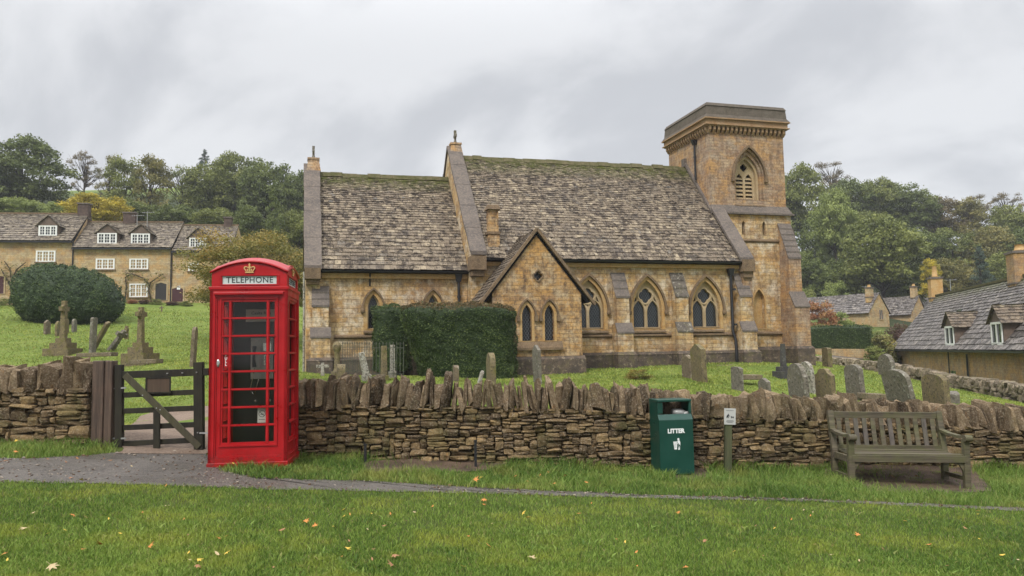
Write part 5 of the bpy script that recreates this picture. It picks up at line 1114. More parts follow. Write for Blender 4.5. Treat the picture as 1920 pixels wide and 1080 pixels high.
def pillar(x,yt,yb,Y,r,label,mat,orn=False,lean=0):
    p=at(x,yb,Y); h=(yb-yt)*Y/FPX; mb=MB()
    if orn: mb.box((-r*1.5,-r*1.5,-.3),(r*1.5,r*1.5,.16)).lathe([(r*1.3,.16),(r,.24),(r*.9,h*.7),(r*1.1,h*.74),(r*1.45,h*.84),(r*1.5,h*.9),(r*.9,h*.97),(r*.5,h)],8)
    else: mb.box((-r*1.4,-r*1.4,-.3),(r*1.4,r*1.4,.10)).hexa([(-r,-r,.1),(r,-r,.1),(r,r,.1),(-r,r,.1),(-r*.85,-r*.85,h),(r*.85,-r*.85,h),(r*.85,r*.85,h),(-r*.85,r*.85,h)])
    o=mb.build('stone_pillar',M[mat],None,.01); o.location=tuple(p); o.rotation_euler=(0,lean,TH+.3); tag(o,label,'stone pillar',group='stone pillars round the railed grave'); return o
pillar(632,641,708,20.5,.085,'ornate capped stone pillar at the left end of the railings','grave_moss',True)
pillar(688,660,710,20,.075,'white crusted pillar leaning to the left inside the railings','grave_white',lean=-.22)
pillar(720,649,711,20,.07,'plain buff stone pillar in the middle of the railings','grave_moss')
pillar(736,647,703,20.8,.06,'grey and white stone pillar beside the clipped yew','grave_white')
def railings():
    K=empty('iron_railing',tuple(at(700,705,20.5)),0,'thin green grey iron railings enclosing a grave in front of the chancel','railing')
    o=np.array(K.location)
    def run(xs,yt,yb,Y,nm,rail,rails=(.08,.9)):
        P=[at(x,yb,Y)-o for x in xs]; Tt=[at(x,yt,Y)-o for x in xs]
        for k in (0.08,.88):
            mb=MB(); a=P[0]+(Tt[0]-P[0])*k; b=P[-1]+(Tt[-1]-P[-1])*k; mb.bar(tuple(a),tuple(b),.02,.018); mb.build('rail',M['railing'],K)
        for i,(a,b) in enumerate(zip(P,Tt)):
            mb=MB(); mb.bar(tuple(a),tuple(b),.014,.014); mb.lathe([(.004,-.03),(.018,.0),(.004,.06)],6,Matrix.Translation(tuple(b))); mb.build('railing_bar',M['railing'],K)
    M['railing']=simple('old_iron_railing',(.07,.075,.055),.7,.3,var=.4,sc=20)
    run([642+3.2*i for i in range(17)],644,700,23,'b',1); run([699+6.4*i for i in range(10)],645,706,20.5,'f',1)
railings()
# ---------------------------------------------------------------- foliage
def leafquads(C,Nrm,size,rng,flat=.5,asp=.62):
    """quads at C (n,3) facing roughly Nrm"""
    n=len(C); N_=Nrm/np.maximum(np.linalg.norm(Nrm,axis=1,keepdims=True),1e-6)+rng.randn(n,3)*flat; N_/=np.linalg.norm(N_,axis=1,keepdims=True)
    A=np.cross(N_,rng.randn(n,3)); A/=np.maximum(np.linalg.norm(A,axis=1,keepdims=True),1e-6); B=np.cross(N_,A)
    s=(size*(.6+.8*rng.rand(n)))[:,None]
    V=np.stack([C-A*s*.5,C-B*s*asp*.5+A*s*.05,C+A*s*.5+N_*s*.12,C+B*s*asp*.5],1)
    F=np.arange(n*4).reshape(n,4); return V.reshape(-1,3),F
def crown_mesh(name,kind,seed,n=6500,leaf=.075,mat=None):
    """unit crown: x,y in -1..1, z 0..2 ; returns mesh data"""
    rng=np.random.RandomState(seed); cl=[];
    if kind=='broad':
        for i in range(110):
            th=rng.rand()*2*pi; ph=math.acos(rng.uniform(-.85,1)); rr=rng.uniform(.55,.90); c=np.array([rr*sin(ph)*cos(th),rr*sin(ph)*sin(th),1+rr*cos(ph)*1.0]); cl.append((c,rng.uniform(.10,.24)))
        for i in range(10): cl.append((np.array([rng.uniform(-.35,.35),rng.uniform(-.35,.35),rng.uniform(.5,1.5)]),.36))
    elif kind=='tall':
        for i in range(80):
            z=rng.uniform(.1,1.9); w=.85*sqrt(max(.05,1-((z-.95)/1.05)**2)); th=rng.rand()*2*pi; rr=w*rng.uniform(.3,.85); cl.append((np.array([rr*cos(th),rr*sin(th),z]),rng.uniform(.14,.30)))
    elif kind=='sparse':
        for i in range(34):
            z=rng.uniform(.5,1.95); w=.95*sqrt(max(.05,1-((z-1.1)/1.0)**2)); th=rng.rand()*2*pi; rr=w*rng.uniform(.2,.9); cl.append((np.array([rr*cos(th),rr*sin(th),z]),rng.uniform(.10,.20)))
    elif kind=='conifer':
        for i in range(60):
            z=rng.uniform(0,1.95); w=.92*(1-z/2.05)+.03; th=rng.rand()*2*pi; rr=w*rng.uniform(.35,.85); cl.append((np.array([rr*cos(th),rr*sin(th),z-.1*rr]),.09+.17*(1-z/2)))
    elif kind=='shrub':
        for i in range(30):
            th=rng.rand()*2*pi; ph=math.acos(rng.uniform(-.1,1)); rr=rng.uniform(.4,.8); cl.append((np.array([rr*sin(ph)*cos(th),rr*sin(ph)*sin(th),.2+1.7*rr*cos(ph)]),rng.uniform(.2,.36)))
    R_=np.array([c[1] for c in cl]); pb=R_**2/np.sum(R_**2); ci=rng.choice(len(cl),n,p=pb); Cc=np.array([c[0] for c in cl])[ci]; rr=R_[ci]
    d=rng.randn(n,3); d[:,2]=np.abs(d[:,2])*.9-.25; d/=np.linalg.norm(d,axis=1,keepdims=True)
    sph=rr*(rng.rand(n)**.35); sph*=1+.25*rng.randn(n)*.5
    P=Cc+d*sph[:,None]*np.array([1,1,.95]); 
    nn=d+np.array([0,0,.22])
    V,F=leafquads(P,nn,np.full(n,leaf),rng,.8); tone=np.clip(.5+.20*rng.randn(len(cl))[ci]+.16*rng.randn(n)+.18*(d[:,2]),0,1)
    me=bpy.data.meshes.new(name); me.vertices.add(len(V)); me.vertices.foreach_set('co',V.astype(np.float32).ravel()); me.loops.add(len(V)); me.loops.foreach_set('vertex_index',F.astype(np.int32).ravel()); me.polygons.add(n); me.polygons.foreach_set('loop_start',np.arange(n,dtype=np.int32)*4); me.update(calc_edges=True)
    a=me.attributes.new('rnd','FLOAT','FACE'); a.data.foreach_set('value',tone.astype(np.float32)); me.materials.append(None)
    # limbs reach to clump centres
    return me,cl
CM={}
for kind,ns,leaf in (('broad',15000,.060),('tall',9500,.062),('sparse',3800,.045),('conifer',8000,.055),('shrub',5500,.08)):
    for v in range(3 if kind=='broad' else 2 if kind in('tall','sparse','shrub') else 1): CM[(kind,v)]=crown_mesh('crown_'+kind,kind,50+v*7+len(kind),ns,leaf)
BK={}
def trunk_mesh(kind,v):
    if (kind,v) in BK: return BK[(kind,v)]
    rng=np.random.RandomState(9+v); mb=MB(); cl=CM[(kind,v)][1]
    # unit: trunk from z=-1 (ground) to 1.4 within crown coordinates
    top=1.75 if kind!='shrub' else .8; pts=[(0,0,-1.2),(.03,0,-.5),(.0,.03,.2),(.05,-.02,.9),(.02,.02,top)]; r0=.062 if kind!='shrub' else .03
    mb.tube(pts,[r0,r0*.85,r0*.65,r0*.45,r0*.12],7)
    m=26 if kind in('sparse',) else 14
    for c,r in cl[:m]:
        z0=max(-.1,min(1.3,c[2]*.55)); f=r0*.42; mid=(c[0]*.45,c[1]*.45,(z0+c[2])/2-.04+.06*rng.randn()); mb.tube([(0,0,z0),mid,tuple(c*np.array([1,1,1.02]))],[f,f*.6,f*.15],5,cap=False)
        if kind=='sparse':
            for q in range(4): e=c+rng.randn(3)*.16+np.array([0,0,.1]); mb.tube([mid,tuple((np.array(mid)+e)/2+rng.randn(3)*.03),tuple(e)],[f*.4,f*.25,f*.06],4,cap=False)
    me=bpy.data.meshes.new('trunk'); me.from_pydata(mb.V,[],mb.F); me.materials.append(M['bark']); me.update(); BK[(kind,v)]=me; return me
_tn=[0]
NAMES={'fine':'broadleaf_tree','broad':'broadleaf_tree','tall':'broadleaf_tree','sparse':'thin_tree','conifer':'conifer_tree','shrub':'garden_shrub'}
def tree(x,yt,yb,wpx,Y,kind,mat,label,group='trees on the hills',depth=None,trunk=True):
    """crown spans image rows yt..yb at distance Y; trunk continues down to the terrain"""
    _tn[0]+=1; v=_tn[0]%(3 if kind=='broad' else 2 if kind in('tall','sparse','shrub') else 1)
    a=at(x,yt,Y); b=at(x,yb,Y); w=wpx*Y/FPX/2; hh=(a[2]-b[2])/2; gz=h1(b[0],Y)
    if kind=='shrub': b[2]=min(b[2],gz+.1); hh=(a[2]-b[2])/2
    K=empty(NAMES[kind],(b[0],Y,gz-.2),0,label,'shrub' if kind=='shrub' else 'tree',group)
    src=CM[(kind,v)][0]; key=(kind,v,mat)
    me=MSH.get(key)
    if me is None: me=src.copy(); me.materials.clear(); me.materials.append(M[mat]); MSH[key]=me
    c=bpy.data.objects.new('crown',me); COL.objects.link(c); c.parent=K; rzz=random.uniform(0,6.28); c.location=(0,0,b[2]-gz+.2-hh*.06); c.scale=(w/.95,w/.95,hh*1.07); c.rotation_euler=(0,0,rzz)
    if trunk:
        t_=bpy.data.objects.new('trunk',trunk_mesh(kind,v)); COL.objects.link(t_); t_.parent=K; t_.location=c.location; sz=hh
        t_.scale=(w/.95,w/.95,hh); t_.rotation_euler=(0,0,rzz)
        if b[2]-hh*1.2>gz: mb=MB().tube([(0,0,-.3),(.1,0,(b[2]-gz)*.5),(0,0,b[2]-gz)],[.075*w,.065*w,.06*w],7); mb.build('lower_trunk',M['bark'],K)
    return K
MSH={}; CM[('fine',0)]=crown_mesh('crown_fine','broad',77,42000,.030)
LT=[ # left hill, far to near
 (384,281,312,34,150,'conifer','leaf_blue','dark conifer tip rising behind the tree line'),
 (158,290,372,64,112,'sparse','leaf_brown','thin brownish birch standing against the sky'),
 (203,300,398,72,108,'sparse','leaf_olive','sparse olive tree beside the thin birch'),
 (40,262,412,178,100,'broad','leaf_dark','large dark green tree at the far left above the cottages'),
 (-55,275,420,150,96,'broad','leaf_dark','dark tree cut by the left edge of the view'),
 (232,303,430,100,100,'tall','leaf_mid','rounded green tree with yellowing top left of centre'),
 (280,302,430,104,98,'tall','leaf_olive','yellow topped tree beside the rounded green one'),
 (345,318,420,90,112,'sparse','leaf_mid','thin crowned tree with trunks showing on the ridge'),
 (385,298,420,112,108,'broad','leaf_mid','green tree at the left of the tall ridge group'),
 (440,291,425,118,110,'broad','leaf_mid','tallest green tree of the ridge group left of the church'),
 (500,296,430,122,106,'broad','leaf_dark','dark green tree of the ridge group nearest the church'),
 (560,318,440,96,104,'broad','leaf_dark','dark tree touching the east end of the church roof'),
 (330,385,450,110,88,'broad','leaf_dark','low dark tree behind the cottage chimneys'),
 (250,375,440,130,90,'broad','leaf_dark','low dark tree above the middle cottage roof'),
 (400,385,450,100,86,'broad','leaf_mid','low green tree above the right hand cottage roof'),
 (512,345,470,66,80,'conifer','leaf_dark','dark spire of a conifer left of the church'),
 (462,385,470,80,84,'broad','leaf_dark','low dark tree between conifer and cottages'),
 (560,390,480,84,82,'broad','leaf_mid','green tree low beside the chancel corner'),
 (178,364,430,126,82,'broad','leaf_yellow','bright yellow tree behind the left cottage chimney'),
 (40,372,420,120,86,'broad','leaf_light','pale green hedgerow tree behind the left cottage'),
 (110,378,425,70,84,'broad','leaf_light','small pale green tree left of the yellow tree'),
 (-30,380,430,90,84,'broad','leaf_mid','mid green bush tree at the left edge'),
 (472,424,625,272,40,'fine','leaf_autumn','autumn tinted maple behind the telephone box'),
 (545,455,600,110,43,'fine','leaf_olive','olive leaved tree between maple and church'),
]
for q in LT: tree(*q)
LR=[
 (1562,308,390,84,150,'sparse','leaf_brown','bare branched tree top on the ridge right of the tower'),
 (1890,366,440,80,150,'sparse','leaf_brown','nearly bare tree at the right edge of the ridge'),
 (1835,372,440,70,150,'sparse','leaf_brown','thin bare tree left of the right edge one'),
 (1505,314,470,120,124,'broad','leaf_mid','tall green tree right behind the tower'),
 (1450,318,470,110,126,'broad','leaf_mid','green tree hidden mostly behind the tower'),
 (1600,328,440,104,132,'broad','leaf_dark','dark ridge tree second from the tower'),
 (1650,336,440,110,134,'broad','leaf_mid','arching ridge tree third from the tower'),
 (1708,345,452,112,132,'broad','leaf_dark','arching dark ridge tree in the middle of the wood'),
 (1768,367,460,120,134,'broad','leaf_brown','brownish ridge tree with sky below its crown'),
 (1822,378,470,90,130,'tall','leaf_olive','olive ridge tree right of the brownish one'),
 (1895,385,500,110,126,'broad','leaf_mid','green tree at the right end of the wood'),
 (1950,380,500,110,128,'broad','leaf_mid','green tree cut by the right edge'),
 (1540,400,530,100,112,'broad','leaf_dark','dark tree halfway down the slope beside the tower'),
 (1610,395,520,110,114,'broad','leaf_mid','mid slope tree left of centre in the wood'),
 (1720,420,540,130,112,'broad','leaf_dark','dark mid slope tree in the centre of the wood'),
 (1790,430,550,120,112,'broad','leaf_mid','mid slope tree above the tall chimney'),
 (1865,425,540,120,110,'broad','leaf_olive','olive mid slope tree right of the chimney'),
 (1930,420,540,110,108,'broad','leaf_dark','dark mid slope tree at the right edge'),
 (1566,357,490,92,104,'broad','leaf_light','bright light green tree standing out of the wood'),
 (1510,470,590,100,98,'broad','leaf_dark','dark lower tree close to the tower buttress'),
 (1580,480,590,110,100,'broad','leaf_dark','dark lower tree above the gabled house roof'),
 (1655,405,570,176,96,'broad','leaf_mid','big rounded green tree above the gabled house'),
 (1570,515,590,62,86,'shrub','leaf_light','pale green small tree behind the gabled house'),
 (1510,520,590,60,88,'shrub','leaf_mid','green bush tree beside the tower buttress'),
 (1745,490,560,52,90,'tall','leaf_yellow','yellowing young tree behind the tall chimney'),
 (1700,500,580,90,96,'broad','leaf_dark','dark lower tree between the two far houses'),
 (1790,480,575,100,96,'broad','leaf_olive','olive lower tree behind the aerial'),
 (1842,464,560,72,90,'conifer','leaf_blue','blue green conifer above the slate roof'),
 (1900,470,570,110,94,'broad','leaf_mid','green lower tree behind the large chimney'),
 (1965,470,570,90,92,'broad','leaf_dark','dark lower tree outside the right edge'),
]
for q in LR: tree(*q,group='trees of the wooded hill')
SH=[(1537,550,622,80,62,'shrub','leaf_red','salmon red acer shrub beside the tower buttress'),(1515,590,640,50,56,'shrub','leaf_red','orange shrub low at the foot of the tower'),
 (1578,575,625,62,64,'shrub','leaf_light','yellow green shrub in front of the gabled house'),(1545,598,630,50,58,'shrub','leaf_red','rusty orange low shrub above the clipped hedge'),
 (1622,600,640,84,60,'shrub','leaf_mid','soft green shrub under the gable window'),(1690,583,660,56,62,'shrub','leaf_purple','purple leaved shrub between the far houses'),
 (1660,615,690,80,54,'shrub','leaf_olive','olive shrub at the end of the clipped hedge'),(1700,612,680,64,56,'shrub','leaf_autumn','autumn coloured shrub beside the slate roof'),
 (1640,640,695,50,52,'shrub','leaf_mid','green shrub at the gap between hedge and cottage'),(1675,640,690,60,60,'shrub','leaf_dark','dark shrub against the cottage corner'),
 (18,555,580,52,59,'shrub','leaf_mid','low green bush by the left cottage door'),(270,556,572,26,60.5,'shrub','leaf_purple','small border plant under the cottage window'),
 (292,558,572,26,60.5,'shrub','leaf_mid','small border plant by the grey cottage door'),(322,560,574,30,60.5,'shrub','leaf_purple','reddish border plant between the two doors'),(350,562,576,30,60.5,'shrub','leaf_mid','green border plant at the right cottage'),(248,556,572,24,60.5,'shrub','leaf_red','rusty border plant at the left of the border'),
 (1198,688,714,58,22,'shrub','leaf_autumn','low russet plant on the grass in front of the nave')]
for q in SH: tree(*q,group='garden shrubs',trunk=False)
# ---- clipped yews: leafy skin over a solid core
def yew(name,c,fn,n,leaf,label,cat='hedge',mat='yew',top=None,rz=0,seed=3,group='clipped yews'):
    """fn(u,v)-> point on the outer surface, u in 0..1 around, v in 0..1 from base to crown centre"""
    rng=np.random.RandomState(seed); K=empty(name,tuple(c),rz,label,cat,group)
    nu,nv=56,26; U,Vv=np.meshgrid(np.linspace(0,1,nu,endpoint=False),np.linspace(0,1,nv),indexing='ij'); P=fn(U.ravel(),Vv.ravel())*.965
    i=np.arange(nu*nv).reshape(nu,nv); F=np.stack([i[:,:-1],np.roll(i,-1,0)[:,:-1],np.roll(i,-1,0)[:,1:],i[:,1:]],-1).reshape(-1,4)
    bulk('hedge_body',P,F,M[mat],K,True,rnd=np.full(len(F),.15))
    # area weighted sampling of the skin
    p=P[F]; ar=np.linalg.norm(np.cross(p[:,2]-p[:,0],p[:,3]-p[:,1]),axis=1); f=rng.choice(len(F),n,p=ar/ar.sum()); a,b=rng.rand(n,1),rng.rand(n,1)
    q=(p[f,0]*(1-a)+p[f,1]*a)*(1-b)+(p[f,3]*(1-a)+p[f,2]*a)*b; nr=np.cross(p[f,2]-p[f,0],p[f,3]-p[f,1]); nr/=np.maximum(np.linalg.norm(nr,axis=1,keepdims=True),1e-9)
    cen=P.mean(0); sg=np.sign(((q-cen)*nr).sum(1,keepdims=True)); nr*=np.where(sg==0,1,sg)
    q=q/.965+nr*(rng.uniform(-.03,.02,(n,1))*leaf*12+.9*leaf*np.sin(q[:,:1]*9+q[:,2:]*5)*np.sin(q[:,2:]*11-q[:,1:2]*6)+np.abs(rng.randn(n,1))*leaf*.5*(rng.rand(n,1)<.12))
    Vq,Fq=leafquads(q,nr*.6+rng.randn(n,3)*.2+np.array([0,0,.25]),np.full(n,leaf),rng,.75,.42)
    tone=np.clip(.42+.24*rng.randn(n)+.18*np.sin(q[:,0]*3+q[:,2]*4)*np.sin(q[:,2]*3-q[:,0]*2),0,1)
    if top:
        m=(nr[:,2]>.36)&(rng.rand(n)<.85); 
        Vr=Vq.reshape(n,4,3); bulk('foliage',Vr[~m].reshape(-1,3),np.arange((~m).sum()*4).reshape(-1,4),M[mat],K,False,rnd=tone[~m]); bulk('top_foliage',Vr[m].reshape(-1,3),np.arange(m.sum()*4).reshape(-1,4),M[top],K,False,rnd=tone[m])
    else: bulk('foliage',Vq,Fq,M[mat],K,False,rnd=tone)
    return K
def boxy(hx,hy,h,e=5,e2=5,bul=.04,tilt=0,seed=0,under=0,lt=0):
    def fn(u,v):
        a=u*2*pi; cx,sy=np.cos(a),np.sin(a); r=(np.abs(cx)**e+np.abs(sy)**e)**(-1/e)
        t_=v*pi/2*1.0; s=np.where(v<.7,1,0)
        # vertical profile: superellipse
        vv=v*1.0; zz=np.where(v<.62,v/.62*.86,0); ph=np.clip((v-.62)/.38,0,1)*pi/2
        rad=np.where(v<.62,1,np.cos(ph)**(2/e2)); z=np.where(v<.62,v/.62*.90,.90+.10*np.sin(ph)**(2/e2))
        w=1+bul*np.sin(3*a+seed)+bul*.7*np.sin(7*a+v*5+seed*2)+bul*.5*np.sin(v*9+a*4)-under*(1-np.clip(v/.35,0,1))**2
        w=w*np.where(cx<0,1-lt*np.clip(1-v/.55,0,1)*np.abs(cx),1); x=cx*r*rad*w*hx; y=sy*r*rad*w*hy; Z=z*h*(1+tilt*x/hx)+.02*h*np.sin(5*a+seed)*rad
        return np.stack([x,y,Z],1)
    return fn
def dome(hx,hy,h):
    def fn(u,v):
        a=u*2*pi; t_=v; rad=np.where(t_<.35,.60+.40*np.sin(t_/.35*pi/2),np.cos((t_-.35)/.65*pi/2)**.62); z=np.where(t_<.35,t_/.35*.40,.40+.60*np.sin((t_-.35)/.65*pi/2))
        w=1+.035*np.sin(3*a+1)+.03*np.sin(6*a+v*7)+.02*np.sin(11*a-v*13); x=np.cos(a)*rad*w; y=np.sin(a)*rad*w
        return np.stack([x*hx-.25*z,y*hy,z*h*(1-.13*x)+.02*h*np.sin(8*a)*rad],1)
    return fn
p=at(847,706,21.8); yew('clipped_yew',(p[0]+.10,p[1]+1.05,p[2]-.12),boxy(1.66,1.15,2.22,5,2.4,.024,-.01,1,0,.42),34000,.055,'large square clipped yew with browned top in front of the vestry','hedge',top='yewtop',rz=.10)
p=at(718,690,24); yew('clipped_yew',(p[0]+.08,p[1]+1.3,p[2]-.1),boxy(.56,.8,2.12,3,2.2,.04,0,2),9000,.06,'darker rounded yew half hidden behind the square one','hedge',seed=5)
p=at(126,606,43.5); yew('clipped_yew',(p[0]-.75,p[1]+1.5,p[2]-.15),dome(3.05,2.4,3.55),22000,.115,'huge rounded dark yew on the slope below the cottages','hedge',mat='yew_dome',seed=6)
p=at(1577,657,54); yew('clipped_hedge',(p[0],p[1]+.9,p[2]-.05),boxy(2.35,1.0,1.75,6,5,.012,0,4),9000,.10,'long low clipped hedge standing on a stone wall beyond the churchyard','hedge',seed=7)
# ---------------------------------------------------------------- houses
def window_white(K,cx,z0,z1,w,y,panes=3,rows=3,fr=.07,name='window'):
    wn=empty(name); wn.parent=K
    mb=MB(); x0=cx-w/2;x1=cx+w/2; pw=(w-fr*2)/panes; hs=[]
    for i in range(panes): hs.append(rect(x0+fr+pw*i+.05,z0+fr+.02,x0+fr+pw*(i+1)-.05,z1-fr-.02))
    mb.plate(rect(x0,z0,x1,z1),hs,y-.04,y+.03)
    for i in range(panes):
        a0=x0+fr+pw*i+.05;a1=x0+fr+pw*(i+1)-.05; xm=(a0+a1)/2; mb.box((xm-.017,y-.03,z0+fr),(xm+.017,y+.0,z1-fr))
        for k in range(1,rows): zz=z0+fr+(z1-z0-2*fr)*k/rows; mb.box((a0,y-.031,zz-.017),(a1,y-.001,zz+.017))
    mb.build('frame',M['white_paint'],wn)
    mb=MB().box((x0+.03,y+.031,z0+.03),(x1-.03,y+.05,z1-.03)); mb.build('glass',M['glass'],wn)
    return wn
def chimney(K,x,y,z0,z1,w,d,mat,pot=0,potmat=None):
    c=empty('chimney'); c.parent=K
    mb=MB().box((x-w/2,y-d/2,z0),(x+w/2,y+d/2,z1)); mb.build('stack',M[mat],c)
    mb=MB().box((x-w/2-.06,y-d/2-.06,z1),(x+w/2+.06,y+d/2+.06,z1+.12));mb.build('chimney_cap',M['grey_slab'],c);mb=MB().box((x-w/2-.05,y-d/2-.05,z0+(z1-z0)*.35),(x+w/2+.05,y+d/2+.05,z0+(z1-z0)*.35+.08)); mb.build('chimney_band',M['grey_slab'],c)
    if pot: mb=MB().lathe([(w*.22,0),(w*.30,.05),(w*.24,.1),(w*.2,pot),(w*.24,pot+.05)],8,Matrix.Translation((x,y,z1+.12))); mb.build('pot',M[potmat or 'orange_stone'],c)
# terrace on the left slope: local x along the row, y away
TA=.14; TO=at(137,565,61.0); TO[2]=0
tu=np.array([cos(TA),sin(TA),0]); tn=np.array([-sin(TA),cos(TA),0])
def tp(x,y,t_=0):
    d=ray(x,y); k=((TO+t_*tn-C0)@tn)/(d@tn); q=C0+k*d-TO; return q@tu,q[2]
M['dormer_cheek']=simple('dormer_board',(.13,.095,.075),.8,.2,var=.25)
M['door_dark']=simple('dark_door',(.025,.022,.022),.6); M['door_red']=simple('maroon_door',(.05,.012,.015),.6)
def terrace(label,xl,xr,ye,yr_,yb,upper,lower,dorm,doors,chim,rdep=3.1,vent=None):
    K=empty('cottage',tuple(TO),TA,label,'cottage','terraced cottages on the left')
    x0=tp(xl,ye)[0];x1=tp(xr,ye)[0]; ze=tp((xl+xr)/2,ye)[1]; zr=tp((xl+xr)/2,yr_,rdep)[1]; zb=tp((xl+xr)/2,yb)[1]
    mb=MB(); hs=[]
    mb.box((x0,0,zb-2.5),(x1,.4,ze-.02)); mb.plate([(0.4,zb-2.5),(2*rdep,zb-2.5),(2*rdep,ze),(rdep,zr-.1),(0.4,ze)],[],-x0-.4,-x0-.001,RYZ@T()); mb.plate([(0.4,zb-2.5),(2*rdep,zb-2.5),(2*rdep,ze),(rdep,zr-.1),(0.4,ze)],[],-x1+.001,-x1+.4,RYZ@T())
    mb.box((x0+.4,2*rdep-.4,zb-2.5),(x1-.4,2*rdep,ze-.02)); mb.build('wall',M['cottage_wall'],K)
    slates('roof_slates',[[(x0-.02,-.22,ze-.05),(x1+.02,-.22,ze-.05),(x0-.02,rdep,zr),(x1+.02,rdep,zr)],[(x1+.02,2*rdep+.22,ze-.05),(x0-.02,2*rdep+.22,ze-.05),(x1+.02,rdep,zr),(x0-.02,rdep,zr)]],M['slate_far'],K,(.34,.16),(.2,.5),.05,int(x0*10)%97,.15)
    mb=MB().plate([(-.2,ze-.1),(-.2,ze-.16),(2*rdep+.2,ze-.16),(2*rdep+.2,ze-.1),(rdep,zr-.06)],[],-x1+.02,-x0-.02,RYZ@T()); mb.build('roof_deck',M['dark'],K)
    mb=MB(); mb.bar((x0,rdep,zr+.04),(x1,rdep,zr+.04),.28,.12); mb.build('ridge',M['slate_far'] if 0 else M['hood_stone'],K)
    mb=MB(); mb.bar((x0,-.28,ze-.14),(x1,-.28,ze-.14),.11,.10); mb.build('gutter',M['iron'],K)
    for a,b,c,d in upper+lower:
        xa,zt=tp(a,b);xb,zbm=tp(c,d); wn=window_white(K,(xa+xb)/2,zbm,zt,xb-xa,-.015); 
        mb=MB().box((xa-.08,-.12,zbm-.09),(xb+.08,-.003,zbm-.001)); mb.build('sill',M['hood_stone'],wn)
        mb=MB().box((xa-.1,-.02,zt+.001),(xb+.1,-.003,zt+.18)); mb.build('lintel',M['tracery_stone'],wn)
    for (a,b,c,d,ap) in dorm:
        yy=.30; D=empty('dormer'); D.parent=K; xa,zt=tp(a,b,yy);xb,zbm=tp(c,d,yy); xc=(xa+xb)/2; zap=tp((a+c)/2,ap,yy)[1]
        back=yy+2.6
        mb=MB().plate([(xa-.1,zt+.02),(xb+.1,zt+.02),(xc,zap-.05)],[],yy,yy+.1); 
        for s,xx in ((-1,xa-.02),(1,xb+.02)): mb.box((xx-.05,yy+.05,zbm-.1),(xx+.05,back,zt+.02))
        mb.build('dormer_wall',M['dormer_cheek'],D)
        ex=(xb-xa)/2+.24
        slates('dormer_roof',[[(xc-ex,back,zt-.08),(xc-ex,yy-.12,zt-.08),(xc,back,zap),(xc,yy-.12,zap)],[(xc+ex,yy-.12,zt-.08),(xc+ex,back,zt-.08),(xc,yy-.12,zap),(xc,back,zap)]],M['slate_far'],D,(.22,.16),(.2,.4),.04,3,0)
        wn=window_white(D,xc,zbm,zt,xb-xa,yy-.02)
    for a,b,c,d,mt,wh in doors:
        xa,zt=tp(a,b);xb,zbm=tp(c,d); dd=empty('door'); dd.parent=K
        mb=MB().plate([(xa,zbm),(xb,zbm),(xb,zt-.12),((xa+xb)/2,zt),(xa,zt-.12)],[],-.03,-.004); mb.build('door_leaf',M[mt],dd)
        mb=MB().plate([(xa-.1,zbm),(xb+.1,zbm),(xb+.1,zt+.0),((xa+xb)/2,zt+.14),(xa-.1,zt+.0)],[[(xa+.0,zbm+.02),(xb-.0,zbm+.02),(xb,zt-.12),((xa+xb)/2,zt),(xa,zt-.12)]],-.05,-.002); mb.build('door_surround',M['tracery_stone'],dd)
        if wh: mb=MB().box(((xa+xb)/2-.05,-.05,zbm+1.0),((xa+xb)/2+.2,-.032,zbm+1.3)); mb.build('notice',M['white_text'],dd)
    for a,b,w_,z1px in chim:
        xx,z0=tp(a,b,rdep); zz=tp(a,z1px,rdep)[1]; chimney(K,xx,rdep,z0-.8,zz,w_,.6,'brickstack',.0)
    return K
M['brickstack']=simple('dark_chimney_stone',(.085,.06,.05),.85,.2,var=.4,sc=4)
terrace('left stone cottage of the terrace with one dormer',-90,136,451,401,566,[(68,470,104,491)],[],[(73,423,107,442,404)],[(-20,516,7,551,'door_red',0),(32,514,45,530,'door_dark',0)],[(158,408,.85,384)])
terrace('middle cottage of the terrace with two dormers and grey door',137,323,464,417,566,[(180,485,215,505),(243,485,278,505)],[(243,532,277,557)],[(183,437,219,457,420),(246,438,281,458,421)],[(292,530,312,563,'door_dark',0)],[(244,420,.95,401)])
terrace('right hand cottage of the terrace with maroon door',324,432,470,423,570,[(353,493,372,508)],[],[(355,446,387,464,428)],[(323,539,343,566,'door_red',1)],[(428,428,.6,410)])
for x,yt,yb,l in ((136,452,520,'dark downpipe between left and middle cottages'),(320,470,566,'greenish downpipe between middle and right cottages')):
    a,z0=tp(x,yb);_,z1=tp(x,yt); q=TO+tu*a-tn*.08; mb=MB().tube([(0,0,z0),(0,0,z1)],.05,6); o=mb.build('downpipe',M['iron'],None); o.location=tuple(q); tag(o,l,'downpipe')
def aerial(x,yb,yt,Y,label,dish=0):
    p=at(x,yb,Y); h=(yb-yt)*Y/FPX; mb=MB().tube([(0,0,-.6),(0,0,h)],.03,5).bar((-.45,0,h-.1),(.55,.1,h-.05),.03,.03)
    for i in range(5): mb.bar((-.35+i*.2,-.22,h-.09),(-.35+i*.2,.25,h-.07),.02,.02)
    K=mb.build('tv_aerial',M['grey_metal'],None); K.location=tuple(p); tag(K,label,'aerial'); return K
aerial(276,417,396,64,'television aerial on the middle cottage roof'); aerial(257,420,402,64,'thin pole beside the middle cottage chimney')
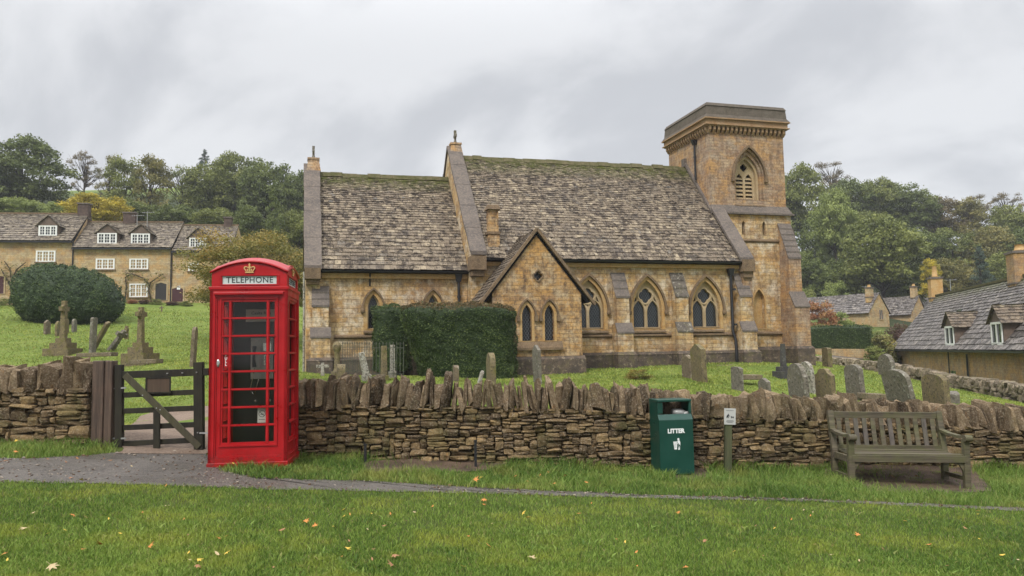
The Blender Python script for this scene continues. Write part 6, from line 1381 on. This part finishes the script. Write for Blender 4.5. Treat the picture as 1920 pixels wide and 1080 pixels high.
def climber(x,yb,pts,label):
    q=TO-tn*.15; K=empty('climbing_plant',tuple(q),TA,label,'climbing plant','wall climbers'); mb=MB(); rng=np.random.RandomState(x); LC=[]
    for br in pts:
        P=[tp(a,b) for a,b in br]; P=[(c[0],-.0+.02*rng.randn(),c[1]) for c in P]; mb.tube(P,[.07*(1-.75*i/len(P)) for i in range(len(P))],5,cap=False)
        for a,b in zip(P[:-1],P[1:]):
            for i in range(26): f=rng.rand(); LC.append([a[0]+(b[0]-a[0])*f+rng.randn()*.22,-.04-.1*rng.rand(),a[2]+(b[2]-a[2])*f+rng.randn()*.22])
    mb.build('stems',M['bark'],K); LC=np.array(LC); V,F=leafquads(LC,np.tile([0,-1,.2],(len(LC),1)).astype(float),np.full(len(LC),.13),rng,.6); bulk('foliage',V,F,M['leaf_olive'],K,False,rnd=rng.rand(len(F)))
climber(22,570,[[(22,565),(24,530),(20,505),(10,490)],[(23,525),(34,505),(50,492)],[(22,540),(12,520),(4,505)]],'green climber spreading on the left cottage wall')
climber(284,566,[[(284,566),(280,545),(283,530),(300,518),(308,514)],[(282,535),(270,522),(255,516),(238,512)],[(236,560),(238,540),(236,520),(250,512)]],'bare climber arching over the middle cottage window')
# gabled far houses on the right
def far_house(label,xl,xa,xr,ye,ya,yb,Y,ln,rd,wins_,chim,pot=None):
    # gable faces the viewer: gable apex xa, eaves xl/xr; roof runs to the left and back
    gp_=at(xa,yb,Y); K=empty('far_house',(gp_[0],Y,gp_[2]),rd,label,'house','houses across the valley')
    def loc(x,y): q=at(x,y,Y)-np.array([gp_[0],Y,gp_[2]]); return q[0]/cos(rd),q[2]
    L_=loc(xl,ye);R_=loc(xr,ye);A=loc(xa,ya); m=(L_[1]+R_[1])/2
    mb=MB().plate([(L_[0],-2),(R_[0],-2),(R_[0],R_[1]),A,(L_[0],L_[1])],[],0,.4); mb.box((L_[0],.401,-2),(L_[0]+.4,ln,L_[1])).box((R_[0]-.4,.401,-2),(R_[0],ln,R_[1])).box((L_[0]+.4,ln-.4,-2),(R_[0]-.4,ln,m)); mb.build('wall',M['cottage_wall'],K)
    slates('roof_slates',[[(L_[0]-.25,ln,L_[1]-.2),(L_[0]-.25,-.1,L_[1]-.2),(A[0],ln,A[1]+.05),(A[0],-.1,A[1]+.05)],[(R_[0]+.25,-.1,R_[1]-.2),(R_[0]+.25,ln,R_[1]-.2),(A[0],-.1,A[1]+.05),(A[0],ln,A[1]+.05)]],M['slate_lane'],K,(.34,.2),(.3,.6),.05,4,.1)
    for a,b,c,d in wins_:
        x0,z1=loc(a,b);x1,z0=loc(c,d); w=empty('window'); w.parent=K; mb=MB().plate(rect(x0,z0,x1,z1),[rect(x0+.07,z0+.07,(x0+x1)/2-.03,z1-.07),rect((x0+x1)/2+.03,z0+.07,x1-.07,z1-.07)],-.05,-.004); mb.build('frame',M['cottage_wall'],w); mb=MB().box((x0+.05,-.003,z0+.05),(x1-.05,.003,z1-.05),T(y=-.01)); mb.build('glass',M['glass'],w)
    for a,b,c,w_ in chim: x0,z0=loc(a,b);_,z1=loc(a,c); chimney(K,x0,.5,z0-.6,z1,w_,.5,'cottage_wall',.25)
    return K
HR=.62
far_house('gabled stone house across the lane with a grey blue window',1621,1648.6,1677,585,549.5,612,78,13,HR,[(1647,580,1660,600)],[(1636,556,541,.7)])
mb=MB(); a=at(1545,585,88);b=at(1648,586,80); c_=at(1650,557,84);d_=at(1548,556,92)
K=empty('far_house',tuple(a),0,'long low roofed wing to the left of the gabled stone house','house','houses across the valley'); A0=np.array(a)
q=[tuple(np.array(v)-A0) for v in (a,b,d_,c_)]
slates('roof_slates',[[q[0],q[1],q[2],q[3]]],M['slate_far'],K,(.34,.22),(.3,.6),.05,6,.1)
mb=MB(); dn=np.array([0,0,-3.2]); mb.hexa([tuple(np.array(q[0])+dn),tuple(np.array(q[1])+dn),tuple(np.array(q[3])+np.array([0,4,-5])),tuple(np.array(q[2])+np.array([0,4,-5])),tuple(np.array(q[0])+np.array([0,.3,-.05])),tuple(np.array(q[1])+np.array([0,.3,-.05])),tuple(np.array(q[3])-np.array([0,0,.1])),tuple(np.array(q[2])-np.array([0,0,.1]))]); mb.build('wall',M['cottage_wall'],K)
wq=at(1606,592,80.9)-A0; mb=MB().box((wq[0]-.45,wq[1]-.2,wq[2]-.3),(wq[0]+.45,wq[1]+.6,wq[2]+.3)); mb.build('window',M['glass'],K)
far_house('smaller gabled house partly behind the slate roofed cottage',1700,1723.6,1745,588,555,612,88,12,HR,[(1727,581,1732,591)],[(1723.6,560,538,.75)])
K=far_house('low house roof behind the second far gable',1752,1773,1796,575,552,600,100,8,HR,[],[(1773,555,537,.75)])
aerial(1783,549,523,66,'television aerial behind the slate roofed cottage ridge'); aerial(1624,555,536,84,'television aerial on the gabled stone house')
# big slate roofed cottage on the right
CA_=np.array([-.243,-.970]); CPn=np.array([-.970,.243])   # along the ridge towards us, and towards the churchyard
def solve_cottage():
    Yr=54.0; r0=at(1753,556,Yr); hw=2.9; e0=None
    hw_=2.9
    for hw_ in np.arange(1.5,5,.05):
        q=r0[:2]+CPn*hw_; zz=None; 
        # image x of the eave corner
        d=np.array([q[0],q[1],.8])-C0; f=d@cF; x=960+FPX*(d@cR)/f
        if x<=1681: break
    return r0,hw_
r0,HW=solve_cottage(); _q=r0[:2]+CPn*HW; EZ_=float(at(1681,652,_q[1])[2]); RZ_=float(r0[2]); LN=30.0
K=empty('slate_cottage',(r0[0],r0[1],0),atan2(CA_[1],CA_[0]),'long stone cottage with big grey slate roof and two dormers at the right','cottage')
# local x = along the ridge towards the viewer, local y: towards +left normal = away from churchyard ; churchyard side is y=-HW
sgn=-1 if np.dot(CPn,np.array([-CA_[1],CA_[0]]))<0 else 1
def cy(y): return y*sgn   # y>0 = churchyard side
BZ_=-3.0
mb=MB(); ya,yb=sorted((cy(HW),cy(HW-.4))); mb.box((0,ya,BZ_),(LN,yb,EZ_-.05)); ya,yb=sorted((cy(-HW),cy(-HW+.4))); mb.box((0,ya,BZ_),(LN,yb,EZ_-.05))
mb.plate([(-HW+.401,BZ_),(HW-.401,BZ_),(HW-.401,EZ_),(0,RZ_-.15),(-HW+.401,EZ_)],[],-.4,0,RYZ@T()); mb.build('wall',M['lane_wall'],K)
ov=HW+.35; es=EZ_-.12; sg=lambda q:(q[0],cy(q[1]),q[2])
Q=[[sg((-.15,ov,es)),sg((LN,ov,es)),sg((-.15,0,RZ_)),sg((LN,0,RZ_))],[sg((LN,-ov,es)),sg((-.15,-ov,es)),sg((LN,0,RZ_)),sg((-.15,0,RZ_))]]
if sgn>0: Q=[[q[1],q[0],q[3],q[2]] for q in Q]
slates('roof_slates',Q,M['slate_lane'],K,(.36,.17),(.25,.55),.045,12,.8)
mb=MB().plate([(cy(ov-.03),es-.08),(cy(0),RZ_-.07),(cy(-ov+.03),es-.08)],[],-LN,.1,RYZ@T()); mb.build('roof_deck',M['dark'],K)
mb=MB(); mb.bar((-.1,0,RZ_+.03),(LN,0,RZ_+.03),.30,.13); mb.build('ridge',M['ridge'],K)
mb=MB(); mb.bar((-.1,cy(ov+.06),es-.05),(LN,cy(ov+.06),es-.05),.13,.10); mb.build('gutter',M['iron'],K)
def lane_pt(x,y):   # image -> along coordinate & z on the churchyard wall plane
    d=ray(x,y); nrm=np.array([CPn[0],CPn[1],0]); o=np.array([r0[0],r0[1],0])+nrm*HW; k=((o-C0)@nrm)/(d@nrm); q=C0+k*d-np.array([r0[0],r0[1],0]); return q[0]*CA_[0]+q[1]*CA_[1],q[2]
def lwin(a,b,c,d,nm,mt):
    s0,z1=lane_pt(a,b);s1,z0=lane_pt(c,d); y0,y1=sorted((cy(HW+.01),cy(HW-.02))); mb=MB().box((s0,y0,z0),(s1,y1,z1)); w=mb.build(nm,M[mt],K)
lwin(1697,683,1700,691,'window','glass'); lwin(1783,695,1793,708,'window','glass')
def lpipe(x,yt,yb,w,mat,nm='downpipe'):
    s0,z1=lane_pt(x,yt);_,z0=lane_pt(x,yb); mb=MB().tube([(s0,cy(HW+.09),z0-.4),(s0,cy(HW+.09),z1)],w,6); mb.build(nm,M[mat],K)
lpipe(1816,664,713,.05,'iron'); lpipe(1781,660,708,.03,'iron'); 
def dorm(x0,x1,yt,yb,lab):
    s0,_=lane_pt(x0,655);s1,_=lane_pt(x1,657); D=empty('dormer'); D.parent=K
    sl=(RZ_-es)/ov
    yf=HW+.15; zb=es+ (ov-yf)*sl; sc=(s0+s1)/2; w=(s1-s0)/2; zt=zb+1.05; za=zt+.75; yb_=.5
    a,b=sorted((cy(yf),cy(yf-.1)))
    mb=MB()
    P=[(s0-.05,zt),(s1+.05,zt),(sc,za-.05)]
    mb.plate(P,[],a,b)
    for s in (s0,s1): c,d=sorted((cy(yf-.02),cy(yb_))); mb.box((s-.05,c,zb-.3),(s+.05,d,zt))
    mb.build('dormer_wall',M['dormer_cheek'],D)
    e=w+.25
    q=[[sg((sc-e,yb_,zt-.12)),sg((sc-e,yf+.15,zt-.12)),sg((sc,yb_,za)),sg((sc,yf+.15,za))],[sg((sc+e,yf+.15,zt-.12)),sg((sc+e,yb_,zt-.12)),sg((sc,yf+.15,za)),sg((sc,yb_,za))]]
    if sgn>0: q=[[k[1],k[0],k[3],k[2]] for k in q]
    slates('dormer_roof',q,M['slate_brown'],D,(.24,.18),(.2,.4),.04,3,.5)
    wn=empty('window'); wn.parent=D; a,b=sorted((cy(yf+.04),cy(yf)))
    mb=MB().plate(rect(s0+.02,zb,s1-.02,zt),[rect(s0+.12,zb+.12,sc-.06,zt-.1),rect(sc+.06,zb+.12,s1-.12,zt-.1)],a,b); mb.build('frame',M['white_paint'],wn)
    a,b=sorted((cy(yf-.01),cy(yf-.04))); mb=MB().box((s0+.05,a,zb),(s1-.05,b,zt)); mb.build('glass',M['glass'],wn)
dorm(1780,1797,0,0,''); dorm(1868,1890,0,0,'')
s0,_=lane_pt(1747,640); sk=(RZ_-es)/ov; mb=MB(); 
def rp(s,y,o=0): return sg((s,y,es+(ov-y)*sk+o))
mb.hexa([rp(s0-.0,1.9,.06),rp(s0+.9,1.9,.06),rp(s0+.9,1.2,.06),rp(s0-.0,1.2,.06),rp(s0-.0,1.9,.13),rp(s0+.9,1.9,.13),rp(s0+.9,1.2,.13),rp(s0-.0,1.2,.13)]); mb.build('skylight',M['glass'],K)
chimney(K,.25,0,RZ_-.9,float(at(1749,524,54)[2]),.75,.75,'orange_stone',.75)
_s=14.5
for _s in np.arange(6,24,.1):
    q=np.array([r0[0],r0[1]])+CA_*_s; d=np.array([q[0],q[1],RZ_+1.0])-C0; f=d@cF
    if 960+FPX*(d@cR)/f>1912: break
dz=float(at(1912,476,q[1])[2]); chimney(K,float(_s),0,RZ_-1.2,dz,1.05,.95,'lane_wall',.3)
# ---------------------------------------------------------------- boundary wall and hedge wall
BL=[tuple(at(x,y,Y)) for x,y,Y in ((1522,671,46),(1590,676,41),(1653,683,38),(1715,694,34),(1778,708,30),(1850,717,27),(1925,728,24),(2050,742,20.5))]
def lowwall(name,L,label,seed,wd=.42,hb=.85,group='low walls beyond the churchyard',big=1.0):
    rng=np.random.RandomState(seed); L=np.array(L); seg=np.diff(L[:,:2],axis=0); d=np.hypot(seg[:,0],seg[:,1]); cum=np.concatenate([[0],np.cumsum(d)]); n=int(cum[-1]/.20); K=empty(name,(0,0,0),0,label,'wall',group)
    cs=[];dm=[];mo=[]
    for r_ in range(6):
        m=int(cum[-1]/(.28*big)); s=np.sort(rng.uniform(0,cum[-1],m)); cs.append(np.stack([s,np.full(m,wd*.3)+rng.randn(m)*.03,-.22-.13*r_+rng.randn(m)*.015],1)); dm.append(np.stack([rng.uniform(.10,.24,m)*big,np.full(m,wd*.35),rng.uniform(.05,.085,m)],1))
    cs=np.concatenate(cs);dm=np.concatenate(dm); V,F,nf=stones(cs,dm,rng,2,.3,.14); V,_=along(L[:,:2],V); V[:,2]+=np.interp(np.repeat(cs[:,0],len(CG2)),cum,L[:,2])
    bulk('wall_stones',V,F,M['farstone'],K,False,rnd=np.repeat(rng.rand(len(cs)),nf))
    s=np.arange(0,cum[-1],.11*big); m=len(s); cs=np.stack([s,np.full(m,wd*.5),-.07+rng.randn(m)*.03],1); dm=np.stack([rng.uniform(.045,.09,m)*big,np.full(m,wd*.5),rng.uniform(.10,.15,m)],1)
    V,F,nf=stones(cs,dm,rng,2,.28,.2,lean=rng.randn(m)*.2+.35,taper=rng.uniform(0,.4,m)); V,_=along(L[:,:2],V); V[:,2]+=np.interp(np.repeat(cs[:,0],len(CG2)),cum,L[:,2])
    bulk('coping',V,F,M['farstone'],K,False,rnd=np.repeat(rng.rand(m),nf)); return K
lowwall('boundary_wall',BL,'low mossy dry stone wall running down the right side of the churchyard',41)
K=empty('garden_wall',(0,0,0),0,'buff stone wall under the long clipped hedge','wall','low walls beyond the churchyard'); a=at(1524,655,52.5);b=at(1632,655,54); mb=MB(); mb.hexa([(a[0],a[1],a[2]-1.6),(b[0],b[1],b[2]-1.6),(b[0],b[1]+.5,b[2]-1.6),(a[0],a[1]+.5,a[2]-1.6),(a[0],a[1],a[2]+.05),(b[0],b[1],b[2]+.02),(b[0],b[1]+.5,b[2]+.02),(a[0],a[1]+.5,a[2]+.05)]); mb.build('wall_face',M['cottage_wall'],K)
# ---------------------------------------------------------------- ferns under the bench
for x,y,sz,l in ((1598,903,.15,'small fern beside the left front leg of the bench'),(1642,902,.24,'largest fern arching under the bench seat'),(1690,906,.17,'bright fern on the mud under the middle of the bench'),(1738,912,.16,'low fern under the right part of the bench'),(1768,900,.18,'fern by the rear right leg of the bench'),(1528,893,.15,'weedy plant at the wall foot left of the bench')):
    p=gp(x,y); p=np.array([p[0],min(p[1]+.15,10.6),0]); p[2]=h1(p[0],p[1]); rng=np.random.RandomState(x); V=[];F=[]
    for k in range(15):
        a=rng.rand()*2*pi; L_=sz*rng.uniform(.7,1.2); pr=None
        for j in range(9):
            f=j/8; c=np.array([cos(a)*L_*f,sin(a)*L_*f,L_*(.9*f-.75*f*f)+.02]); wv=.055*sz/.2*(1-f)*(.3+min(1,f*4)); sd=np.array([-sin(a),cos(a),0])*wv
            b=len(V); V+=[tuple(c),tuple(c+sd+np.array([cos(a),sin(a),-.3])*.02),tuple(c-sd+np.array([cos(a),sin(a),-.3])*.02),tuple(c+np.array([cos(a),sin(a),.3])*L_*.05)]; F+=[(b,b+1,b+3),(b,b+3,b+2)]
    o=MB().add(V,F).build('fern',M['leaf_mid'],None); o.location=tuple(p); tag(o,l,'fern','ferns and weeds at the wall foot')
a=gp(1790,928); b=gp(1864,925); o=MB().bar((0,0,0),tuple(b-a),.03,.05).build('edging_board',M['bench_wood'],None); o.location=tuple(a+np.array([0,0,.01])); tag(o,'short timber edging at the right end of the muddy patch','edging board')
# ---------------------------------------------------------------- fallen leaves
def leaf_mesh(kind,mat):
    n=5 if kind=='maple' else 1; pts=[]
    if kind=='maple':
        for k in range(-2,3):
            a=pi/2+k*.78; L_=1.0-.16*abs(k); pts+=[(L_*.42*cos(a-.39),L_*.42*sin(a-.39)),(L_*.75*cos(a-.13),L_*.75*sin(a-.13)),(L_*cos(a),L_*sin(a)),(L_*.75*cos(a+.13),L_*.75*sin(a+.13))]
        pts+=[(-.05,-.15),(.05,-.15)]
        pts=pts[::-1] if 0 else pts
    else: pts=[(.28*sin(pi*i/8)*(1),-.8+1.6*i/8) for i in range(9)]+[(-.28*sin(pi*i/8),-.8+1.6*i/8) for i in range(7,0,-1)]
    V=[(0,0,.10)]+[(x,y,.10-.22*abs(x)+.10*y*y) for x,y in pts]; m=len(pts); F=[(0,i+1,(i+1)%m+1) for i in range(m)]
    V+=[(0,-.1,.09),(.03,-.1,.09),(.05,-.75,.16),(.02,-.75,.16)]; F.append((m+1,m+2,m+3,m+4))
    me=bpy.data.meshes.new('fallen_leaf'); me.from_pydata(V,[],F); me.materials.append(M[mat]); me.update(); return me
def leafmat(nm,a,b):
    t=NT(nm,.6,.3); t.col(t.mix(t.ramp(t.noise(3,4,.7),[(.35,0),(.65,1)]),a,b)); return t.m
M['lf_orange']=leafmat('orange_leaf',(.42,.13,.025),(.50,.22,.05)); M['lf_yellow']=leafmat('yellow_leaf',(.55,.42,.07),(.60,.36,.05)); M['lf_brown']=leafmat('brown_leaf',(.22,.09,.04),(.32,.17,.08)); M['lf_pale']=leafmat('pale_leaf',(.36,.26,.13),(.44,.35,.20))
LFM={(k,c):leaf_mesh(k,'lf_'+c) for k in ('maple','oval') for c in ('orange','yellow','brown','pale')}
LAB={'orange':'small orange fallen leaf lying on the','yellow':'small yellow fallen leaf lying on the','brown':'dull brown fallen leaf lying on the','pale':'pale tan fallen leaf lying on the'}
lr=random.Random(5)
spots=[(48,1001,'pale',1.5),(96,1073,'pale',1.6),(7,1050,'orange',1.1),(191,1032,'orange',1.4),(156,1041,'orange',1),(152,908,'yellow',1.2),(232,922,'brown',1.1),(311,918,'orange',.9),(381,920,'brown',1.4),(311,957,'pale',.9),(267,970,'orange',.9),(137,975,'orange',1.1),(160,979,'brown',.9),(280,1036,'orange',1.2),(407,1049,'pale',1.1),(424,1048,'yellow',1.1),(371,1061,'yellow',1),(369,1072,'brown',1),
 (410,1019,'orange',1),(425,1015,'orange',.8),(529,1003,'brown',1.2),(572,987,'orange',1.2),(590,996,'orange',1.1),(662,963,'brown',1.5),(648,1038,'yellow',1.4),(625,997,'yellow',1.2),(619,973,'pale',.8),(646,963,'yellow',1),(908,944,'orange',1.3),(905,953,'orange',1.1),(981,970,'yellow',1.2),(988,978,'yellow',1.2),(732,972,'orange',.9),(760,985,'brown',.8),(878,1015,'orange',.9),(916,1033,'orange',1.2),(996,1056,'pale',1.4),(739,1052,'brown',1.4),(735,1071,'brown',1.3),(868,1073,'yellow',.9),
 (891,913,'orange',1.6),(902,908,'yellow',1),(965,906,'orange',1.2),(989,915,'orange',1),(1028,897,'orange',1),(1061,904,'orange',1.1),(1013,903,'orange',1),(1040,919,'orange',1.1),(1100,917,'orange',1.1),(1241,932,'orange',1),(1398,936,'orange',1.1),(1168,952,'orange',.9),(1274,968,'orange',1),(1320,1023,'brown',1),(1285,1075,'orange',1),(1086,971,'orange',1),(1155,1020,'orange',1),(1450,1000,'yellow',1),(1520,975,'orange',1),(1610,1012,'orange',1.1),(1700,985,'yellow',1),(1742,1030,'orange',1.1),(1810,998,'brown',1),(1880,1050,'yellow',1),(1560,1050,'pale',1),(1835,965,'orange',1),
 (28,858,'orange',1.2),(10,866,'orange',1.2),(88,862,'brown',1),(125,869,'brown',1),(145,861,'orange',1),(195,862,'brown',1),(207,865,'orange',1),(247,876,'pale',1),(131,898,'brown',1),(30,838,'yellow',1),(54,846,'orange',1),(75,835,'orange',1),(437,881,'yellow',.8),(1675,905,'brown',1.6),(1720,904,'orange',1.3),(1735,900,'orange',1.2),(1646,898,'orange',1.1),(1590,912,'orange',.9)]
for i in range(60): spots.append((lr.uniform(10,1910),lr.uniform(950,1078),lr.choice(['orange','yellow','brown','pale']),lr.uniform(.5,.85)))
for x,y,c,s in spots:
    p=gp(x,y); k='maple' if s>.95 and lr.random()<.6 else 'oval'; o=bpy.data.objects.new('fallen_leaf',LFM[(k,c)]); COL.objects.link(o)
    onp=inpoly(np.array([p[0]]),np.array([p[1]]),PATH)[0]; vg=(not onp) and p[1]>np.interp(p[0],[q[0] for q in PB],[q[1] for q in PB])
    zz=plane_z(p[0])+(.012 if onp else .040 if not vg else .075); o.location=(p[0],p[1],zz); sc_=.030*s*(1.25 if k=='maple' else 1.0); o.scale=(sc_,)*3; o.rotation_euler=(lr.uniform(-.5,.7),lr.uniform(-.5,.5),lr.uniform(0,6.28))
    where='tarmac path' if onp else 'long grass of the verge' if vg else 'lawn'
    tag(o,LAB[c]+' '+where,'fallen leaf','%s fallen leaves on the %s'%(c,where))
# ---------------------------------------------------------------- damp air
zmin=float(GZ.min())-1.0
hz=MB().box((-705,-65,zmin),(705,905,96)).build('haze',None,None)
hm=bpy.data.materials.new('haze'); hm.use_nodes=True; hm.node_tree.nodes.clear(); _o=hm.node_tree.nodes.new('ShaderNodeOutputMaterial'); _v=hm.node_tree.nodes.new('ShaderNodeVolumePrincipled')
_v.inputs['Color'].default_value=(.90,.93,.97,1); _v.inputs['Density'].default_value=.0005; _v.inputs['Anisotropy'].default_value=.1
hm.node_tree.links.new(_v.outputs[0],_o.inputs['Volume']); hz.data.materials.append(hm); tag(hz,'thin damp mist lying over the valley','haze',kind='stuff')
